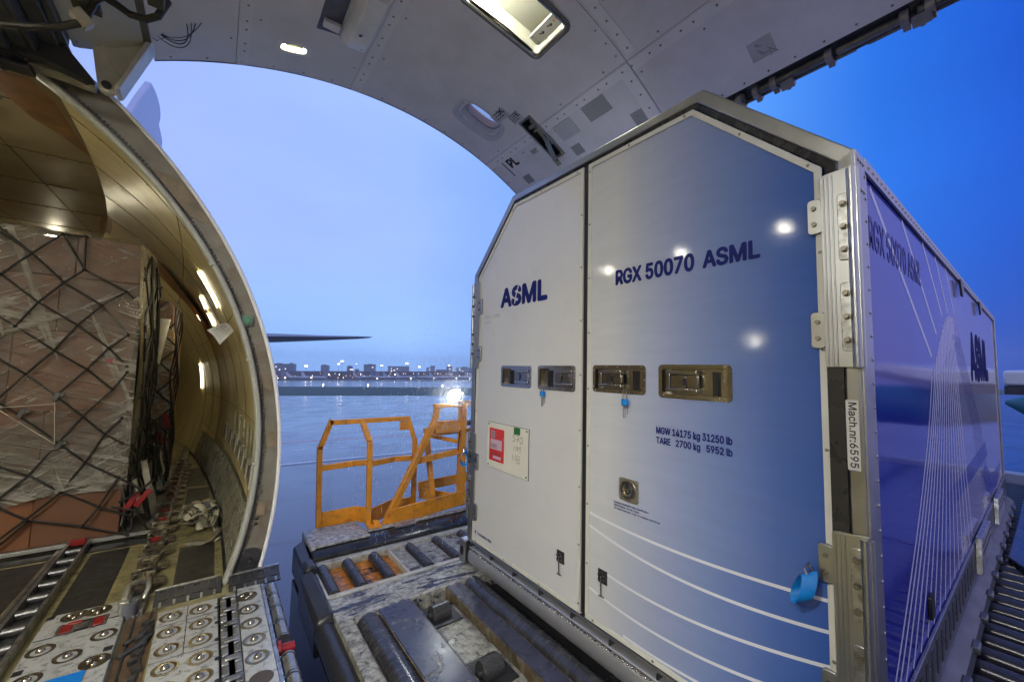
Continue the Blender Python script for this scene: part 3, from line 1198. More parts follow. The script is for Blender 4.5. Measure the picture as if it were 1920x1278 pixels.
pieces(mb, 'status_lamp', mat('status_pale', (.55, .35, .28), .3), door)
# oval lamp
mb = MB()
mb.ring(SD, sup(uo, yo, .115, .068, 3, 28), sup(uo, yo, .083, .040, 3, 28), -.01, .004)
for k in range(6):
    t = k * math.pi / 3 + .5
    mb.screw(SD, uo + .1 * math.cos(t), yo + .054 * math.sin(t), .005, .004, .004)
mb.build('lamp_bezel', M_LIN2, door)
mb = MB()
n_ = len(lamp_out)
mb.add([SD(u, v, .002) for u, v in lamp_out] + [SD(u, v, -.045) for u, v in lamp_out], [(i, (i + 1) % n_, n_ + (i + 1) % n_, n_ + i) for i in range(n_)] + [tuple(range(n_, 2 * n_))])
mb.build('oval_lamp', M_LAMPD, door, ang=50)
mb = MB()
mb.tube([SD(uo - .05, yo - .006, -.022), SD(uo + .06, yo - .006, -.022)], .013, 8)
mb.build('lamp_tube', mat('tube_glass', (.7, .7, .4), .2), door)
# bracket under a white cover
mb = MB()
b0, b1 = ua(101.5), ua(98.6)
mb.rect(SD, b0, b1, 2.35, 2.84, 0, .004)
mb.build('bracket_pocket', mat('pocket_blue', (.10, .11, .17), .35, var=.3), door)
mb = MB()
mb.obox(SD(b0 + .07, 2.74, .03), .10, .06, .03)
mb.build('bracket_clip', M_LIN2, door, bevel=.004)
mb = MB()
uc = ua(97.2)
for y0, y1, h in ((2.30, 2.62, .10), (2.62, 2.80, .10)):
    pass
prof3 = [(-.095, .0), (-.095, .09), (-.065, .14), (.055, .14), (.095, .08), (.095, 0)]
sec = [(2.28, 1), (2.66, 1), (2.77, .85), (2.83, .45), (2.845, .1)]
vs, fs = [], []
for y, k in sec:
    for a, h in prof3:
        vs.append(SD(uc + a * (.85 + .15 * k), y, h * k))
n_ = len(prof3)
for i in range(len(sec) - 1):
    for k in range(n_):
        fs.append((i * n_ + k, i * n_ + (k + 1) % n_, (i + 1) * n_ + (k + 1) % n_, (i + 1) * n_ + k))
fs += [tuple(range(n_)), tuple(range((len(sec) - 1) * n_, len(sec) * n_))]
mb.add(vs, fs)
mb.build('bracket_cover', mat('cover_white', (.80, .80, .78), .4, var=.08), door, bevel=.012)
mb = MB()
mb.screw(SD, uc - .02, 2.60, .013, .139, .004, 12)
mb.screw(SD, uc + .03, 2.74, .010, .121, .004, 12)
pieces(mb, 'cover_plug', M_DARK, door)
# handle slot with lever
mb = MB()
n_ = len(slot_out)
mb.add([SD(u, v, .002) for u, v in slot_out] + [SD(u, v, -.09) for u, v in slot_out], [(i, (i + 1) % n_, n_ + (i + 1) % n_, n_ + i) for i in range(n_)] + [tuple(range(n_, 2 * n_))])
mb.build('handle_slot', mat('slot_dark', (.035, .033, .03), .4, var=.4), door, ang=50)
mb = MB()
mb.ring(SD, rrect(ul0 - .02, ul1 + .02, yl_ - .08, yl_ + .07, .006, 2), slot_out, 0, .005)
mb.build('slot_bezel', mat('bezel_grey', (.20, .20, .19), .4, .3), door)
mb = MB()
L0 = SD(ul0 + .18, yl_, -.03)
pts = [SD(ul0 + .05, yl_ - .01, -.05), SD(ul0 + .16, yl_ - .005, -.035), SD(ul0 + .26, yl_, -.02), SD(ul0 + .34, yl_ + .005, .02), SD(ul0 + .42, yl_ + .01, .05), SD(ul0 + .50, yl_ + .01, .055)]
mb.ribbon(pts, [(0, 1, 0)] * 6, .055)
mb.ribbon([p + Vector((0, 0, .008)) for p in pts], [(0, 1, 0)] * 6, .05)
mb.cyl(SD(ul0 + .09, yl_ - .05, -.03), SD(ul0 + .09, yl_ + .05, -.03), .02, 10)
mb.cyl(SD(ul0 + .14, yl_ - .05, -.04), SD(ul0 + .14, yl_ + .05, -.04), .014, 10)
mb.obox(SD(ul0 + .30, yl_, -.02), .03, .08, .03)
mb.build('door_lever', mat('lever_metal', (.34, .33, .25), .3, .8, var=.2), door)


# placards: quads given by (angle, y) centre, size along u, along v
def placard(u, y, su, sv, m, lines, rot=0, nm='placard', marks=0):
    S2 = lambda a, b, o: SD(u + a * math.cos(rot) - b * math.sin(rot), y + a * math.sin(rot) + b * math.cos(rot), o)
    mb = MB()
    mb.rect(S2, -su / 2, su / 2, -sv / 2, sv / 2, 0, .0018)
    p = mb.build(nm, m, door, smooth=False)
    mb = MB()
    rnd = random.Random(int(u * 100))
    for k in range(lines):
        a = -su * .42 + su * .8 * k / max(1, lines)
        w_ = sv * rnd.uniform(.5, .9)
        x = -sv * .45
        while x < -sv * .45 + w_:
            l = rnd.uniform(.008, .03)
            mb.rect(S2, a, a + su * .32 / max(1, lines), -x - l, -x, .0018, .0026)
            x += l + .005
    for k in range(marks):
        a, b = rnd.uniform(-su * .3, su * .3), rnd.uniform(-sv * .3, sv * .3)
        c, d = a + rnd.uniform(-.05, .05), b + rnd.uniform(-.04, .04)
        mb.ribbon([S2(a, b, .0026), S2((a + c) / 2 + .01, (b + d) / 2 - .01, .0026), S2(c, d, .0026)], [(1, .4, 0)] * 3, .0035)
    if mb.v:
        mb.build('placard_print', M_INK, door, smooth=False)


placard(ua(66.9) + .04, 2.02, .20, .22, M_PLAC, 0, marks=7)
placard(ua(65.7), 2.36, .19, .20, M_PLACW, 14)
placard(ua(61.1), 1.78, .11, .10, M_PLAC, 0, marks=5)
placard(ua(61.6), 2.40, .10, .10, M_PLAC, 0, marks=4)
placard(ua(61.5), 3.10, .10, .10, M_PLAC, 0, marks=0)
placard(ua(60.9), .93, .12, .13, mat('placard_faint', (.46, .45, .45), .4), 0, marks=10)
placard(ua(73.9), 2.76, .10, .17, mat('placard_faint2', (.50, .50, .51), .4), 3, marks=2)
placard(ua(72.0), 2.66, .10, .12, mat('placard_faint2', (.50, .50, .51), .4), 4)
placard(ua(65.4), 2.79, .05, .08, mat('placard_faint2', (.50, .50, .51), .4), 3)
# black cross mark and PL lettering
mb = MB()
for a, b in ((-.03, -.03), (-.03, .03), (0, .035)):
    mb.ribbon([SD(ua(74.4) + a, 2.72 + b, .003), SD(ua(74.4) - a, 2.72 - b, .003)], [(b, -a, 0)] * 2, .009)
mb.ribbon([SD(ua(72.6), 2.63, .003), SD(ua(72.6) + .03, 2.62, .003)], [(0, 1, 0)] * 2, .012)
mb.build('caution_mark', M_PL, door, smooth=False)
S3 = lambda a, b, o: SD(ua(67.1) + .085 - b, 3.13 - a, o)
text('PL', lambda a, b, o: SD(ua(68.0) + .16 - b, 3.16 - a, o), 0, 0, .13, .11, M_PL, door, 'lettering', .003, bold=.03)
mb = MB()
mb.rect(SD, ua(68.2) + .02, ua(63.4), 3.205, 3.217, .001, .0025)
mb.build('painted_line', M_PL, door, smooth=False)

# latch gear along the free edge
mb = MB()
mb.grid(lambda v, k: [SD(uT + .002, v, -.02), SD(uT + .11, v, -.03), SD(uT + .13, v, -.15)][k], [DY0, DY1], [0, 1, 2])
mb.build('latch_channel', M_DARK, door)
mb = MB()
pc = SD(uT + .055, 0, .005)
for y0, y1, r in ((-.1, .30, .022), (.34, .62, .022), (.66, 1.05, .024), (1.1, 1.6, .026), (1.7, 2.6, .022), (2.65, 3.35, .022)):
    mb.cyl((pc.x, y0, pc.z), (pc.x, y1, pc.z), r, 12)
p2 = SD(uT + .10, 0, -.03)
for y0, y1 in ((-.1, .5), (.55, 1.2), (1.25, 2.2), (2.3, 3.3)):
    mb.cyl((p2.x, y0, p2.z), (p2.x, y1, p2.z), .016, 10)
pieces(mb, 'torque_tube', M_STEELD, door)
mb = MB()
for y in (.24, .33, .64, .92, 1.02, 1.12, 1.42, 1.66, 2.2, 2.62, 3.1):
    mb.cyl((pc.x, y, pc.z), (pc.x, y + .035, pc.z), .036, 14)
    mb.obox((pc.x + .03, y + .017, pc.z + .0), .09, .03, .05, Matrix.Rotation(.6, 3, 'Y'))
for y in (.29, .87, 1.5, 2.4):
    mb.obox((pc.x + .02, y, pc.z - .03), .06, .07, .04, Matrix.Rotation(.6, 3, 'Y'))
    mb.sphere((pc.x + .045, y, pc.z - .045), .016, 8, 6)
pieces(mb, 'latch_collar', mat('latch_grey', (.2, .19, .18), .4, .6, var=.3), door, bevel=.003)

# --- tail and wing of the same aircraft
mb = MB()
fin = [(8, 1.8), (17.1, 7.65), (18.29, 8.82), (19.22, 9.7), (20.67, 10.99), (21.35, 11.19), (21.95, 11.33), (22.63, 11.42), (23.22, 11.43), (23.58, 11.3), (23.7, 11.05), (23.46, 10.68), (24.18, 10.68), (24.91, 10.61), (24.93, 10.27), (28, 2)]
mb.prism([(-2.90, y, z) for y, z in fin], (.22, 0, 0))
mb.build('tail_fin', mat('fin_white', (.50, .55, .72), .35, var=.04), air, bevel=.05)
mb = MB()
st = [(-1.2, 18.2, 25.5, 1.02, .55), (1.7, 19.2, 24.6, 1.16, .38), (4.2, 20.3, 24.2, 1.36, .22), (6.1, 21.1, 23.8, 1.53, .12), (6.75, 21.7, 23.6, 1.60, .05)]
vs, fs = [], []
for x, y0, y1, z, th in st:
    c = y1 - y0
    for f, h in ((0, 0), (.15, .45), (.4, .5), (1, .02), (1, -.02), (.4, -.5), (.15, -.45)):
        vs.append((x, y0 + c * f, z + h * th))
for i in range(len(st) - 1):
    for k in range(7):
        fs.append((i * 7 + k, i * 7 + (k + 1) % 7, (i + 1) * 7 + (k + 1) % 7, (i + 1) * 7 + k))
fs += [tuple(range(7)), tuple(range(28, 35))]
mb.add(vs, fs)
mb.build('tailplane', mat('tailplane_grey', (.16, .15, .22), .4, var=.08), air)
mb = MB()
mb.prism([(12.5, .52, -.10), (34, -5, .55), (34, -5, 1.05), (12.5, .52, .20)], (0, -1.2, 0))
mb.build('wing', M_SKIN, air, bevel=.05)
mb = MB()
mb.prism([(12.5, .50, -.27), (34, -5, .2), (34, -5, .53), (12.5, .50, -.105)], (0, -1.2, 0))  # dark slab put in for the dark gap under the wing
mb.build('wing_under_gap', M_DARK, air)
mb = MB()
mb.tube([(15.6, -3.5, -.75), (15.6, -1, -.72), (15.6, .1, -.62), (15.6, .62, -.52)], [.55, .55, .36, .05], 16)
mb.build('flap_fairing', mat('teal_fairing', (.03, .16, .20), .35), air)

# --- hold floor
mb = MB()
fl_pts = [(.19, -8), (.19, 3.37)] + [(wall(a_bot(y), y).x + .004, y) for y in (3.39, 4, 5, 6, 7, 8, 9, 10, 11, 11.8)]
mb.prism([(x, y, FL) for x, y in fl_pts] + [(2 * CX - x, y, FL) for x, y in reversed(fl_pts)], (0, 0, -.08))
floor = mb.build('cargo_floor', M_FLOOR, air)
mb = MB()
for u0, u1, v0, v1 in ((-.135, .085, 3.50, 4.17), (-.165, .035, 5.05, 6.02), (-.20, -.01, 6.16, 7.15), (-.665, -.45, 3.46, 4.40), (-1.42, -.90, 3.46, 4.40)):
    mb.rect(SFl, u0, u1, v0, v1, 0, .003)
pieces(mb, 'floor_mat_and_shade', M_PAD, floor)
mb = MB()
for y in (3.455, 4.33, 5.03, 6.09, 7.2):
    mb.rect(SFl, -.27, .11 - lin_x(y), y, y + .012, 0, .0025)
for k in range(60):
    y = 3.5 + k * .075
    mb.screw(SFl, .105 - lin_x(y), y, .006, 0, .004, 6)
mb.build('floor_strip', mat('strip_tan', (.22, .2, .12), .4, .4), floor)
# black seal between floor and wall
mb = MB()
mb.tube([wall(a_bot(3.4 + i * .3), 3.4 + i * .3, .012) + Vector((0, 0, .012)) for i in range(18)], .012, 6)
mb.build('floor_seal', M_BLACK, floor)


# roller track running aft
def track(xa, xb, y0, y1):
    mb = MB()
    mb.box(xa, xa + .018, y0, y1, FL, FL + .055)
    mb.box(xb - .018, xb, y0, y1, FL, FL + .055)
    mb.box(xa - .05, xa - .004, y0, y1, FL, FL + .018)
    t_ = mb.build('roller_track', M_ALUD, air, bevel=.002)
    mb = MB()
    mb.box(xa + .018, xb - .018, y0, y1, FL + .001, FL + .006)
    for k in range(int((y1 - y0) / .022)):
        mb.cyl((xa - .027, y0 + .01 + k * .022, FL + .018), (xa - .027, y0 + .01 + k * .022, FL + .0185), .007, 8)
    mb.build('track_bed', M_DARK, t_)
    rm = mesh_only(MB().cyl((-(xb - xa) / 2 + .022, 0, 0), ((xb - xa) / 2 - .022, 0, 0), .026, 14), 'track_roller', M_STEELD)
    y = y0 + .1
    while y < y1 - .05:
        inst(rm, 'track_roller', t_, ((xa + xb) / 2, y, FL + .03))
        y += .185
    return t_


tr = track(-.833, -.705, 1.2, 4.66)
mb = MB()
mb.obox((-.77, 4.47, FL + .03), .09, .03, .016)
mb.obox((-.77, 4.565, FL + .06), .085, .03, .045)
mb.build('pallet_stop', M_RED, tr, bevel=.004)
track(-2.1, -1.97, 1.2, 4.66)
track(-2.95, -2.82, -4, 4.66)

# side guide rail with pallet locks
mb = MB()
mb.box(-.345, -.325, 3.2, 9.0, FL, FL + .05)
mb.box(-.265, -.25, 3.2, 9.0, FL, FL + .035)
mb.box(-.325, -.265, 3.2, 9.0, FL, FL + .012)
gr = mb.build('guide_rail', M_ALUD, air, bevel=.002)


def lock_mesh():
    mb = MB()
    mb.box(-.055, .055, -.085, .085, 0, .03)
    mb.box(-.05, -.035, -.095, .095, .03, .06)
    mb.box(.035, .05, -.095, .095, .03, .06)
    mb.box(-.06, .06, .06, .078, .03, .066)
    mb.box(.05, .11, -.05, .07, .01, .028)
    return mb


lkm = mesh_only(lock_mesh(), 'rail_lock', mat('lock_bronze', (.26, .235, .17), .3, .85, var=.3, vs=20), .003)
shm = mesh_only(MB().box(-.06, .065, -.008, .008, 0, .010).box(-.045, -.033, -.09, .0, -.012, .0).box(.033, .045, -.09, .0, -.012, .0), 'lock_catch', M_STEEL)
rdm = mesh_only(MB().box(-.035, .035, -.02, .02, 0, .02).box(-.02, .02, -.05, -.01, .004, .012), 'lock_lever', M_RED)
for k in range(17):
    y = 3.56 + k * .27 - .002 * k * k
    l = inst(lkm, 'rail_lock', gr, (-.295, y, FL + .014))
    c = inst(shm, 'lock_catch', gr, (-.295, y + .07, FL + .078))
    if k in (3, 5, 6, 8, 10, 11, 13, 15):
        inst(rdm, 'lock_lever', gr, (-.30, y - .03, FL + .05), rot=(0, 0, .2 * (k % 3)))
mb = MB()            # perforated link plate and hooked fittings at the near end
mb.box(-.34, -.26, 3.72, 4.10, FL + .062, FL + .07)
mb.build('link_plate', mat('lock_bronze', (.2, .17, .11)), gr, bevel=.002)
mb = MB()
for k in range(5):
    mb.cyl((-.30, 3.78 + k * .06, FL + .07), (-.30, 3.78 + k * .06, FL + .0706), .018, 14)
mb.build('link_hole', M_BLACK, gr)
mb = MB()
mb.box(-.355, -.31, 3.20, 3.40, FL + .03, FL + .10)
mb.tube([(-.335, 3.22, FL + .10), (-.335, 3.33, FL + .125), (-.30, 3.42, FL + .11), (-.26, 3.45, FL + .08)], .018, 8)
mb.tube([(-.262, 3.52, FL + .06), (-.25, 3.45, FL + .10), (-.245, 3.36, FL + .09), (-.26, 3.32, FL + .04)], .014, 8)
mb.build('rail_hook', mat('hook_cast', (.40, .39, .33), .35, .7, var=.2, dirt=.35), gr, bevel=.006)
mb = MB()
mb.cyl((-.318, 3.235, FL - .06), (-.318, 3.235, FL + .085), .042, 16)
mb.build('rail_bumper', mat('bumper_grey', (.13, .135, .15), .35), gr)
# recessed gear between the ball panels
mb = MB()
mb.box(-.312, -.182, 2.0, 3.22, FL - .02, FL + .002)
rb = mb.build('recess_bed', mat('recess_brown', (.09, .055, .03), .45, var=.4, vs=12), air)
mb = MB()
for k in range(12):
    y = 2.3 + k * .07
    mb.obox((-.235 + .01 * (k % 3), y, FL + .008), .035, .02 + .02 * (k % 2), .03, Matrix.Rotation(.3 * (k % 4), 3, 'Z'))
mb.tube([(-.30, 2.80, FL + .01), (-.23, 2.84, FL + .02), (-.19, 2.93, FL + .02), (-.20, 3.0, FL + .01)], .012, 8)
mb.tube([(-.29, 2.90, FL + .015), (-.22, 2.95, FL + .02), (-.19, 3.05, FL + .01)], .010, 8)
mb.box(-.285, -.275, 2.1, 3.2, FL - .02, FL + .012)
mb.box(-.215, -.205, 2.1, 3.2, FL - .02, FL + .012)
mb.build('drive_linkage', M_STEELD, rb, bevel=.002)


# ball transfer panels
def ball_unit():
    mb = MB()
    Z = lambda u, v, o: Vector((u, v, o))
    mb.ring(Z, sup(0, 0, .052, .052), sup(0, 0, .044, .044), -.004, .0022)
    n = 28
    mb.add([(.044 * math.cos(2 * math.pi * i / n), .044 * math.sin(2 * math.pi * i / n), .001) for i in range(n)] +
           [(.020 * math.cos(2 * math.pi * i / n), .020 * math.sin(2 * math.pi * i / n), -.003) for i in range(n)],
           [(i, (i + 1) % n, n + (i + 1) % n, n + i) for i in range(n)] + [tuple(range(n, 2 * n))])
    mb.sphere((0, 0, .0), .0185, 16, 10)
    return mb


bum = mesh_only(ball_unit(), 'ball_unit', mat('ball_steel', (.42, .38, .30), .22, 1, var=.15, vs=30))
tri = MB()
Z = lambda u, v, o: Vector((u, v, o))
tri.ring(Z, sup(0, 0, .056, .056), sup(0, 0, .05, .05), -.004, .0022)
tri.cyl((0, 0, 0), (0, 0, .001), .05, 28)
for k in range(3):
    tri.sphere((.026 * math.cos(k * 2.094 + .5), .026 * math.sin(k * 2.094 + .5), .0), .014, 12, 8)
trm = mesh_only(tri, 'ball_unit', mat('ball_steel', (.42, .38, .30)))
ZB = FL + .028


def panel(poly, units, tris, holes=()):
    mb = MB()
    mb.prism([(x, y, ZB) for x, y in poly], (0, 0, -.05))
    for (x, y) in holes:
        pass
    p = mb.build('ball_panel', M_BALL, air, bevel=.003)
    for x, y in units:
        inst(bum, 'ball_unit', p, (x, y, ZB + .0005), rot=(0, 0, x * 9))
    for x, y in tris:
        inst(trm, 'ball_unit', p, (x, y, ZB + .0005))
    return p


pA = panel([(-.668, 3.41), (-.33, 3.40), (-.315, 2.3), (-.66, 2.3)], [(-.383, 3.036), (-.607, 3.042), (-.491, 2.917), (-.595, 2.80), (-.60, 2.55), (-.45, 2.5)], [(-.549, 3.343), (-.452, 3.337), (-.377, 2.795)])
mb = MB()
mb.rect(lambda u, v, o: Vector((u, v, ZB + o)), -.59, -.395, 3.155, 3.265, .0005, .002)
for x, y in ((-.649, 3.385), (-.349, 3.375), (-.345, 2.884), (-.642, 2.886)):
    mb.plate(lambda u, v, o: Vector((u, v, ZB + o)), rrect(x - .017, x + .017, y - .02, y + .02, .006, 2), .0005, .0015)
mb.rect(lambda u, v, o: Vector((u, v, ZB + o)), -.66, -.59, 3.148, 3.156, .0005, .0015)
mb.rect(lambda u, v, o: Vector((u, v, ZB + o)), -.39, -.34, 3.205, 3.213, .0005, .0015)
pieces(mb, 'panel_slot', M_BLACK, pA)
mb = MB()
for x in (-.555, -.43):
    mb.box(x - .022, x + .022, 3.165, 3.25, ZB - .01, ZB + .006)
mb.box(-.56, -.50, 3.235, 3.255, ZB, ZB + .012)
pieces(mb, 'red_latch', M_RED, pA, bevel=.003)
mb = MB()
for x in (-.585, -.525, -.46, -.403):
    mb.box(x - .006, x + .006, 3.16, 3.26, ZB, ZB + .005)
mb.box(-.52, -.47, 3.18, 3.24, ZB, ZB + .004)
pieces(mb, 'latch_frame', M_ALUD, pA)
pB = panel([(-.175, 3.12), (.098, 3.12), (.105, 1.9), (-.165, 1.9)], [(-.113, 3.034), (-.110, 2.87), (-.106, 2.707), (-.103, 2.548), (.019, 3.029), (.023, 2.865), (.026, 2.705), (.028, 2.542), (.03, 2.392), (-.10, 2.39), (.03, 2.23), (-.1, 2.23)], [])
mb = MB()
for y in (2.95, 2.62, 2.30):
    mb.rect(lambda u, v, o: Vector((u, v, ZB + o)), -.17, .1, y, y + .004, .0005, .001)
mb.rect(lambda u, v, o: Vector((u, v, ZB + o)), -.043, -.039, 2.62, 3.12, .0005, .001)
for k in range(12):
    mb.screw(lambda u, v, o: Vector((u, v, ZB + o)), -.045 + .05 * (k % 2), 2.97 - k * .06, .004, 0, .0015, 6)
for y in (3.0, 2.83, 2.66, 2.49, 2.32):
    mb.plate(lambda u, v, o: Vector((u, v, ZB + o)), rrect(.085, .11, y - .014, y + .014, .008, 2), .0005, .0015)
pieces(mb, 'panel_slot', M_BLACK, pB)
pC = panel([(.200, 3.17), (.325, 3.16), (.325, 1.9), (.200, 1.9)], [(.246, 2.873), (.249, 2.714), (.253, 2.55), (.256, 2.392)], [(.244, 3.035)])
mb = MB()
mb.plate(lambda u, v, o: Vector((u, v, ZB + o)), sup(.259, 2.225, .05, .05), .0005, .0018)
mb.build('empty_socket', mat('socket_brown', (.06, .045, .025), .4), pC)
# hinge between the sill panels
mb = MB()
mb.box(.108, .198, 1.9, 3.18, ZB - .06, ZB - .028)
hs = mb.build('sill_hinge', M_DARK, air)
mb = MB()
for k in range(16):
    y = 3.10 - k * .08
    mb.box(.112, .142, y - .034, y + .034, ZB - .028, ZB - .004)
    mb.box(.166, .196, y - .034, y + .034, ZB - .028, ZB - .004)
    if k % 2 == 0:
        mb.box(.125, .185, y - .017, y + .017, ZB - .004, ZB + .006)
mb.build('hinge_knuckle', M_ALUD, hs, bevel=.003)
# sill rollers at the very edge
mb = MB()
mb.box(.325, .345, 1.9, 3.16, ZB - .09, ZB)
mb.box(.345, .39, 1.9, 3.16, ZB - .12, ZB - .085)
es = mb.build('sill_edge', M_ALUD, air, bevel=.003)
srm = mesh_only(MB().cyl((0, -.066, 0), (0, .066, 0), .0345, 20), 'sill_roller', mat('roller_grey', (.33, .33, .32), .3, .8, var=.15, vs=18, dirt=.3, stretch=(1, .15, 1)), .003)
rim = mesh_only(MB().cyl((0, -.005, 0), (0, .005, 0), .0365, 18).box(-.04, .0, -.005, .005, -.045, .02), 'roller_bracket', M_ALU, .004)
y = 3.075
k = 0
while y > 2.0:
    if k != 4:
        inst(srm, 'sill_roller', es, (.384, y, ZB - .035))
    inst(rim, 'roller_bracket', es, (.384, y - .079, ZB - .037))
    y -= .16
    k += 1
mb = MB()
mb.cyl((.348, 2.435, ZB - .03), (.362, 2.435, ZB - .03), .043, 24)
mb.cyl((.362, 2.435, ZB - .03), (.425, 2.435, ZB - .032), .026, 20, r2=.022)
mb.build('red_roller', M_RED, es)
# upright stop plates
for x0, x1, y in ((-.212, .118, 3.375), (.160, .450, 3.345)):
    yb, zt, zb = y - .135, FL + .045, FL + .004
    SP = lambda u, v, o: Vector((u, yb + (y - yb) * v - .28 * o, zb + (zt - zb) * v + .95 * o))
    mb = MB()
    mb.rect(SP, x0, x1, 0, 1, -.012, .004)
    p = mb.build('stop_plate', M_DARK, air, bevel=.002)
    mb = MB()
    mb.rect(SP, x0 - .004, x1 + .004, .96, 1.07, -.01, .010)
    mb.build('stop_lip', M_ALUD, p, bevel=.002)
    mb = MB()
    for k in range(4):
        xc = x0 + (x1 - x0) * (k + .5) / 4
        mb.ring(SP, sup(xc, .60, .027, .30, 4, 20), sup(xc, .60, .019, .22, 4, 20), .003, .010)
    pieces(mb, 'stop_rib', M_STEELD, p)
    mb = MB()
    for k in range(5):
        xc = x0 + (x1 - x0) * (k + .4) / 5
        mb.rect(SP, xc, xc + .012, -.12, .18, .003, .012)
    pieces(mb, 'stop_bracket', M_ALUD, p)
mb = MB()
mb.rect(SFl, -3.4, -.36, 4.44, 4.60, .0005, .004)  # black strip painted on the floor as the shadow before the pallet
mb.build('floor_mat_and_shade', M_BLACK, floor)

# =================================================================== FREIGHT CONTAINER
X0 = 1.683
YL, YR, XB = 2.795, .355, 7.69
HE, HR, CC, HB = .768, 1.273, .508, -1.345
con = empty('freight_container', (4.69, 1.575, -1.53), 'tall white and blue air freight container with printed doors on a roller loader', 'container')


def SF(u, v, o):                    # door face: u = -y, v = z
    return Vector((X0 - o, -u, v))


def SS(u, v, o):                    # long blue side: u = x, v = z
    return Vector((u, YR - o, v))


OUT = [(-YL, HB), (-YR, HB), (-YR, HE), (-YR - CC, HR), (-YL + CC, HR), (-YL, HE)]     # (u, v) anticlockwise


def inset(poly, d):
    n = len(poly)
    ds = d if isinstance(d, (list, tuple)) else [d] * n
    res = []
    ln = []
    for i in range(n):
        a, b = Vector(poly[i]), Vector(poly[(i + 1) % n])
        t = (b - a).normalized()
        nn = Vector((-t.y, t.x))
        ln.append((a + nn * ds[i], t))
    for i in range(n):
        p, t = ln[i - 1]
        q, s_ = ln[i]
        den = t.x * s_.y - t.y * s_.x
        k = ((q.x - p.x) * s_.y - (q.y - p.y) * s_.x) / den
        res.append(tuple(p + t * k))
    return res


def clip(poly, u0, keep_less):
    out = []
    n = len(poly)
    for i in range(n):
        a, b = poly[i], poly[(i + 1) % n]
        ia = (a[0] <= u0) == keep_less
        ib = (b[0] <= u0) == keep_less
        if ia:
            out.append(a)
        if ia != ib:
            t = (u0 - a[0]) / (b[0] - a[0])
            out.append((u0, a[1] + t * (b[1] - a[1])))
    return out


# frame edges d: bottom, right, right chamfer, top, left chamfer, left
FR = [.012, .045, .052, .042, .042, .042]
GK = [.020, .085, .078, .062, .058, .058]
f1 = inset(OUT, FR)
f2 = inset(OUT, GK)
# body shell
mb = MB()
ro = inset(OUT, .004)
ed = list(ro)
for i, (nm) in enumerate(('floor', 'side', 'chamfer', 'roof', 'chamfer', 'side')):
    pass
mb.add([SF(u, v, -.06) for u, v in ro] + [Vector((XB, -u, v)) for u, v in ro], [(i, (i + 1) % 6, 6 + (i + 1) % 6, 6 + i) for i in (0, 2, 3, 4, 5)])
mb.add([Vector((XB, -u, v)) for u, v in ro], [tuple(range(6))])
mb.build('container_body', mat('body_white', (.55, .56, .62), .3, var=.05, dropd=.3), con, smooth=False)
G_SIDE = grad_mat('side_livery', 0, [(0, (.022, .032, .38)), (.16, (.028, .038, .40)), (.30, (.11, .11, .52)), (.47, (.46, .42, .66)), (1, (.60, .53, .64))], rough=.085, dropd=.33, org=4.69, lo_=1.7, hi_=6.9, coat=.3)
mb = MB()
mb.add([SS(X0 + .06, HB, -.004), SS(XB, HB, -.004), SS(XB, HE, -.004), SS(X0 + .06, HE, -.004)], [(0, 1, 2, 3)])
side = mb.build('side_panel', G_SIDE, con, smooth=False)
# portal frame round the doors
mb = MB()
mb.ring(SF, OUT, f1, -.16, .004, 0)
fr = mb.build('door_frame', M_ALU, con, smooth=False, bevel=.005)
mb = MB()
mb.ring(SF, f1, f2, -.10, -.004, -.012)
mb.build('frame_gasket', M_GASK, con, smooth=False, bevel=.004)
mb = MB()
mb.add([SF(u, v, -.045) for u, v in f2], [tuple(range(6))])
mb.build('door_gap', M_BLACK, con, smooth=False)
USP = -1.567                        # meeting line of the doors
mb = MB()
mb.rect(SF, USP - .0175, USP + .0175, HB + .03, HR - .065, -.044, -.009)
mb.build('seam_rubber', mat('seam_rubber', (.010, .011, .013), .5), con, smooth=False)
dl = clip(inset(f2, [.0, .004, .004, .004, .004, .004]), USP - .019, True)
dr = clip(inset(f2, [.0, .004, .004, .004, .004, .004]), USP + .019, False)


def trims(poly):
    n = len(poly)
    c = Vector((sum(p[0] for p in poly) / n, sum(p[1] for p in poly) / n))
    return inset(poly, .024)


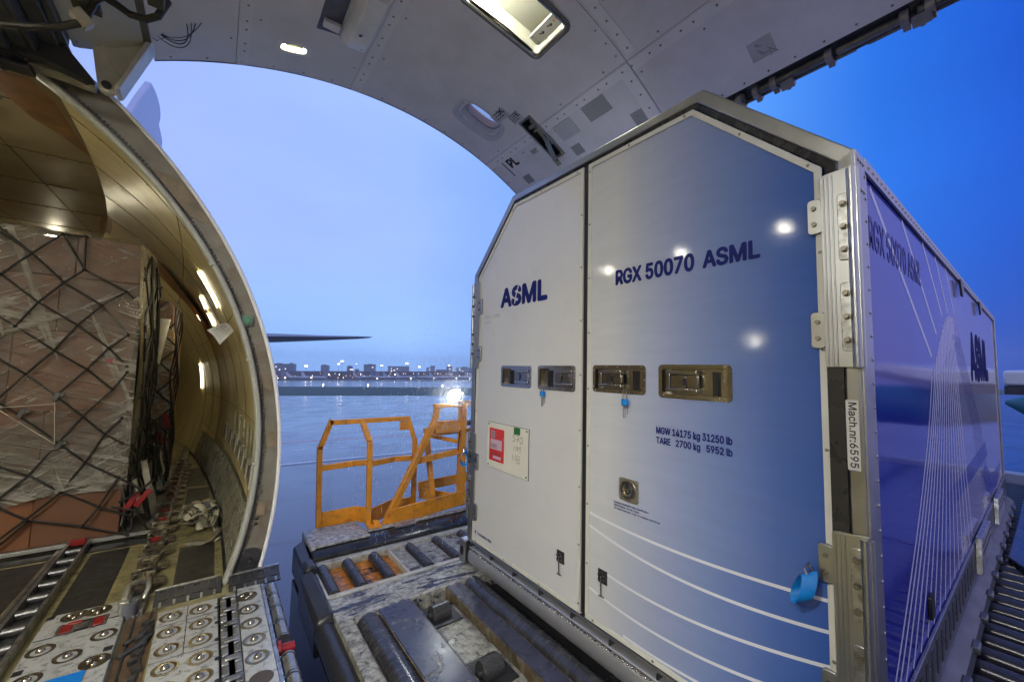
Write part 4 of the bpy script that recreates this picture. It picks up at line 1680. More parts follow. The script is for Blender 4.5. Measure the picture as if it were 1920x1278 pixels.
G_DOOR = grad_mat('door_livery', 1, [(0, (.035, .098, .36)), (.03, (.040, .105, .37)), (.175, (.078, .150, .42)), (.417, (.19, .26, .49)), (.61, (.30, .35, .53)), (.80, (.44, .475, .565)), (.95, (.575, .59, .595))], rough=.085, dropd=.40, org=1.575, lo_=.47, hi_=1.50, coat=.25, z=.04)
M_DL = mat('door_white', (.62, .625, .615), .10, var=.03, vs=3, bump=.00025, bs=9, coat=.25, dropd=.28, dirt=.22, dcol=(.50, .50, .47), dscale=7, dsharp=.2)
handles = {'l': [(2.392, 2.043, .028, -.121, -1), (1.976, 1.639, .031, -.122, -1)], 'r': [(1.506, 1.167, .036, -.110, 1), (1.097, .762, .040, -.114, 1)]}
doors = {}
for key, poly, m in (('l', dl, M_DL), ('r', dr, G_DOOR)):
    mb = MB()
    mb.plate(SF, poly, -.05, -.006)
    d_ = mb.build('container_door', m, con, smooth=False)
    hs_ = []
    for ya, yb, z1, z0, sg in handles[key]:
        c_ = MB()
        c_.plate(SF, rrect(-ya + .012, -yb - .012, z0 + .012, z1 - .012, .012, 3), -.045, .05)
        hs_.append(c_.build('cutter', None, None, smooth=False))
    cut(d_, hs_)
    d_.data.polygons.foreach_set('use_smooth', [False] * len(d_.data.polygons))
    doors[key] = d_
    mb = MB()
    mb.ring(SF, poly, trims(poly), -.008, .0, -.001)
    mb.build('door_trim', M_TRIM, d_, smooth=False, bevel=.0015)
    mb = MB()
    tp = inset(poly, .012)
    n_ = len(tp)
    for i in range(n_):
        a, b = Vector(tp[i]), Vector(tp[(i + 1) % n_])
        L = (b - a).length
        k = max(1, int(L / .30))
        for j in range(k):
            p = a.lerp(b, (j + .12) / k)
            mb.screw(SF, p.x, p.y, .0062, -.001, .003, 8)
    mb.build('trim_screw', M_SCREW, d_)
    for ya, yb, z1, z0, sg in handles[key]:
        u0, u1 = -ya, -yb
        mb = MB()
        o_ = rrect(u0, u1, z0, z1, .02, 4)
        i_ = rrect(u0 + .018, u1 - .018, z0 + .018, z1 - .018, .01, 4)
        mb.ring(SF, o_, i_, -.007, -.002, -.003)
        n_ = len(i_)
        mb.add([SF(u, v, -.003) for u, v in i_] + [SF(u, v, -.042) for u, v in i_], [(i, (i + 1) % n_, n_ + (i + 1) % n_, n_ + i) for i in range(n_)] + [tuple(range(n_, 2 * n_))])
        for k in range(5):
            for v in (z0 + .009, z1 - .009):
                mb.screw(SF, u0 + .025 + (u1 - u0 - .05) * k / 4, v, .004, -.003, .003, 8)
        for k in range(3):
            for u in (u0 + .009, u1 - .009):
                mb.screw(SF, u, z0 + .03 + (z1 - z0 - .06) * k / 2, .004, -.003, .003, 8)
        mb.build('handle_tray', M_STEEL, d_)
        w_ = (u1 - u0)
        zc, h_ = (z0 + z1) / 2, (z1 - z0)
        P = (lambda a: u0 + a * w_) if sg > 0 else (lambda a: u1 - a * w_)
        mb = MB()
        uu = sorted((P(.10), P(.55)))
        mb.rect(SF, uu[0], uu[1], z1 - .045, z1 - .027, -.04, -.005)
        mb.rect(SF, uu[0], uu[1], z0 + .027, z0 + .045, -.04, -.005)
        uu = sorted((P(.10), P(.16)))
        mb.rect(SF, uu[0], uu[1], z0 + .027, z1 - .027, -.04, -.010)
        pieces(mb, 'latch_rail', M_STEEL, d_, bevel=.003)
        mb = MB()
        uu = sorted((P(.17), P(.39)))
        mb.plate(SF, rrect(uu[0], uu[1] - .001, z0 + .047, z1 - .047, .006, 2), -.03, -.012)
        uu = sorted((P(.395), P(.555)))
        mb.plate(SF, rrect(uu[0] + .001, uu[1], z0 + .047, z1 - .047, .012, 3), -.03, -.010)
        mb.build('latch_paddle', mat('paddle_steel', (.36, .34, .31), .22, 1, var=.15, vs=20), d_, bevel=.003)
        mb = MB()
        uu = sorted((P(.36), P(.395)))
        mb.plate(SF, sup(P(.37), zc, .011, .018, 2, 14), -.0122, -.0115)
        uu = sorted((P(.72), P(.80)))
        mb.rect(SF, uu[0], uu[1], z0 + .02, z1 - .03, -.041, -.03)
        mb.build('latch_recess', M_BLACK, d_)
    # lower pin catches
    for (y, z, y2, z2) in ([(1.745, -1.085, 1.734, -1.177)] if key == 'l' else [(1.43, -1.066, 1.425, -1.162)]):
        mb = MB()
        mb.rect(SF, -y - .030, -y + .030, z - .034, z + .034, -.006, -.003)
        c_ = mb.build('pin_catch', M_BLACK, d_)
        mb = MB()
        for du in (-.012, .012):
            mb.cyl(SF(-y + du, z + .012, -.004), SF(-y + du, z + .012, .012), .008, 10)
            mb.cyl(SF(-y + du, z - .012, -.004), SF(-y + du, z - .012, .012), .008, 10)
        mb.tube([SF(-y, z + .01, .008), SF(-y, z - .03, .012), SF(-y, z - .095, .006)], .004, 8)
        mb.tube([SF(-y - .018, z - .095, .006), SF(-y + .018, z - .095, .006)], .0035, 8)
        mb.build('catch_pin', M_STEEL, d_)
DL, DR = doors['l'], doors['r']
# lettering
OF = -.0045
text('RGX 50070', SF, -1.353, .458, .437, .084, M_NAVY, DR, off=OF, bold=.028)
text('ASML', SF, -.880, .458, .232, .080, M_NAVY, DR, off=OF, bold=.028)
text('ASML', SF, -2.420, .452, .525, .150, M_NAVY, DL, off=OF, bold=.036)
mb = MB()                             # the pale curl that cuts through the S
mb.ribbon([SF(-2.247 + .05 * t, .47 + .13 * t + .02 * math.sin(t * 3.1), -.0036) for t in [i / 8 for i in range(9)]], [(0, -1, -.5)] * 9, .011)
mb.build('logo_curl', M_DL, DL, smooth=False)
text('MGW 14175 kg 31250 lb', SF, -1.112, -.293, .346, .042, M_NAVY, DR, off=OF, bold=.018)
text('TARE   2700 kg   5952 lb', SF, -1.112, -.338, .346, .040, M_NAVY, DR, off=OF, bold=.018)
text('Pressure Equalization Valve Specification:', SF, -1.358, -.668, .205, .011, M_NAVY, DR, off=OF, bold=.02)
text('Open Pressure = 35 mb / 0.5psi', SF, -1.358, -.683, .15, .011, M_NAVY, DR, off=OF, bold=.02)
text('Air Flow at 140 mb / 2 psi = 9.4 dm3/s / 20 ft3/min', SF, -1.358, -.698, .265, .011, M_NAVY, DR, off=OF, bold=.02)
text('PLACE DOLLY HERE', SF, -2.655, -1.262, .19, .020, M_NAVY, DL, off=OF, bold=.015)
mb = MB()
mb.add([SF(-2.697, -1.242, OF), SF(-2.672, -1.242, OF), SF(-2.684, -1.268, OF)], [(0, 1, 2)])
mb.build('arrow_mark', M_NAVY, DL, smooth=False)
text('MALH-JGSBS', SF, -2.628, .392, .20, .026, mat('print_faint', (.25, .25, .24), .5), DL, off=OF, bold=-.004)
text('LXTCL', SF, -2.628, .352, .09, .022, mat('print_faint', (.25, .25, .24)), DL, off=OF, bold=-.004)
# white arcs of the door print
mb = MB()
for p0, p1, p2, p3 in (((-1.54, -.765), (-1.22, -.80), (-.86, -.80), (-.463, -.745)), ((-1.54, -.83), (-1.2, -.915), (-.86, -.925), (-.463, -.845)),
                       ((-1.42, -1.04), (-1.15, -1.075), (-.85, -1.06), (-.463, -.955)), ((-1.54, -1.155), (-1.2, -1.215), (-.85, -1.20), (-.463, -1.07)), ((-1.3, -1.29), (-1.1, -1.3), (-.8, -1.285), (-.463, -1.19))):
    pts, sd = [], []
    for i in range(25):
        t = i / 24
        q = [(1 - t) ** 3 * p0[k] + 3 * t * (1 - t) ** 2 * p1[k] + 3 * t * t * (1 - t) * p2[k] + t ** 3 * p3[k] for k in (0, 1)]
        dq = [3 * (1 - t) ** 2 * (p1[k] - p0[k]) + 6 * t * (1 - t) * (p2[k] - p1[k]) + 3 * t * t * (p3[k] - p2[k]) for k in (0, 1)]
        pts.append(SF(q[0], q[1], OF - .0005))
        sd.append((0, dq[1], dq[0]))
    mb.ribbon(pts, sd, .0125)
mb.build('livery_arc', M_LINEW, DR, smooth=False)
# data plate with document pouch, sticker and handwriting
mb = MB()
mb.rect(SF, -2.545, -2.056, -.722, -.393, -.006, .0)
dp = mb.build('data_plate', mat('plate_white', (.72, .71, .60), .35, var=.03), DL, smooth=False)
mb = MB()
mb.ring(SF, [(-2.5475, -.7245), (-2.0535, -.7245), (-2.0535, -.3905), (-2.5475, -.3905)], [(-2.5445, -.7215), (-2.0565, -.7215), (-2.0565, -.3935), (-2.5445, -.3935)], -.006, -.0012)
mb.build('plate_edge', M_INK, DL, smooth=False)
mb = MB()
for u, v in ((-2.527, -.408), (-2.073, -.408), (-2.073, -.705), (-2.527, -.705)):
    mb.screw(SF, u, v, .007, 0, .003)
pieces(mb, 'plate_rivet', M_BLACK, DL)
mb = MB()
mb.rect(SF, -2.513, -2.328, -.668, -.433, 0, .002)
mb.build('document_pouch', mat('pouch_red', (.62, .035, .02), .25, var=.08, coat=.5), DL, smooth=False)
mb = MB()
mb.rect(SF, -2.495, -2.443, -.502, -.452, .002, .0028)
mb.rect(SF, -2.497, -2.352, -.585, -.512, .002, .0028)
mb.rect(SF, -2.463, -2.362, -.650, -.630, .002, .0028)
pieces(mb, 'pouch_paper', mat('paper_pink', (.55, .40, .48), .4), DL, smooth=False)
mb = MB()
for k in range(7):
    mb.rect(SF, -2.49 + k * .0065, -2.4875 + k * .0065, -.498, -.456, .0028, .0034)
for k in range(4):
    mb.rect(SF, -2.487, -2.42 + .012 * (k % 2), -.548 - k * .008, -.545 - k * .008, .0028, .0034)
for k in range(5):
    mb.rect(SF, -2.49 + k * .024, -2.476 + k * .024, -.622, -.608, .002, .0028)
mb.build('pouch_print', mat('ink_purple', (.06, .02, .03), .5), DL, smooth=False)
mb = MB()
mb.rect(SF, -2.216, -2.146, -.443, -.395, 0, .001)
mb.build('green_sticker', mat('sticker_green', (.02, .16, .035), .5), DL, smooth=False)
M_HAND = mat('marker_brown', (.16, .12, .10), .5)
hand = MB()


def hw(strokes, u, v, w, h):
    for st_ in strokes:
        p = [SF(u + a * w, v + b * h, .0016) for a, b in st_]
        sd = []
        for i in range(len(p)):
            d = p[min(i + 1, len(p) - 1)] - p[max(i - 1, 0)]
            sd.append((0, -d.z, d.y) if d.length > 0 else (0, 1, 0))
        hand.ribbon(p, sd, .0042)


circ_ = [(.5 + .48 * math.cos(i * .45), .5 + .5 * math.sin(i * .45)) for i in range(15)]
hw([[(.9, 1), (.15, 1), (.1, .6), (.6, .6), (.9, .35), (.6, .02), (0, .1)]], -2.226, -.492, .032, .044)
hw([[(0, 1), (1, 1), (.3, 0)], [(.2, .5), (.8, .5)]], -2.186, -.494, .032, .044)
hw([circ_], -2.146, -.497, .032, .044)
hw([[(0, 0), (.05, 1), (.9, 0), (1, 1)]], -2.212, -.555, .028, .036)
hw([circ_], -2.176, -.540, .014, .016)
hw([[(.1, .5), (.8, .5)]], -2.176, -.552, .016, .01)
hw([[(0, .6), (.5, 1), (.45, 0)]], -2.152, -.560, .024, .046)
hw([[(0, 0), (.1, 1), (.5, .4), (.9, 1), (1, 0)]], -2.224, -.622, .036, .044)
hw([[(.1, 0), (.1, 1), (.8, .9), (.8, .6), (.15, .5), (.95, .4), (.9, .05), (.1, 0)]], -2.176, -.632, .036, .052)
hand.build('handwriting', M_HAND, DL, smooth=False)
# pressure valve
mb = MB()
uv, vv = -1.266, -.5845
mb.plate(SF, rrect(uv - .056, uv + .056, vv - .055, vv + .055, .008, 3), -.006, .002)
for du in (-.045, .045):
    for dv in (-.044, .044):
        mb.screw(SF, uv + du, vv + dv, .005, .002, .003)
mb.build('valve_plate', mat('valve_metal', (.42, .40, .32), .35, .8, var=.08), DR, bevel=.001)
mb = MB()
mb.ring(SF, sup(uv, vv, .046, .046), sup(uv, vv, .040, .040), 0, .007)
mb.ring(SF, sup(uv, vv, .028, .028), sup(uv, vv, .017, .017), -.004, .010, .006)
mb.ring(SF, sup(uv, vv, .013, .013), sup(uv, vv, .006, .006), -.004, .009)
mb.build('valve_ring', M_STEEL, DR)
mb = MB()
mb.plate(SF, sup(uv, vv, .040, .040), .002, .0028)
mb.build('valve_well', M_DARK, DR)


# hinge plates and tabs
def hinge_side(sg, yp, ztabs, upper, lower):
    """sg: +1 right post, -1 left post (mirrored in y)"""
    Y = (lambda y: y) if sg > 0 else (lambda y: 2 * 1.575 - y)
    S = lambda u, v, o: Vector((X0 - o, Y(u), v))
    for z0, z1 in (upper, lower):
        mb = MB()
        z1c = z1 if sg > 0 else min(z1, .69)
        mb.plate(S, [(.352, z0), (.447, z0), (.447, z1c), (.430, z1c + .004), (.352, z1c + .01)], .003, .013)
        for y in (.437, .425, .413):
            mb.rect(S, y - .0022, y + .0022, z0 + .004, z1c - .004, .013, .0155)
        p = mb.build('hinge_plate', M_ALU, con, smooth=False, bevel=.002)
        mb = MB()
        mb.cyl(S(.362, z0, .012), S(.362, z1c, .012), .013, 14)
        mb.cyl(S(.350, z0, .006), S(.350, z1c, .006), .010, 12)
        mb.build('hinge_barrel', M_ALU, con)
    mb = MB()
    for zb in ztabs['leaf']:
        mb.plate(S, rrect(.366, .400, zb - .115, zb + .115, .01, 2), .013, .018)
    pieces(mb, 'hinge_leaf', M_ALUD, con, bevel=.002)
    mb = MB()
    for zb in ztabs['leaf']:
        for dz in (-.078, 0, .078):
            mb.cyl(S(.384, zb + dz, .018), S(.384, zb + dz, .024), .011, 12)
            mb.cyl(S(.384, zb + dz, .024), S(.384, zb + dz, .034), .0085, 6)
    pieces(mb, 'hinge_bolt', mat('bolt_dull', (.24, .225, .18), .4, .9, var=.2), con, g=2)
    mb = MB()
    for zt in ztabs['tab']:
        mb.plate(S, rrect(.445, .487, zt - .062, zt + .062, .012, 3), -.001, .012)
    pieces(mb, 'hinge_tab', M_ALU, con, bevel=.002)
    mb = MB()
    for zt in ztabs['tab']:
        for dz in (-.028, .028):
            mb.cyl(S(.466, zt + dz, .015), S(.466, zt + dz, .024), .0075, 8)
    pieces(mb, 'tab_bolt', mat('bolt_dull', (.24, .225, .18)), con)


hinge_side(1, 0, {'leaf': (.505, .20, -.655, -.95), 'tab': (.563, .160, -.62, -1.02)}, (.033, .700), (-1.335, -.509))
hinge_side(-1, 0, {'leaf': (.505, .20, -.655, -.95), 'tab': (.50, .12, -.72, -1.10)}, (.005, .698), (-1.172, -.509))
# black rubber strip and bare post between the hinge plates, with the number sticker
mb = MB()
mb.rect(SF, -.447, -.402, -.509, .033, -.002, .004)
mb.build('post_rubber', M_GASK, con, smooth=False)
mb = MB()
mb.rect(SF, -.400, -.367, -.30, -.075, .004, .0055)
ns = mb.build('number_sticker', mat('sticker_white', (.62, .61, .55), .45, var=.05), con, smooth=False)
SR = lambda u, v, o: SF(-.370 - (.026 - v) - 0, -.080 - u, o)        # runs downwards
SR = lambda u, v, o: SF(-.397 + v, -.082 - u, o)
text('Mach.nr:6595', SR, 0, .004, .21, .022, M_PL, con, 'sticker_print', .0062, bold=.015)
# corner trim on the long side, rivets, eave rail, lower rail with brackets
mb = MB()
mb.rect(SS, X0 - .0, X0 + .11, HB, HE, -.002, .006)
mb.rect(SS, X0 + .11, XB, HE - .045, HE + .004, -.002, .008)
mb.rect(SS, XB - .07, XB, HB, HE - .045, -.002, .008)
ct = mb.build('corner_trim', M_ALU, con, smooth=False, bevel=.002)
mb = MB()
for k in range(26):
    mb.screw(SS, X0 + .10, -1.3 + k * .08, .0055, .006, .004, 6)
for k in range(95):
    mb.screw(SS, X0 + .15 + k * .0625, HE - .022, .0055, .008, .004, 6)
for k in range(6):
    mb.screw(SS, X0 + .025 + .03 * (k % 3), HE - .03 - .10 * (k // 3), .006, .006, .005, 8)
tag(mb.build('trim_rivet', M_STEEL, con), kind='stuff')
mb = MB()
for x in (4.25, 5.6):
    mb.prism([SS(x, HE - .05, .008), SS(x + .22, HE - .05, .008), SS(x + .14, HE - .16, .008), SS(x + .08, HE - .16, .008)], (0, -.012, 0))
pieces(mb, 'top_bracket', M_STEELD, con)
mb = MB()
mb.rect(SS, X0 + .11, XB, -1.355, -1.13, -.002, .01)
mb.build('lower_rail', mat('rail_galv', (.24, .25, .28), .3, .8, var=.25, vs=5, dropd=.4), con, smooth=False, bevel=.003)
mb = MB()
for k in range(46):
    x = X0 + .2 + k * .128
    mb.rect(SS, x, x + .05, -1.30, -1.16, .01, .0125)  # dark blocks painted on the rail as its alternating reflections
pieces(mb, 'rail_reflection', mat('rail_reflection', (.13, .13, .14), .35, .8, var=.3), con, smooth=False)
for x in (4.25, 5.85):
    mb = MB()
    mb.prism([SS(x, -1.32, .012), SS(x + .75, -1.32, .012), SS(x + .75, -1.11, .012), SS(x + .05, -1.09, .012)], (0, -.03, 0))
    b_ = mb.build('net_bracket', M_ALUD, con, smooth=False, bevel=.003)
    mb = MB()
    for k in range(14):
        for j in range(2):
            mb.screw(SS, x + .1 + k * .045, -1.15 - j * .05, .010, .042, .003, 8)
    mb.build('bracket_hole', M_DARK, con)
mb = MB()
mb.plate(SS, rrect(2.60, 2.68, -1.065, -.965, .01, 2), -.002, .010)
mb.build('side_latch', M_BLACK, con)
# pallet base
mb = MB()
mb.box(1.70, XB + .03, YR - .03, YL + .03, -1.51, -1.475)
mb.box(1.72, XB, YR + .02, YL - .02, -1.475, HB + .004)
base_ = mb.build('base_pallet', mat('base_dark', (.055, .055, .055), .4, .5, var=.4, vs=10), con, smooth=False, bevel=.003)
mb = MB()
prof4 = [(1.735, -1.395), (1.69, -1.395), (1.672, -1.403), (1.662, -1.425), (1.660, -1.465), (1.668, -1.49), (1.735, -1.49)]
mb.prism([(x, YR - .03, z) for x, z in prof4], (0, YL - YR - .02, 0))
mb.prism([(1.675, YR, -1.368), (1.665, YR, -1.372), (1.665, YR, -1.382), (1.675, YR, -1.386), (1.73, YR, -1.386), (1.73, YR, -1.368)], (0, YL - YR - .06, 0))
mb.build('base_rail', mat('rail_silver', (.50, .51, .53), .40, .75, var=.06, vs=14), con, bevel=.003)
mb = MB()
y = YR + .02
while y < YL - .1:
    mb.sphere((1.676, y, -1.400), .0065, 8, 6)
    y += .0254
tag(mb.build('track_stud', M_STEEL, con), kind='stuff')
mb = MB()
for k in range(9):
    mb.box(1.69, 1.70, YR + .12 + k * .27, YR + .145 + k * .27, -1.395, -1.386)
    mb.box(1.67, 1.72, YR + .2 + k * .27, YR + .21 + k * .27, -1.394, HB)
pieces(mb, 'base_clip', M_STEELD, con)
mb = MB()
prof5 = [(.36, -1.375), (.335, -1.385), (.295, -1.42), (.285, -1.465), (.295, -1.505), (.36, -1.505)]
mb.prism([(1.66, y, z) for y, z in prof5], (XB - 1.63, 0, 0))
mb.build('base_rail', mat('rail_side', (.085, .09, .11), .35, .3, var=.35, vs=5, dropd=.5), con, bevel=.003)
mb = MB()
for k in range(13):
    x = 2.05 + k * .44
    mb.obox((x, .288, -1.43), .10, .035, .04)
pieces(mb, 'rail_cleat', mat('cleat', (.14, .145, .16), .4, .7, var=.2), con, bevel=.008)
mb = MB()                            # corner casting at the left foot
mb.box(1.642, 1.76, 2.765, 2.845, -1.51, -1.335)
cc_ = mb.build('corner_casting', M_ALU, con, bevel=.006)
mb = MB()
mb.plate(lambda u, v, o: Vector((1.642 - o, -u, v)), sup(-2.806, -1.42, .022, .035, 2.4, 20), 0, .001)
mb.build('casting_hole', M_BLACK, con)

# print on the long side
M_LS = mat('livery_line_white', (.74, .73, .86), .3, var=.02)
text('RGX 50070 ASML', SS, 1.86, .465, 1.0, .125, mat('navy_side_dim', (.014, .021, .27), .35, var=.02, spec=.15), side, off=-.0034, bold=.012)
text('ASML', SS, 4.87, -.02, 1.62, .43, M_NAVYS, side, off=-.0034, bold=.05)
mb = MB()
for k in range(16):                   # fan of lines from the top of the arch to the foot
    f = k / 15
    xt = 3.02 + .95 * f ** .8
    zt = .02 + .39 * math.sin(min(1, f * 1.25) * math.pi / 2)
    xb = 1.86 + 2.5 * f ** 1.15
    pts, sd = [], []
    for i in range(17):
        t = i / 16
        x = xt + (xb - xt) * (t ** 1.35)
        z = zt + (-1.125 - zt) * t
        pts.append(SS(x, z, -.0034))
    for i in range(17):
        d = pts[min(16, i + 1)] - pts[max(0, i - 1)]
        sd.append((-d.z, 0, d.x))
    mb.ribbon(pts, sd, .020 + .012 * f)
for x0, z0, x1, z1 in ((1.90, .70, 3.05, .12), (2.45, .71, 3.25, .25), (2.95, .715, 3.5, .38), (3.35, .715, 3.75, .42), (3.75, .715, 4.05, .45)):
    d = Vector((x1 - x0, 0, z1 - z0))
    mb.ribbon([SS(x0, z0, -.0034), SS(x1, z1, -.0034)], [(-d.z, 0, d.x)] * 2, .026)
mb.build('livery_line', M_LS, side, smooth=False)
mb = MB()                             # pale crest of the arch
top = [(3.05 + 1.3 * t, .02 + .42 * math.sin(min(1, t * 1.35) * math.pi / 2) - .06 * max(0, t - .75) * 4) for t in [i / 14 for i in range(15)]]
bot = [(4.25 - .95 * t, .28 - .10 * t - .15 * t * t) for t in [i / 10 for i in range(11)]]
mb.add([SS(u, v, -.0037) for u, v in top + bot], [tuple(range(len(top) + len(bot)))])
mb.build('livery_arch', mat('arch_pale', (.24, .23, .62), .3, var=.05), side, smooth=False)
mb = MB()
mb.add([SS(2.3, -.80, -.0037), SS(2.9, -.66, -.0037), SS(5.7, -.56, -.0037), SS(5.85, -.70, -.0037), SS(3.6, -.745, -.0037), SS(2.3, -1.02, -.0037)], [(0, 1, 2, 3, 4, 5)])
mb.build('livery_band', mat('band_blue', (.03, .045, .36), .25, var=.05), side, smooth=False)
mb = MB()
cup = [(5.25, -.78), (5.55, -.98), (6.0, -1.08), (6.6, -1.10), (7.1, -1.04), (7.35, -.92), (7.0, -.93), (6.5, -.93), (6.0, -.88), (5.6, -.76)]
mb.add([SS(u, v, -.0037) for u, v in cup], [tuple(range(len(cup)))])
for k in range(7):
    x0, x1 = 4.45 + .06 * k, 5.3 + .12 * k
    d = Vector((x1 - x0, 0, -1.2))
    mb.ribbon([SS(x0 - .55, .30, -.0033), SS((x0 + x1) / 2 - .12, -.35, -.0033), SS(x1, -.95 - .015 * k, -.0033)], [(1, 0, .6)] * 3, .012)
mb.build('livery_cup', mat('cup_blue', (.05, .06, .36), .25, var=.05), side, smooth=False)


# ------------------------------------------------------------------ padlocks and tie straps on the container
def padlock(y, z, lab):
    p = empty('padlock', (X0 - .012, y, z), lab, 'padlock', 'padlocks on the door handles')
    mb = MB()
    mb.obox((X0 - .022, y, z), .02, .034, .034)
    mb.build('lock_body', M_BLUEP, p, bevel=.004)
    mb = MB()
    mb.tube([(X0 - .022, y - .011, z + .015), (X0 - .022, y - .012, z + .05), (X0 - .020, y - .006, z + .066), (X0 - .018, y + .006, z + .066), (X0 - .02, y + .012, z + .05), (X0 - .022, y + .011, z + .015)], .0028, 6)
    mb.build('shackle', M_STEEL, p)
    mb = MB()
    for dy in (-.010, .002, .012):
        mb.tube([(X0 - .018, y + dy, z - .016), (X0 - .014, y + dy * 1.2, z - .06 - .02 * (dy > 0))], .0014, 4)
    mb.build('seal_wire', M_INK, p)
    return p


padlock(1.272, -.150, 'blue padlock under the inner handle of the bluish door')
padlock(1.90, -.147, 'blue padlock under the handle of the plain white door')


def loop(y, z, r, ax, lab):
    p = empty('strap_loop', (X0 - .03, y, z), lab, 'strap', 'blue strap loops on the door hinges')
    mb = MB()
    pts, sd = [], []
    n = 26
    e1 = Vector((-.72, .55 * ax, 0))
    for i in range(n + 1):
        t = 2 * math.pi * i / n
        pts.append(Vector((X0 - .05, y, z - r)) + e1 * r * .60 * math.sin(t) * (1.1 - .4 * math.cos(t)) + Vector((0, 0, r * math.cos(t))) + Vector((-.35, -.5 * ax, 0)) * r * .5 * (1 - math.cos(t)))
        sd.append((.55, .72 * ax, .35))
    mb.ribbon(pts, sd, r * 1.05)
    mb.build('webbing', mat('webbing_blue', (.0, .17, .50), .45, var=.15, vs=30), p, recalc=False)
    mb = MB()
    mb.tube([(X0 - .012, y + .01, z + .02), (X0 - .055, y + .012, z + .012), (X0 - .06, y - .004, z - .02), (X0 - .015, y - .004, z - .03), (X0 - .012, y + .01, z + .02)], .0035, 6)
    mb.build('ring', M_STEEL, p)


loop(.503, -.655, .047, -1, 'large blue webbing loop hanging from the near right hinge')
loop(2.79, -.655, .048, 1, 'small blue webbing loop hanging from the far left hinge')

# =================================================================== LOADER
ZD = -1.53
ldr = empty('container_loader', (4.5, 1.2, GZ), 'worn wet roller loader with orange rails carrying the freight container', 'loader')


def worn(name, col, chip, amt, sc=7, rough=.3, st=None):
    """dark paint flaked down to white, wet"""
    m, t, b = base(name)
    n = noise(t, sc, 9, .72, dist=.8, vec=st)
    n3 = noise(t, sc * 6, 6, .7)
    nn = mth(t, 'MULTIPLY_ADD', n3, .18, n)
    f = ramp(t, nn, [(amt - .012, (0, 0, 0)), (amt + .012, (1, 1, 1))])
    grime = ramp(t, noise(t, 22, 8, .75), [(.40, (.25, .25, .25)), (.66, (1, 1, 1))])
    ch = mixc(t, 1.0, (*chip, 1), grime, 'MULTIPLY')
    dk = ramp(t, noise(t, 11, 6, .65), [(.3, tuple(c * .55 for c in col)), (.7, tuple(c * 1.4 for c in col))])
    t.links.new(mixc(t, f, dk, ch), b.inputs['Base Color'])
    rr = ramp(t, f, [(0, (rough * .5,) * 3), (1, (.5,) * 3)])
    rr2 = mixc(t, ramp(t, noise(t, 5, 4, .6), [(.45, (0, 0, 0)), (.6, (1, 1, 1))]), rr, (.33, .33, .33))
    t.links.new(rr2, b.inputs['Roughness'])
    bn = nd(t, 'ShaderNodeBump')
    bn.inputs['Strength'].default_value = 1
    bn.inputs['Distance'].default_value = .0012
    t.links.new(f, bn.inputs['Height'])
    t.links.new(drops(t, 70, .004, bn.outputs[0], .25), b.inputs['Normal'])
    return m


W_DECK = worn('deck_worn', (.030, .034, .066), (.40, .40, .37), .70, 5, .5)
W_CROSS = worn('cross_worn', (.030, .033, .062), (.52, .51, .46), .555, 5, .4, (.55, 2.4, 1))
W_PIT = worn('pit_worn', (.05, .045, .035), (.42, .41, .34), .50, 16, .5)
W_SIDE = worn('edge_worn', (.05, .05, .06), (.45, .44, .40), .56, 9)
W_TOP = worn('step_worn', (.06, .055, .05), (.58, .57, .55), .46, 6)
W_OR = worn('orange_worn', (.03, .02, .012), (.75, .26, .015), .50, 7, .3, (.5, 1.6, 1))
M_ROLL = mat('roller_steel', (.055, .055, .06), .25, .55, var=.35, vs=6, dirt=.35, dcol=(.13, .12, .12), dscale=9, stretch=(1.2, 4.5, 1.2), bump=.0008, bs=5)
M_RUST = mat('edge_rust', (.10, .07, .035), .5, .3, var=.5, vs=14, dirt=.4, dcol=(.3, .28, .22), dscale=18)
M_CHAN = mat('channel_dark', (.022, .023, .026), .22, .2, var=.5, vs=10, dropd=.5)
Y1 = 2.60                       # rear end of the long bays
YF = -1.4                       # front end of the deck (behind the camera)
mb = MB()
mb.box(.675, 10.2, YF, 3.46, -1.95, -1.64)
lf = mb.build('deck_frame', M_CHAN, ldr)
# plates of the deck: x ranges of the long bays
mb = MB()
for x0, x1 in ((.68, .765), (.925, 1.135), (1.405, 1.512)):
    mb.box(x0, x1, YF, Y1, -1.66, ZD)
dk = pieces(mb, 'deck_plate', W_DECK, ldr, bevel=.004)
dk[0].data.materials[0] = W_PIT
mb = MB()
mb.box(.68, 10.2, Y1, 2.88, -1.66, ZD - .002)
mb.build('deck_plate', W_CROSS, ldr, bevel=.004)
mb = MB()
for x in (.766, .919, 1.136, 1.399, 1.513):
    mb.box(x, x + .005, YF, Y1 - .003, -1.655, ZD - .004)
pieces(mb, 'plate_edge', M_RUST, ldr)
mb = MB()
mb.box(.772, .918, YF, Y1 - .004, -1.66, -1.63)
mb.box(1.541, 1.75, YF, Y1 - .004, -1.66, -1.60)
pieces(mb, 'roller_bay', M_CHAN, ldr)
mb = MB()
mb.cyl((.845, YF, -1.578), (.845, 2.545, -1.578), .076, 28)
mb.build('deck_roller', M_ROLL, ldr)
mb = MB()
mb.box(.775, .915, 2.548, 2.598, -1.65, ZD + .003)
mb.build('roller_end', W_PIT, ldr, bevel=.004)
mb = MB()
mb.cyl((1.592, YF, -1.575), (1.592, 2.56, -1.575), .074, 28)
mb.build('deck_roller', M_ROLL, ldr)
mb = MB()
mb.box(1.141, 1.398, YF, Y1 - .12, -1.66, -1.595)
mb.build('drive_tray', W_PIT, ldr, bevel=.004)
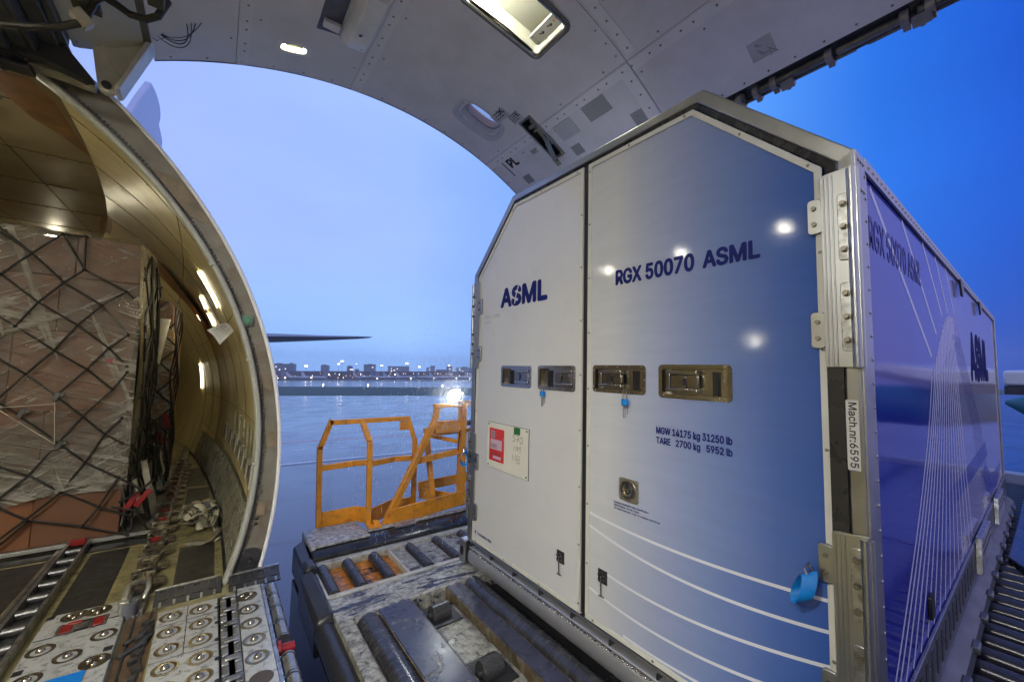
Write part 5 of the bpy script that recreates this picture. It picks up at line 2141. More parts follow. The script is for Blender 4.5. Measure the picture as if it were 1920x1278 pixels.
for y in (2.42, 1.83, 1.2, .6, 0):
    mb = MB()
    mb.box(1.17, 1.37, y - .12, y + .11, -1.594, -1.588)
    mb.build('wheel_slot', M_BLACK, ldr)
    mb = MB()
    mb.cyl((1.205, y, -1.582), (1.325, y, -1.582), .058, 24)
    w_ = mb.build('drive_wheel', mat('drive_rubber', (.035, .035, .037), .3, var=.4, vs=16, stretch=(1, 6, 6)), ldr, bevel=.004)
    mb = MB()
    mb.cyl((1.185, y, -1.582), (1.345, y, -1.582), .018, 10)
    mb.build('axle', M_STEELD, w_)
# side strip with short rollers
bays = [(.70, 1.26, True), (1.275, 2.9, False), (2.92, 4.5, False), (4.52, 6.1, False), (6.12, 7.7, False), (7.72, 9.3, False)]
mb = MB()
mb.box(.68, 10.2, 2.882, 2.925, -1.66, ZD + .004)
mb.box(.68, 10.2, 3.385, 3.455, -1.66, ZD + .004)
for x in (.682, 1.255):
    mb.box(x, x + .018, 2.925, 3.385, -1.66, ZD + .002)
pieces(mb, 'roller_curb', mat('curb_cream', (.42, .41, .36), .4, var=.15, vs=8, dirt=.4, dcol=(.12, .1, .08), dscale=12), ldr, bevel=.003)
mb = MB()
mb.box(.70, 1.255, 2.927, 3.383, -1.66, -1.575)
mb.build('roller_pan', W_OR, ldr)
mb = MB()
mb.box(1.275, 10.2, 2.927, 3.383, -1.66, -1.545)
mb.build('roller_pan', worn('pan_worn', (.05, .05, .055), (.40, .39, .36), .50, 10), ldr)
rmesh = mesh_only(MB().cyl((0, -.215, 0), (0, .215, 0), .042, 20).cyl((0, -.225, 0), (0, .225, 0), .016, 10), 'deck_roller', M_ROLL, .003)
for x in [.74, .925, 1.13, 1.435, 1.685, 1.94] + [2.2 + .26 * k for k in range(28)]:
    inst(rmesh, 'deck_roller', ldr, (x, 3.14, -1.548))
mb = MB()
for x in (1.27, 1.55):
    mb.plate(lambda u, v, o: Vector((u, v, -1.544 + o)), rrect(x + .02, x + .10, 2.94, 3.0, .02, 3), 0, .001)
pieces(mb, 'pan_hole', M_BLACK, ldr)
# long edge beam with worn step
mb = MB()
mb.prism([(.70, 3.458, -1.66), (.70, 3.458, -1.50), (.70, 3.50, -1.475), (.70, 3.74, -1.47), (.70, 3.74, -1.66)], (9.5, 0, 0))
mb.build('edge_beam', M_CHAN, ldr, bevel=.01)
mb = MB()
mb.prism([(.715, 3.56, -1.468), (1.17, 3.56, -1.468), (1.14, 3.95, -1.468), (.76, 3.96, -1.468), (.70, 3.86, -1.468)], (0, 0, .02))
mb.build('step_plate', W_TOP, ldr, bevel=.006)
mb = MB()
mb.box(.70, .735, 3.56, 3.95, -1.60, -1.452)
mb.box(1.17, 5, 3.66, 3.72, -1.469, -1.452)
mb.build('step_edge', W_TOP, ldr, bevel=.006)
mb = MB()
mb.box(1.41, 1.60, 3.60, 3.655, -1.469, -1.449)
mb.build('grab_bar', M_ALUD, ldr, bevel=.004)
# rubber bumper along the aircraft side
mb = MB()
mb.tube([(.645, YF, -1.63), (.645, 2.70, -1.63)], .068, 20)
mb.build('edge_bumper', M_RUB, ldr)
mb = MB()
mb.prism([(.58, 2.705, -1.56), (.575, 3.28, -1.54), (.60, 3.30, -1.49), (.675, 3.30, -1.49), (.69, 2.705, -1.52)], (0, 0, -.22))
mb.build('edge_bumper', M_RUB, ldr, bevel=.025)
mb = MB()
mb.tube([(.665, 2.69, -1.63), (.665, 2.72, -1.63)], .078, 20)
mb.tube([(.66, 3.28, -1.52), (.655, 3.42, -1.515)], .05, 14)
mb.prism([(.615, 3.36, -1.53), (.605, 3.78, -1.50), (.66, 3.82, -1.48), (.70, 3.80, -1.48), (.70, 3.36, -1.52)], (0, 0, -.20))
mb.build('edge_bumper', M_RUB, ldr, bevel=.02)
mb = MB()
mb.box(.60, .70, YF, 3.7, -2.2, -1.72)
mb.box(.72, 10.0, 3.46, 3.72, -2.2, -1.67)
mb.build('side_skirt', M_CHAN, ldr)
# substructure down to the apron
mb = MB()
for y in (.0, 3.0):
    mb.beam((1.2, y, -6.0), (9.6, y, -2.0), .22, .32)
    mb.beam((1.2, y + .25, -2.0), (9.6, y + .25, -6.0), .22, .32)
mb.box(.9, 10, -.3, 3.6, -6.2, -5.7)
mb.build('scissor_lift', mat('lift_grey', (.25, .25, .26), .5, var=.2), ldr)
wm = mesh_only(MB().cyl((0, -.2, 0), (0, .2, 0), .42, 28), 'wheel', M_RUB, .04)
for x in (2, 8.5):
    for y in (-.45, 3.7):
        inst(wm, 'wheel', ldr, (x, y, GZ + .42))
# rollers beside and behind the container
mb = MB()
x = 2.75
long_r = mesh_only(MB().cyl((0, -.62, 0), (0, .62, 0), .05, 18), 'deck_roller', mat('roller_wet', (.045, .045, .055), .24, .3, var=.3, vs=6, dropd=.6, stretch=(1, .4, 1)))
while x < 9.9:
    inst(long_r, 'deck_roller', ldr, (x, -.10 if x < 7.8 else .5, -1.60))
    x += .19
mb = MB()
mb.box(2.4, 10.2, YF, .26, -1.70, -1.66)
mb.build('roller_bed', M_CHAN, ldr)
mb = MB()
mb.box(2.4, 10.0, -.86, -.74, -1.7, -1.50)
mb.build('edge_beam', M_CHAN, ldr)
mb = MB()
mb.prism([(5.55, .265, -1.50), (9.8, .225, -1.50), (9.8, -1.4, -1.50), (5.2, -1.4, -1.50), (5.2, .12, -1.50)], (0, 0, -.05))
mb.build('side_catwalk', mat('catwalk_blue', (.05, .07, .16), .25, var=.25, vs=4, dropd=.4), ldr, bevel=.01)
mb = MB()
mb.box(2.4, 5.2, -1.4, .13, -1.56, -1.545)
# worn walkway beside the near rollers
mb = MB()
mb.box(2.6, 5.3, -.9, -.02, -1.53, -1.51)
mb.build('side_catwalk', mat('catwalk_dark', (.03, .035, .07), .25, var=.3, vs=5, dropd=.4), ldr, bevel=.01)
mb = MB()
mb.box(9.9, 10.2, -1.2, 3.4, -1.66, -1.42)
mb.build('end_stop', mat('end_pale', (.3, .32, .38), .35, var=.2), ldr, bevel=.01)

# orange guard rails
TB = .044


def rail(mb, pts, w=TB):
    for a, b in zip(pts[:-1], pts[1:]):
        mb.beam(a, b, w, w)


gb = -1.46
mb = MB()
rail(mb, [(.838, 4.0, gb), (.812, 4.0, -.735)])
mb.beam((.812, 4.0, -.765), (.905, 4.0, -.50), TB, TB)
mb.beam((.885, 4.0, -.528), (1.655, 4.0, -.528), TB, TB)
rail(mb, [(1.18, 4.0, -.528), (1.195, 3.78, -.70), (1.215, 3.78, gb)])
mb.beam((1.645, 4.0, -.515), (1.715, 3.96, -.76), TB, TB)
rail(mb, [(1.715, 3.96, -.73), (1.725, 3.96, gb)])
rail(mb, [(.83, 4.0, -.935), (1.11, 4.0, -.925), (1.19, 3.80, -.885)], .05)
rail(mb, [(1.22, 3.80, -.90), (1.50, 3.98, -.925), (1.70, 3.96, -.93)], .05)
mb.obox((1.61, 4.0, -.60), .09, .03, .09)
mb.beam((.84, 4.01, -1.405), (1.16, 4.0, -1.40), .02, .14)
mb.beam((1.16, 4.0, -1.40), (1.22, 3.80, -1.37), .02, .14)
mb.beam((1.23, 3.80, -1.385), (1.52, 4.04, -1.41), .02, .14)
mb.beam((1.52, 4.04, -1.41), (1.72, 3.97, -1.40), .02, .14)
g1 = mb.build('guard_rail', M_ORANGE, ldr, bevel=.004)
mb = MB()
mb.obox((1.275, 3.74, -1.44), .05, .07, .06)
mb.obox((1.255, 3.72, -1.445), .12, .10, .012)
mb.build('rail_foot', M_ORANGE, g1, bevel=.004)
# lamp frame
yf = 3.84
mb = MB()
mb.beam((1.36, 3.76, -1.47), (1.872, yf, -.56), .05, .06)
mb.beam((1.872, yf, -.56), (1.90, yf, -.40), .05, .06)
mb.beam((2.21, yf, -1.46), (2.205, yf, -.37), .10, .06)
mb.beam((1.90, yf, -1.46), (1.895, yf + .25, -.66), .05, .05)
mb.box(1.86, 2.29, yf - .03, yf + .03, -.415, -.375)
mb.box(1.875, 2.25, yf - .025, yf + .025, -.68, -.555)
mb.box(2.26, 2.6, yf + .1, yf + .15, -.40, -.36)
mb.beam((1.68, 3.85, -.945), (2.21, yf, -.885), .045, .06)
mb.beam((1.90, yf + .25, -.73), (2.20, yf + .02, -.80), .035, .04)
mb.beam((1.95, yf + .3, -.735), (2.7, yf + .3, -.72), .05, .05)
mb.beam((1.40, 3.735, -1.41), (2.25, 3.80, -1.375), .02, .15)
mb.beam((1.87, yf + .30, -1.36), (2.18, yf + .06, -1.41), .02, .11)
mb.beam((1.92, yf + .45, -1.34), (2.7, yf + .45, -1.31), .02, .11)
lfm = mb.build('lamp_frame', M_ORANGE, ldr, bevel=.004)
mb = MB()
mb.beam((2.24, yf + .1, -.62), (2.9, yf + .3, -.60), .06, .05)
mb.tube([(2.16, yf - .04, -.66), (2.13, yf - .06, -.80), (2.135, yf - .05, -.87)], .006, 6)
mb.build('lamp_cable', M_BLACK, lfm)
# flood lamp, facing the aircraft
lx, ly, lz = 2.08, 3.82, -.297
dv = Vector((-lx, -ly, -lz + .1)).normalized()
mb = MB()
mb.cyl(Vector((lx, ly, lz)) + dv * .012, Vector((lx, ly, lz)) - dv * .07, .088, 28, r2=.055)
mb.box(lx - .02, lx + .02, ly + .0, ly + .03, -.375, -.31)
fl_ = mb.build('flood_lamp', M_DARK, ldr, bevel=.004)
mb = MB()
mb.cyl(Vector((lx, ly, lz)) + dv * .0125, Vector((lx, ly, lz)) + dv * .02, .062, 28)
mb.build('lamp_lens', M_FLOOD, fl_)
# rain in the beam of the flood lamp
mb = MB()
rn = random.Random(5)
for k in range(3600):
    if k % 2:
        a, r = rn.uniform(0, 6.28), abs(rn.gauss(0, .34))
        p = Vector((lx, ly, lz)) + dv * rn.uniform(.05, 1.3) + Vector((r * math.cos(a) * .9, 0, r * math.sin(a)))
    else:
        p = Vector((rn.uniform(.9, 2.7), rn.uniform(2.6, 4.3), rn.uniform(-1.3, -.1)))
    if p.x > 1.55 and p.y < 2.95:
        continue
    l = rn.uniform(.008, .032)
    d = Vector((rn.uniform(-.35, .35), rn.uniform(-.3, .3), -1)).normalized()
    s_ = Vector((.79, -.6, 0)) * .0010
    mb.add([p - s_, p + s_, p + s_ + d * l, p - s_ + d * l], [(0, 1, 2, 3)])

# fine spray hanging round the lamp
sm = MB().sphere((lx, ly, lz), .62, 24, 16).build('spray', None, None)
m = bpy.data.materials.new('spray_air')
m.use_nodes = True
t = m.node_tree
t.nodes.remove(t.nodes['Principled BSDF'])
c_ = nd(t, 'ShaderNodeTexCoord')
vd = nd(t, 'ShaderNodeVectorMath', operation='DISTANCE')
t.links.new(c_.outputs['Object'], vd.inputs[0])
vd.inputs[1].default_value = (lx, ly, lz)
fa = mth(t, 'MAXIMUM', mth(t, 'SUBTRACT', 1, mth(t, 'DIVIDE', vd.outputs['Value'], .6)), 0)
pv = nd(t, 'ShaderNodeVolumePrincipled')
pv.inputs['Color'].default_value = (.95, .97, 1, 1)
t.links.new(mth(t, 'MULTIPLY', mth(t, 'POWER', fa, 2.5), .34), pv.inputs['Density'])
pv.inputs['Anisotropy'].default_value = .75
t.links.new(pv.outputs[0], t.nodes['Material Output'].inputs['Volume'])
sm.data.materials.append(m)
tag(sm, 'faint spray of drizzle glowing round the loader lamp', 'spray', kind='stuff')
m, t, b = base('rain_water')
tl = nd(t, 'ShaderNodeBsdfTranslucent')
tl.inputs[0].default_value = (.95, .97, 1, 1)
df = nd(t, 'ShaderNodeBsdfDiffuse')
df.inputs[0].default_value = (.9, .92, .95, 1)
mx = nd(t, 'ShaderNodeMixShader')
t.links.new(tl.outputs[0], mx.inputs[1])
t.links.new(df.outputs[0], mx.inputs[2])
tr_ = nd(t, 'ShaderNodeBsdfTransparent')
m2 = nd(t, 'ShaderNodeMixShader')
m2.inputs[0].default_value = .5
t.links.new(tr_.outputs[0], m2.inputs[1])
t.links.new(mx.outputs[0], m2.inputs[2])
t.links.new(m2.outputs[0], t.nodes['Material Output'].inputs[0])
tag(mb.build('rain', m, None, smooth=False, recalc=False), 'fine rain streaks lit round the loader lamp', 'rain', kind='stuff')

# =================================================================== PALLETS IN THE HOLD
M_CARD = mat('carton_brown', (.19, .074, .028), .5, var=.15, vs=3, bump=.0006, bs=30)
M_CARD2 = mat('carton_dark', (.135, .058, .026), .5, var=.2, vs=3)
M_WOOD = mat('plywood', (.42, .26, .11), .5, var=.2, vs=4, stretch=(1, 1, 8))
M_NET = mat('net_olive', (.010, .009, .006), .55, var=.3, vs=40)
M_BOARD = mat('pallet_board', (.45, .45, .42), .35, .8, var=.15, vs=9, dirt=.35)


def film_mat(name, amt, th, fine=1.0):
    """stretched clear wrap: glossy, crinkled, with milky folds and painted glint streaks running two ways"""
    m, t, b = base(name)
    b.inputs['Base Color'].default_value = (.60, .57, .48, 1)
    b.inputs['Roughness'].default_value = .25
    c = nd(t, 'ShaderNodeTexCoord')
    lay = []
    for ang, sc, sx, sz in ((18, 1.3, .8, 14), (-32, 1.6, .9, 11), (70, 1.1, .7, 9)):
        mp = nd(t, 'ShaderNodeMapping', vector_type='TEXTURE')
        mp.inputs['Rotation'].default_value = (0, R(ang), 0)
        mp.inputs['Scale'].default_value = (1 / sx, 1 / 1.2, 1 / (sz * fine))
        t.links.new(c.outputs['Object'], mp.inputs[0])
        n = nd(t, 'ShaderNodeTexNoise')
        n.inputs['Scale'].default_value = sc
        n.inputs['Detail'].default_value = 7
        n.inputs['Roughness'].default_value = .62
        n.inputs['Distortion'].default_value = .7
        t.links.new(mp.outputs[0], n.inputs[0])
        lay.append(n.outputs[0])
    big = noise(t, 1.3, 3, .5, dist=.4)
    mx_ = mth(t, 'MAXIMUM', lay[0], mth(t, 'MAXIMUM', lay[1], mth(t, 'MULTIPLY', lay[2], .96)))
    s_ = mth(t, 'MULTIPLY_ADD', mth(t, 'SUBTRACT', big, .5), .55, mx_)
    f = ramp(t, s_, [(th - .06, (.06,) * 3), (th + .02, (amt * .38,) * 3), (th + .10, (amt * .5,) * 3), (th + .13, (amt,) * 3), (th + .2, (amt * 1.2,) * 3)])  # upper steps whiten streaks in place of lamp glints on the folds
    bn = nd(t, 'ShaderNodeBump')
    bn.inputs['Strength'].default_value = 1
    bn.inputs['Distance'].default_value = .10
    t.links.new(mth(t, 'ADD', lay[0], mth(t, 'MULTIPLY', lay[1], .8)), bn.inputs['Height'])
    t.links.new(bn.outputs[0], b.inputs['Normal'])
    gl = nd(t, 'ShaderNodeBsdfGlossy')
    gl.inputs['Roughness'].default_value = .13
    gl.inputs['Color'].default_value = (1, .97, .86, 1)
    t.links.new(bn.outputs[0], gl.inputs['Normal'])
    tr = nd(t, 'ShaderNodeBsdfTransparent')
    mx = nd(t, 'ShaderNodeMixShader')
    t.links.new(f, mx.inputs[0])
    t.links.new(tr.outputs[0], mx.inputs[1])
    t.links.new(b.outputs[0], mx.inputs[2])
    lw_ = nd(t, 'ShaderNodeLayerWeight')
    lw_.inputs[0].default_value = .12
    t.links.new(bn.outputs[0], lw_.inputs['Normal'])
    m2 = nd(t, 'ShaderNodeMixShader')
    t.links.new(mth(t, 'MULTIPLY_ADD', lw_.outputs[0], .5, .035), m2.inputs[0])
    t.links.new(mx.outputs[0], m2.inputs[1])
    t.links.new(gl.outputs[0], m2.inputs[2])
    t.links.new(m2.outputs[0], t.nodes['Material Output'].inputs[0])
    return m


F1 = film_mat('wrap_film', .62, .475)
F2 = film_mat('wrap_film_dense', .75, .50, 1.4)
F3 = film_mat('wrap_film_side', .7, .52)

# first pallet: contoured stack behind a diamond net
pal = empty('wrapped_pallet', (-1.9, 5.2, -1.44), 'brown cartons under clear wrap and a dark net, nearest in the hold', 'air pallet', 'netted pallets in the hold')
mb = MB()
mb.box(-3.5, -.355, 4.60, 5.75, -1.44, -1.425)
mb.box(-3.52, -.345, 4.585, 4.62, -1.447, -1.417)
mb.box(-.375, -.345, 4.6, 5.75, -1.447, -1.417)
mb.build('pallet_board', M_BOARD, pal, bevel=.003)
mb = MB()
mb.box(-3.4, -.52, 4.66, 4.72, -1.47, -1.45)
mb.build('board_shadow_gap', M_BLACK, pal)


def front(x):          # height of the top of the stack
    return .995 if x < -.9 else (1.03 if x < -.66 else .99)


rows = [(-1.424, -1.02), (-1.018, -.40), (-.398, .22), (.222, .66), (.662, .97)]
rr_ = random.Random(11)
for i, (z0, z1) in enumerate(rows):
    x = -3.35
    while x < -.60:
        w_ = rr_.uniform(.55, .9)
        x1 = min(-.555, x + w_)
        if x1 > -.75:
            x1 = -.555 + rr_.uniform(-.01, .01)
        mb = MB()
        mb.box(x, x1 - .001, 4.635 + rr_.uniform(0, .008), 5.66, z0, z1 + (.03 if i == 4 and -.95 < x else 0))
        mb.build('carton', M_CARD if (i + int(x * 3)) % 3 else M_CARD2, pal, bevel=.006)
        x = x1


# wrap: front sheet, side sheet
def wav(x, z, k=1):
    return .011 * math.sin(x * 9 + z * 3) + .008 * math.sin(z * 13 - x * 5) * k + .004 * math.sin(x * 31 - z * 17)


nx, nz = 50, 46
mb = MB()
mb.grid(lambda i, j: Vector((-3.45 + 2.92 * i / nx, 4.61 + wav(-3.45 + 2.92 * i / nx, j * .05) * .6, -1.05 + 2.06 * j / nz)) - Vector((0, .022 * math.sin(math.pi * j / nz) + .012 * math.sin(i * .55 + j * .21), 0)), range(nx + 1), range(nz + 1))
mb.grid(lambda i, j: Vector((-3.45 + 2.92 * i / nx, 4.61 + .2 * j, 1.015 + .012 * math.sin(i * .7))), range(nx + 1), range(6))
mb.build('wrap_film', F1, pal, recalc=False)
mb = MB()
mb.grid(lambda i, j: Vector((-3.45 + 2.88 * i / nx, 4.592 + wav(-3.45 + 2.9 * i / nx, j * .05), -1.10 + (.12 * math.sin(i * .16)) + .62 * j / 16)), range(nx + 1), range(17))
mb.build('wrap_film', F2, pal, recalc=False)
mb = MB()


def sidef(i, j):
    y = 4.605 + 1.1 * i / 24
    z = -1.36 + 2.36 * j / 40
    bul = .035 * math.sin(math.pi * j / 40) + .012 * math.sin(y * 14 + z * 4) + .05 * max(0, -z - .6) ** 2
    return Vector((-.545 + bul, y, z))


mb.grid(sidef, range(25), range(41))
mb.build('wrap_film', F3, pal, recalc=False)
mb = MB()
mb.grid(lambda i, j: sidef(i, j) - Vector((.018, 0, 0)), range(25), range(41))
mb.build('side_cover', mat('cover_cream', (.34, .28, .16), .45, var=.2, vs=5, stretch=(1, 1, 4)), pal, recalc=False)
# the net: knots (x, z) on the front, then cords
NK = {'a0': (-1.344, .99), 'a1': (-1.09, .70), 'a2': (-.80, .44), 'a3': (-.565, .245),
      }


def Kn(px, py):        # net sketch units to metres on the front of this stack
    return (-1.344 + px * .001462 + (py - 42) * .000143, .994 + px * .00033 - (py - 42) * (.001952 + px * 5.8e-7))


cords = [[(-300, -110), (0, 55), (108, 155), (220, 265), (362, 350), (470, 460)], [(-60, 25), (108, 155)], [(108, 155), (215, 80), (295, 215)], [(300, 90), (295, 215)], [(215, 80), (305, 92)],
         [(295, 215), (460, 297), (488, 318)], [(220, 265), (295, 215)], [(-90, 290), (5, 235), (108, 155)], [(-80, 180), (5, 235), (130, 340), (270, 425), (390, 510), (466, 578)],
         [(130, 340), (220, 265)], [(270, 425), (362, 350), (460, 297)], [(390, 510), (470, 460)], [(-110, 330), (0, 395), (52, 430), (185, 520), (305, 590), (405, 665)],
         [(52, 430), (130, 340)], [(185, 520), (270, 425)], [(305, 590), (390, 510)], [(-80, 560), (52, 430)], [(405, 665), (466, 600)],
         [(-90, 500), (0, 555), (87, 610), (190, 690), (290, 765), (375, 830), (445, 862)], [(87, 610), (185, 520)], [(190, 690), (305, 590)], [(-100, 800), (87, 610)],
         [(-100, 640), (200, 865), (300, 935), (430, 990), (520, 1030)], [(95, 985), (200, 865), (290, 765), (405, 665)], [(300, 935), (375, 830), (444, 770)], [(-120, 1180), (95, 985), (210, 1045), (355, 1100), (480, 1128)],
         [(-60, 1270), (210, 1045), (300, 935)], [(290, 1170), (355, 1095), (430, 990)], [(-100, 1060), (0, 1105), (95, 1150), (290, 1170), (470, 1200)], [(-40, 1280), (95, 1150)],
         [(-150, 880), (0, 955), (95, 985)]]
net = MB()
for c in cords:
    pts = []
    for (p, q), (p2, q2) in zip(c[:-1], c[1:]):
        for k in range(6):
            t = k / 6
            x, z = Kn(p + (p2 - p) * t, q + (q2 - q) * t)
            pts.append((x, 4.583 - .006 * math.sin(t * math.pi) + wav(x, z) * .4, z))
    x, z = Kn(*c[-1])
    pts.append((x, 4.583, z))
    net.tube(pts, .0085, 6)
    for p, q in c:
        x, z = Kn(p, q)
        net.sphere((x, 4.578, z), .0125, 8, 6)
# continuing far left procedurally (out to the opposite wall)
for k in range(-4, 5):
    for sgn in (-1, 1):
        net.tube([(-3.4, 4.585, -.2 + k * .42), (-1.95, 4.585, -.2 + k * .42 + sgn * .95)], .0098, 5) if -1.3 < -.2 + k * .42 + sgn * .95 < 1 else None
# side net
for k in range(-5, 9):
    for sgn in (-1, 1):
        pts = []
        for i in range(15):
            y = 4.60 + 1.08 * i / 14
            z = -1.5 + k * .50 + sgn * (y - 5.14) * 1.5
            if -1.34 < z < .98:
                j = (z + 1.36) / 2.36 * 40
                v = sidef(max(0, min(24, (y - 4.605) / 1.1 * 24)), j)
                pts.append(v + Vector((.014, 0, 0)))
        if len(pts) > 1:
            net.tube(pts, .009, 5)
for k in range(2):
    y = 4.95 + .45 * k
    net.tube([sidef((y - 4.605) / 1.1 * 24, j) + Vector((.02 + .004 * (k % 3), .012 * math.sin(j + k), 0)) for j in range(2, 40, 3)], .009, 5)
net.build('cargo_net', M_NET, pal)
mb = MB()
for p, q in (((190, 690), (188, 870)), ((0, 735), (190, 720)), ((-10, 735), (186, 866))):
    a, b = Kn(*p), Kn(*q)
    mb.beam((a[0], 4.572, a[1]), (b[0], 4.572, b[1]), .004, .008, (0, 1, 0))
pieces(mb, 'lashing_line', mat('lashing_pale', (.42, .39, .30), .5), pal)
mb = MB()
for p in ((195, 692), (205, 872), (75, 755)):
    a = Kn(*p)
    mb.obox((a[0], 4.566, a[1]), .03, .016, .07, Matrix.Rotation(.4, 3, 'Y'))
    mb.obox((a[0] + .02, 4.566, a[1] + .01), .05, .012, .025, Matrix.Rotation(-.3, 3, 'Y'))
pieces(mb, 'net_hook', M_STEELD, pal, bevel=.003, g=2)
a = Kn(405, 558)
mb = MB()
mb.plate(lambda u, v, o: Vector((u, 4.59 - o, v)), sup(a[0], a[1], .035, .022, 2, 14), 0, .002)
mb.build('red_label', M_RED, pal)
# tangle of net cords and slack wrap at the foot of the corner
mb = MB()
rn = random.Random(21)
for k in range(16):
    x0, y0 = rn.uniform(-.58, -.42), rn.uniform(4.58, 5.6)
    p = Vector((x0, y0, rn.uniform(-.9, -.5)))
    pts = [p]
    for i in range(5):
        p = p + Vector((rn.uniform(-.02, .05), rn.uniform(-.07, .09), -rn.uniform(.05, .17)))
        p.z = max(p.z, -1.40)
        p.x = min(p.x, -.385)
        pts.append(p)
    mb.tube(pts, .009, 5)
mb.tube([(-.56, 4.57, -1.15), (-.47, 4.54, -1.10), (-.36, 4.58, -1.0)], .010, 6)
mb.tube([(-.60, 4.57, -1.18), (-.45, 4.52, -1.22), (-.37, 4.55, -1.40)], .010, 6)
mb.build('slack_cord', M_NET, pal)
mb = MB()
for k in range(9):
    x0, y0, z0 = rn.uniform(-.52, -.42), rn.uniform(4.6, 5.5), rn.uniform(-1.25, -.8)
    mb.grid(lambda i, j: Vector((x0 + .03 * math.sin(i * 1.3 + k) + .015 * j, y0 + .05 * i + .02 * math.sin(j * 2.), z0 - .07 * j + .02 * math.sin(i * 2))), range(5), range(5))
mb.build('slack_film', mat('film_white', (.50, .48, .40), .3, var=.2, vs=12), pal, recalc=False)
mb = MB()
for x, dz, ro in ((-.485, -1.15, .5), (-.415, -1.13, .62)):
    mb.obox((x, 4.545, dz), .04, .012, .15, Matrix.Rotation(ro, 3, 'Y'))
pieces(mb, 'red_tag', M_RED, pal, bevel=.003)

# second and third pallets further aft
pal2 = empty('wrapped_pallet', (-1.8, 6.6, -1.44), 'plywood crate load under a net, behind the wrapped brown cartons', 'air pallet', 'netted pallets in the hold')
mb = MB()
mb.box(-3.4, -.36, 5.95, 7.3, -1.44, -1.42)
mb.build('pallet_board', M_BOARD, pal2)
mb = MB()
mb.box(-3.3, -.395, 6.0, 7.25, -1.415, .36)
mb.build('crate', M_WOOD, pal2, bevel=.01)
mb = MB()
mb.prism([(-3.3, 6.0, .365), (-.40, 6.0, .365), (-.43, 6.0, .70), (-3.3, 6.0, .80)], (0, 1.2, 0))
mb.build('carton', M_CARD, pal2, bevel=.012)
mb = MB()
mb.grid(lambda i, j: Vector((-.90 + .52 * i / 12, 5.975 + wav(i * .1, j * .1), -1.3 + 2.0 * j / 20)), range(13), range(21))
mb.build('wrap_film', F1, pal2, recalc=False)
mb = MB()
for k in range(-2, 4):
    for sgn in (-1, 1):
        pts = [(-.92 + .54 * i / 6, 5.955, -.5 + k * .33 + sgn * (-.3 + .6 * i / 6)) for i in range(7)]
        pts = [p for p in pts if -1.35 < p[2] < .72]
        if len(pts) > 1:
            mb.tube(pts, .009, 5)
for k in range(5):
    y = 5.96 + k * .2
    mb.tube([(-.385 + .014 * math.sin(j * .9 + k), y + .02 * math.sin(j + k), -1.38 + j * .10) for j in range(21)], .010, 5)
mb.build('cargo_net', M_NET, pal2)
mb = MB()
mb.grid(lambda i, j: Vector((-.52 + .09 * math.sin(i * .52) * (1 - abs(j - 5) / 7), 5.90 + .05 * math.cos(i * .52) - .02 * j * .1, -.02 - .10 * abs(j - 5) + .5)), range(13), range(11))
mb.build('slack_film', mat('film_white', (.50, .48, .40)), pal2, recalc=False)
mb = MB()
for x, y, z in ((-.40, 5.93, -.66), (-.44, 5.90, -.82)):
    mb.obox((x, y, z), .05, .015, .16, Matrix.Rotation(-.25, 3, 'Y'))
pieces(mb, 'red_tag', M_RED, pal2, bevel=.003)
mb = MB()
# blue bag lying at the foot of the loads
mb.grid(lambda i, j: Vector((-.43 + (.055 + .012 * math.sin(i * 2.3 + j)) * math.sin(math.pi * (j + .3) / 8.6) * math.cos(i * .5236), 5.85 + .10 * math.cos(math.pi * (j + .3) / 8.6), -1.33 + (.07 + .014 * math.sin(i * 1.7 + 2 * j)) * math.sin(math.pi * (j + .3) / 8.6) * math.sin(i * .5236))), range(13), range(9))
tag(mb.build('plastic_bag', mat('bag_blue', (.06, .26, .45), .25, var=.25, vs=20), None), 'crumpled blue plastic bag tucked at the foot of the netted loads', 'bag')
mb = MB()
mb.prism([(-.545, 2.70, ZB + .004), (-.525, 2.742, ZB + .004), (-.396, 2.738, ZB + .004), (-.398, 2.60, ZB + .004), (-.52, 2.58, ZB + .004)], (0, 0, .003))
tag(mb.build('plastic_sheet', mat('sheet_blue', (.0, .17, .55), .35, var=.08), None), 'bright blue plastic sheet lying on the ball panel', 'sheet')

# webbing straps thrown on the floor
wb = empty('strap_pile', (.0, 4.75, FL), 'heap of cream ratchet straps lying on the hold floor', 'strap pile')
M_WEB = mat('webbing_cream', (.46, .43, .32), .55, var=.25, vs=30, dirt=.3, dcol=(.2, .18, .12))
M_WEB2 = mat('webbing_grey', (.16, .15, .11), .55, var=.3, vs=30)
rn = random.Random(9)


def strap(pts, w, m, nm='strap'):
    pts = [Vector(p) for p in pts]
    out, sd = [], []
    for i in range(len(pts) - 1):
        p0, p1, p2, p3 = pts[max(0, i - 1)], pts[i], pts[i + 1], pts[min(len(pts) - 1, i + 2)]
        for k in range(5):
            t = k / 5
            out.append(.5 * ((2 * p1) + (p2 - p0) * t + (2 * p0 - 5 * p1 + 4 * p2 - p3) * t * t + (3 * p1 - p0 - 3 * p2 + p3) * t ** 3))
    for i in range(len(out)):
        d = out[min(i + 1, len(out) - 1)] - out[max(i - 1, 0)]
        s_ = Vector((-d.y, d.x, .8 * math.sin(i * .37) * d.length))
        sd.append(s_ if s_.length > 1e-6 else Vector((1, 0, 0)))
    mb = MB()
    mb.ribbon(out, sd, w)
    o = mb.build(nm, m, wb, recalc=False)
    so_ = o.modifiers.new('thick', 'SOLIDIFY')
    so_.thickness = .003
    return o


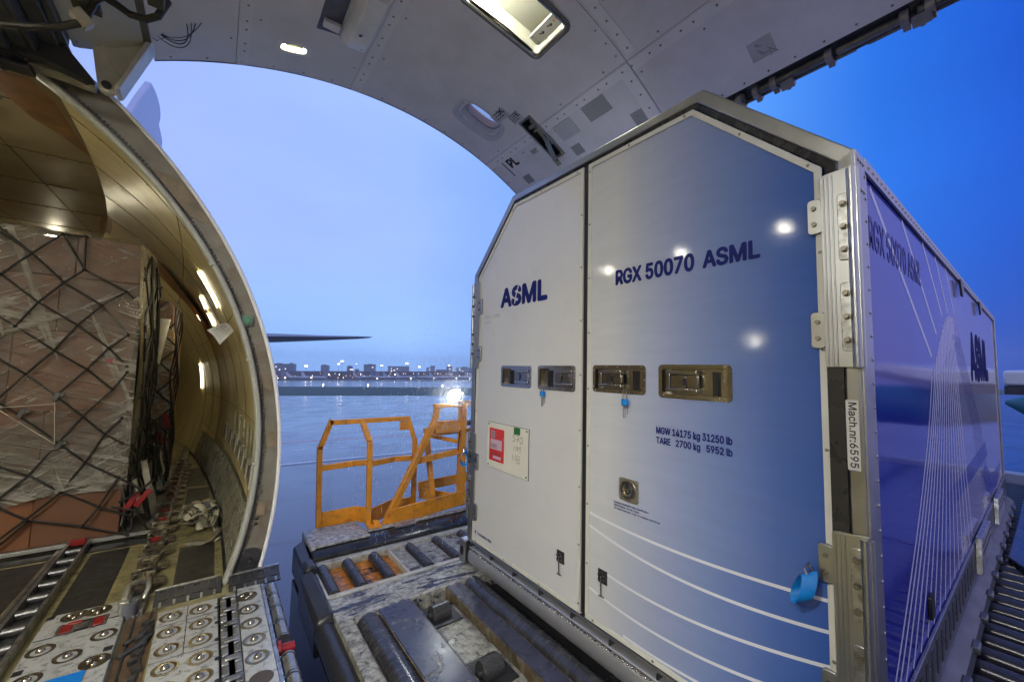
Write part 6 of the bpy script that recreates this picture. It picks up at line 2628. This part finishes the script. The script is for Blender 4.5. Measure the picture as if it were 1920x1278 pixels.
f = FL + .012
for k in range(9):
    cx, cy = rn.uniform(-.13, .03), rn.uniform(4.55, 4.95)
    pts = []
    a0 = rn.uniform(0, 6)
    for i in range(9):
        a = a0 + i * .75
        r = rn.uniform(.05, .14)
        pts.append((cx + r * .8 * math.cos(a), cy + r * 1.5 * math.sin(a), f + .01 + .012 * k + rn.uniform(0, .05)))
    strap(pts, .045, M_WEB if k % 3 else M_WEB2)
strap([(.0, 5.35, f + .02), (.03, 5.2, f + .05), (.07, 5.0, f + .06), (.06, 4.85, f + .03)], .045, M_WEB)
strap([(.08, 4.85, f + .05), (.09, 4.6, f + .10), (.075, 4.45, f + .03), (.11, 4.3, f), (.10, 4.12, f + .01)], .05, M_WEB)
strap([(-.10, 4.22, f), (-.02, 4.17, f), (.05, 4.15, f + .01), (.10, 4.25, f + .02), (.115, 4.45, f + .02)], .045, M_WEB2)
mb = MB()
for x, y, a in ((-.05, 4.82, .4), (.02, 4.86, -.3), (.085, 4.68, .9), (.03, 4.72, .1)):
    mb.obox((x, y, f + .115), .05, .07, .012, Matrix.Rotation(a, 3, 'Z') @ Matrix.Rotation(.3, 3, 'X'))
pieces(mb, 'strap_buckle', mat('buckle_blue', (.13, .15, .24), .3, .8), wb, bevel=.004)
mb = MB()
mb.tube([(-.04, 5.32, f + .02), (.0, 5.36, f + .03), (.04, 5.34, f + .03), (.03, 5.30, f + .02), (-.04, 5.32, f + .02)], .006, 6)
mb.build('strap_hook', mat('hook_gold', (.42, .28, .08), .3, .9), wb)

# =================================================================== AIRFIELD (the apron falls away slightly for drainage)
Mg = Matrix(((.99995, .00012, -.00958), (.00012, .99971, .02418), (.00958, -.02418, .99966))).to_4x4()
GO = []


def ground(o):
    GO.append(o)
    return o


def wet_mat():
    m, t, b = base('wet_concrete')
    c = nd(t, 'ShaderNodeTexCoord')
    mp = nd(t, 'ShaderNodeMapping')
    mp.inputs['Rotation'].default_value = (0, 0, .22)
    t.links.new(c.outputs['Object'], mp.inputs[0])
    br = nd(t, 'ShaderNodeTexBrick')
    br.offset = 0
    br.inputs['Scale'].default_value = 1
    br.inputs['Brick Width'].default_value = 7.0
    br.inputs['Row Height'].default_value = 6.0
    br.inputs['Mortar Size'].default_value = .20
    br.inputs['Color1'].default_value = (.066, .068, .098, 1)
    br.inputs['Color2'].default_value = (.050, .052, .078, 1)
    br.inputs['Mortar'].default_value = (.012, .012, .015, 1)
    t.links.new(mp.outputs[0], br.inputs[0])
    n = ramp(t, noise(t, .35, 8, .65), [(.3, (.62, .62, .64)), (.7, (1, 1, 1))])
    t.links.new(mixc(t, 1.0, br.outputs[0], n, 'MULTIPLY'), b.inputs['Base Color'])
    r = ramp(t, noise(t, .25, 7, .62, dist=.4), [(.38, (.13,) * 3), (.62, (.26,) * 3)])
    t.links.new(r, b.inputs['Roughness'])
    b.inputs['Specular IOR Level'].default_value = .62
    b.inputs['Coat Weight'].default_value = .3
    b.inputs['Coat Roughness'].default_value = .12
    bn = nd(t, 'ShaderNodeBump')
    bn.inputs['Strength'].default_value = 1
    bn.inputs['Distance'].default_value = .0012
    t.links.new(noise(t, 11, 5, .6), bn.inputs['Height'])
    t.links.new(bn.outputs[0], b.inputs['Normal'])
    return m


mb = MB()
mb.add([(-3500, -3500, GZ), (3500, -3500, GZ), (3500, 3500, GZ), (-3500, 3500, GZ)], [(0, 1, 2, 3)])
ground(tag(mb.build('apron', wet_mat(), None, smooth=False), 'wet concrete apron reflecting the dusk sky', 'apron', kind='structure'))


def strip_g(name, a, b, w, m, z, lab, cat):
    a, b = Vector((*a, 0)), Vector((*b, 0))
    d = (b - a).normalized()
    s_ = Vector((-d.y, d.x, 0)) * w / 2
    mb = MB()
    mb.add([(*(p + q).xy, GZ + z) for p, q in ((a, -s_), (b, -s_), (b, s_), (a, s_))], [(0, 1, 2, 3)])
    return ground(tag(mb.build(name, m, None, smooth=False), lab, cat, kind='structure'))


M_MR = mat('mark_red', (.42, .17, .18), .25, var=.2, vs=2)
M_MW = mat('mark_white', (.62, .62, .64), .25, var=.2, vs=2)
M_MD = mat('mark_dark', (.05, .05, .06), .3, var=.2)
strip_g('apron_marking', (-25, 51.2), (45, 34.5), .70, M_MR, .006, 'faded red line painted across the apron', 'marking')
strip_g('apron_marking', (-25, 36.5), (45, 28.8), .42, M_MW, .006, 'white line painted across the apron nearest the loader', 'marking')
strip_g('apron_marking', (-25, 35.95), (45, 28.25), .45, M_MD, .006, 'dark edge painted along the white apron line', 'marking')
mb = MB()
for k in range(-6, 22):
    x = 3.9 + k * 1.75
    y = 38.75 - (x - 6) * .24
    mb.add([(x, y, GZ + .006), (x + .95, y - .23, GZ + .006), (x + 1.02, y + .10, GZ + .006), (x + .07, y + .33, GZ + .006)], [(0, 1, 2, 3)])
ground(tag(mb.build('apron_marking', M_MW, None, smooth=False), 'white dashed guide line painted on the apron', 'marking', kind='structure'))
M_GR = mat('grass_dusk', (.035, .075, .055), .8, var=.3, vs=.4, bump=.02, bs=6)
mb = MB()
mb.add([(-120, 246, GZ + .03), (260, -30, GZ + .03), (420, -30, GZ + .03), (-160, 470, GZ + .03)], [(0, 1, 2, 3)])
mb.v = [Vector(p) for p in ((-150, 268, GZ + .03), (190, 15, GZ + .03), (300, -15, GZ + .03), (-250, 545, GZ + .03))]
ground(tag(mb.build('grass', M_GR, None, smooth=False), 'dark strip of mown grass beyond the apron', 'grass', kind='structure'))
mb = MB()
mb.add([(-300, 860, GZ + .05), (420, 180, GZ + .05), (500, 190, GZ + .05), (-300, 1010, GZ + .05)], [(0, 1, 2, 3)])
ground(tag(mb.build('grass', M_GR, None, smooth=False), 'thin far strip of grass beside the runway', 'grass', kind='structure'))

# taxiway edge lights
M_TL = emit('edge_light', (1, .84, .6), 22)
M_TB = emit('edge_light_blue', (.75, .95, 1), 25)
for k, (x, y, lab) in enumerate(((55.6, 274.4, 'small taxiway light on the grass edge, leftmost in view'), (74.5, 244.6, 'small taxiway light on the grass edge, second from the left'), (105.2, 207.3, 'small taxiway light on the grass edge, nearest the orange lamp frame'))):
    e_ = ground(empty('taxiway_light', (x, y, GZ), lab, 'taxiway light', 'taxiway edge lights'))
    mb = MB()
    mb.cyl((x, y, GZ), (x, y, GZ + .35), .08, 8)
    mb.build('stem', M_DARK, e_)
    mb = MB()
    mb.sphere((x, y, GZ + .55), .30, 10, 8)
    mb.build('lens', M_TL, e_)

# ------------------------------------------------------------------ terminal and far buildings
def facade(name, col, win, rows, cols, lit=.1, metal=0):
    m, t, b = base(name)
    c = nd(t, 'ShaderNodeTexCoord')
    mp = nd(t, 'ShaderNodeMapping')
    t.links.new(c.outputs['Generated'], mp.inputs[0])
    mp.inputs['Scale'].default_value = (cols, cols, rows)
    fr_ = nd(t, 'ShaderNodeVectorMath', operation='FRACTION')
    t.links.new(mp.outputs[0], fr_.inputs[0])
    s_ = nd(t, 'ShaderNodeSeparateXYZ')
    t.links.new(fr_.outputs[0], s_.inputs[0])
    a = mth(t, 'GREATER_THAN', s_.outputs[2], .45)
    bx = mth(t, 'GREATER_THAN', s_.outputs[0], .25)
    w_ = mth(t, 'MULTIPLY', a, bx)
    t.links.new(mixc(t, w_, (*col, 1), (*win, 1)), b.inputs['Base Color'])
    b.inputs['Roughness'].default_value = .4
    return m


F_A = facade('facade_blue', (.10, .12, .20), (.03, .05, .11), 7, 9)
F_B = facade('facade_grey', (.16, .18, .26), (.05, .07, .14), 9, 6)
F_C = facade('facade_pale', (.24, .27, .36), (.10, .13, .24), 6, 10)
M_TERM = mat('terminal_wall', (.055, .035, .05), .5, var=.2, vs=.2)
M_ROOF = mat('far_roof', (.09, .10, .14), .5, var=.1)
M_WL = emit('window_lit', (1, .86, .62), 2.5)
M_WLC = emit('window_lit_cool', (.55, .85, 1), 1.6)
VD = Vector((.30, .954, 0)).normalized()
VS = Vector((.954, -.30, 0)).normalized()


def far_box(mb, p, w, d, z0, z1, off=0):
    p = Vector((p[0], p[1], 0)) + VD * off
    q = [p, p + VS * w, p + VS * w + VD * d, p + VD * d]
    return mb.prism([(a.x, a.y, z0) for a in q], (0, 0, z1 - z0))


def building(x, y, w, h, m, lab, lit=0, cool=0, extra=None, d=22, cat='building', seed=1):
    e_ = ground(empty('office_building', (x, y, GZ), lab, cat, 'far buildings beyond the runway'))
    mb = MB()
    far_box(mb, (x, y), w, d, GZ, h)
    mb.build('wall', m, e_, smooth=False)
    mb = MB()
    far_box(mb, (x - .3, y - .3), w + .6, d, h, h + .7)
    if extra:
        for (f, ww, hh) in extra:
            far_box(mb, (x + f * w * .954, y - f * w * .3), ww, 6, h + .7, h + .7 + hh, 3)
    mb.build('roof', M_ROOF, e_, smooth=False)
    rn = random.Random(seed)
    for n_, mm in ((lit, M_WL), (cool, M_WLC)):
        if n_:
            mb = MB()
            for k in range(n_):
                f = rn.uniform(.08, .85)
                z = rn.uniform(GZ + 6, h - 3)
                far_box(mb, (x + f * w * .954, y - f * w * .3), rn.uniform(1.6, 3), .3, z, z + 1.8, -.3)
            pieces(mb, 'window', mm, e_, smooth=False)
    return e_


building(80, 897, 10, 20.5, F_A, 'low dark block beside the aircraft skin, leftmost of the skyline', seed=2)
building(91, 894, 36, 21.5, F_A, 'wide dark blue block at the left end of the skyline', 3, 0, [(.1, 10, 1.5), (.75, 5, 2)], seed=3)
building(173, 883, 14.5, 19.3, F_B, 'narrow dark tower block between the two left lamp masts', 1, 0, [(.1, 9, 1.6)], seed=4)
building(221, 872, 10.5, 17.8, F_A, 'dark tower with a stepped roof left of the striped office block', 2, 0, [(.2, 5, 1.6), (.6, 4, .8)], seed=5)
building(236, 868, 8, 12, F_A, 'low annex right of the stepped tower', 1, seed=12)
building(253, 864, 24, 22.2, F_B, 'striped office block with banded floors, tallest in mid skyline', 1, 0, [(.35, 8, 1.2)], seed=6)
building(300, 848, 44, 18.6, F_C, 'long pale mottled block in the middle of the skyline', 6, 4, [(.0, 3, .8)], seed=7)
building(377, 817, 16, 16, F_C, 'pale block with cool lit windows under a dark penthouse', 0, 5, [(.45, 10, 4)], seed=8)
building(396, 808, 24, 11.8, F_A, 'low dark block between two pale blocks at right', 3, seed=9)
building(417, 797, 10, 19, F_A, 'slim dark block under a lamp mast at right', 2, 0, [(.2, 6, 1)], seed=10)
building(436, 787, 24, 16.8, F_C, 'pale blue block next to the container edge', 2, 4, [(.5, 10, 1.3)], seed=11)
building(462, 774, 30, 16, F_A, 'dark block partly behind the container edge', 2, seed=13)
# long terminal hall
tm = ground(empty('terminal_building', (55, 698, GZ), 'long low dark terminal hall running across the far side', 'terminal'))
mb = MB()
a, b = Vector((10, 713, 0)), Vector((430, 573, 0))
d = (b - a).normalized()
n_ = Vector((-d.y, d.x, 0))
mb.prism([(p.x, p.y, GZ) for p in (a, b, b + n_ * 40, a + n_ * 40)], (0, 0, 11.8))
mb.build('wall', M_TERM, tm, smooth=False)
mb = MB()
mb.prism([(p.x, p.y, GZ + 11.8) for p in (a, b, b + n_ * 40, a + n_ * 40)], (0, 0, .9))
mb.build('roof', M_ROOF, tm, smooth=False)
mb = MB()
rn = random.Random(4)
for k in range(98):
    p = a.lerp(b, (k + rn.uniform(.1, .9)) / 98) - n_ * .15
    s_ = rn.uniform(.35, .9)
    z = GZ + rn.choice((2.2, 2.4, 5.2, 8.6))
    mb.prism([(p.x, p.y, z), (p.x + d.x * s_, p.y + d.y * s_, z), (p.x + d.x * s_, p.y + d.y * s_, z + s_ * .8), (p.x, p.y, z + s_ * .8)], (-n_.x * .2, -n_.y * .2, 0))
pieces(mb, 'window', emit('terminal_light', (1, .74, .5), 8), tm, smooth=False)
for k, f in enumerate((.17, .30, .47)):
    mb = MB()
    p = a.lerp(b, f) - n_ * 6
    mb.prism([(p.x, p.y, GZ), (p.x + d.x * 7, p.y + d.y * 7, GZ), (p.x + d.x * 7 + n_.x * 5.9, p.y + d.y * 7 + n_.y * 5.9, GZ), (p.x + n_.x * 5.9, p.y + n_.y * 5.9, GZ)], (0, 0, 11.5))
    mb.build('gate_tower', mat('gate_pale', (.20, .17, .24), .5), tm, smooth=False)

# flood lamp masts
M_MAST = mat('mast_grey', (.12, .13, .18), .5)
M_ML = emit('mast_lamp', (1, .82, .6), 22)
sc_ = .78
for x, y, h, w_, lab in ((146.9, 887.9, 18.2, 6, 'apron lamp mast left of the narrow tower block'), (205.5, 876.2, 23.2, 4.5, 'shorter of the twin lamp masts'), (211.8, 874.7, 28.8, 5.5, 'tallest lamp mast, right of the twin masts'),
                         (287.6, 852.8, 20.6, 4.5, 'lamp mast between the striped block and the mottled block'), (336.4, 834.7, 25.6, 5.5, 'lamp mast over the right end of the mottled block'), (360.7, 824.6, 18.1, 4, 'low lamp mast left of the pale block'),
                         (419.3, 796.4, 21.4, 3, 'lamp mast standing over the slim dark block'), (238.5, 867.8, 23.5, 1.6, 'faint lamp mast above the low annex')):
    x, y = x * sc_, y * sc_
    h = h * sc_
    e_ = ground(empty('lamp_mast', (x, y, GZ), lab, 'lamp mast', 'apron lamp masts'))
    mb = MB()
    mb.cyl((x, y, GZ), (x, y, h), .28, 8, r2=.16)
    mb.build('pole', M_MAST, e_)
    mb = MB()
    w_ *= .62
    for k in (-1, 0, 1):
        p = Vector((x, y, h)) + VS * k * w_ * .3 - VD * .3
        mb.sphere(p, w_ * .22, 10, 6)
    mb.build('lamp_head', M_ML, e_)


# parked airliners
def airliner(x, y, hd, s_, tailc, lab, first=None):
    e_ = ground(empty('parked_airliner', (0, 0, GZ), lab, 'airliner', 'airliners parked at the far terminal'))
    if first:
        for ch in first.children:
            c = ch.copy()
            COL.objects.link(c)
            c.parent = e_
            if c.name.startswith('tail_fin'):
                c.material_slots[0].link = 'OBJECT'
                c.material_slots[0].material = tailc
    else:
        mb = MB()
        mb.tube([(-17, 0, GZ + 3.4), (-16, 0, GZ + 3.3), (-14, 0, GZ + 3.3), (8, 0, GZ + 3.3), (14, 0, GZ + 3.7), (19, 0, GZ + 4.5)], [.2, 1.2, 1.9, 1.9, 1.3, .3], 14)
        mb.build('fuselage', mat('airliner_white', (.45, .50, .62), .35, var=.05), e_)
        mb = MB()
        mb.prism([(11.5, -.2, GZ + 5), (16.2, -.2, GZ + 11.4), (19, -.2, GZ + 11.4), (17.5, -.2, GZ + 5)], (0, .4, 0))
        mb.build('tail_fin', tailc, e_)
        for sg in (-1, 1):
            mb = MB()
            mb.prism([(-3, sg * 1.5, GZ + 2.6), (4, sg * 17, GZ + 3.6), (6, sg * 17, GZ + 3.6), (4, sg * 1.5, GZ + 2.6)], (0, 0, .35))
            mb.build('wing', mat('airliner_wing', (.22, .25, .33), .4), e_)
            mb = MB()
            mb.cyl((-3.6, sg * 5.5, GZ + 1.7), (-.2, sg * 5.5, GZ + 1.7), 1.0, 12, r2=.7)
            mb.build('engine', mat('airliner_engine', (.12, .16, .3), .35), e_)
            mb = MB()
            mb.prism([(14.5, sg * .8, GZ + 4.6), (17.5, sg * 6, GZ + 5.2), (19, sg * 6, GZ + 5.2), (18, sg * .8, GZ + 4.6)], (0, 0, .25))
            mb.build('tailplane', mat('airliner_wing', (.22, .25, .33)), e_)
            mb = MB()
            mb.cyl((1.2, sg * 2.4, GZ + .55), (1.2, sg * 2.9, GZ + .55), .55, 10)
            mb.beam((1.2, sg * 2.6, GZ + .6), (1.2, sg * 2.2, GZ + 2.6), .3, .3)
            mb.build('landing_gear', M_DARK, e_)
    e_.location = (x, y, GZ)
    e_.rotation_euler = (0, 0, hd)
    e_.scale = (s_, s_, s_)
    return e_


T1 = mat('tail_white', (.50, .54, .62), .35)
T2 = mat('tail_blue', (.10, .22, .42), .35)
T3 = mat('tail_pale_blue', (.25, .40, .58), .35)
pl0 = airliner(98, 640, 2.75, .95, T1, 'white tailed airliner parked leftmost at the terminal')
pd = [(117, 637, 2.8, T1, 'second airliner from the left with a white tail'), (182, 612, 2.7, T1, 'white tailed airliner parked before the striped office block'), (193, 616, 2.75, T1, 'airliner close right of the one before the striped block'),
      (199, 590, 2.3, T2, 'blue tailed airliner lying broadside in the middle'), (222, 598, 2.75, T3, 'pale blue tailed airliner left of the mottled block'), (240, 592, 2.6, T1, 'white tailed airliner below the mottled block'), (262, 570, 2.4, T2, 'blue tailed airliner right of the mottled block'),
      (283, 566, 2.7, T3, 'pale blue tailed airliner below the lit pale block'), (308, 548, 2.5, T1, 'white tailed airliner near the orange lamp frame'), (332, 540, 2.6, T3, 'rightmost parked airliner next to the container edge')]
for x, y, hd, tc_, lab in pd:
    airliner(x, y, hd, .95, tc_, lab, pl0)
# service lights on the far apron
k = 0
rn = random.Random(8)
spots = [(62, 560), (75, 600), (100, 565), (122, 570), (140, 590), (160, 560), (178, 545), (205, 552), (226, 545), (250, 520), (275, 500), (300, 505), (318, 480), (335, 498)]
names = ['left of the first airliner', 'below the left end of the hall', 'below the first airliner', 'below the second airliner', 'right of the second airliner', 'between the second and third airliners', 'left of the striped block', 'below the striped block', 'right of the striped block', 'below the mottled block', 'right of the mottled block', 'below the pale lit block', 'near the orange frame', 'next to the container edge']
for (x, y), nm in zip(spots, names):
    e_ = ground(empty('apron_light', (x, y, GZ), 'low ground light on the far apron ' + nm, 'apron light', 'low lights on the far apron'))
    h = rn.choice((1.5, 2.5, 5, 7))
    mb = MB()
    mb.cyl((x, y, GZ), (x, y, GZ + h), .15, 6)
    mb.build('stem', M_DARK, e_)
    mb = MB()
    mb.sphere((x, y, GZ + h + .4), rn.uniform(.32, .6), 8, 6)
    mb.build('lens', M_TL if rn.random() < .75 else M_ML, e_)
# damp dusk air between here and the far buildings
mb = MB()
mb.box(-420, 700, -60, 1150, GZ - 45, 31)
hz = mb.build('haze', None, None, smooth=False)
m = bpy.data.materials.new('haze_air')
m.use_nodes = True
t = m.node_tree
t.nodes.remove(t.nodes['Principled BSDF'])
pv = nd(t, 'ShaderNodeVolumePrincipled')
pv.inputs['Color'].default_value = (.90, .96, 1, 1)
pv.inputs['Density'].default_value = .0005
pv.inputs['Anisotropy'].default_value = .2
t.links.new(pv.outputs[0], t.nodes['Material Output'].inputs['Volume'])
hz.data.materials.append(m)
tag(hz, 'thin damp air that fades the far side of the airfield', 'haze', kind='stuff')
bpy.context.view_layer.update()
for o in GO:
    o.matrix_world = Mg @ o.matrix_world
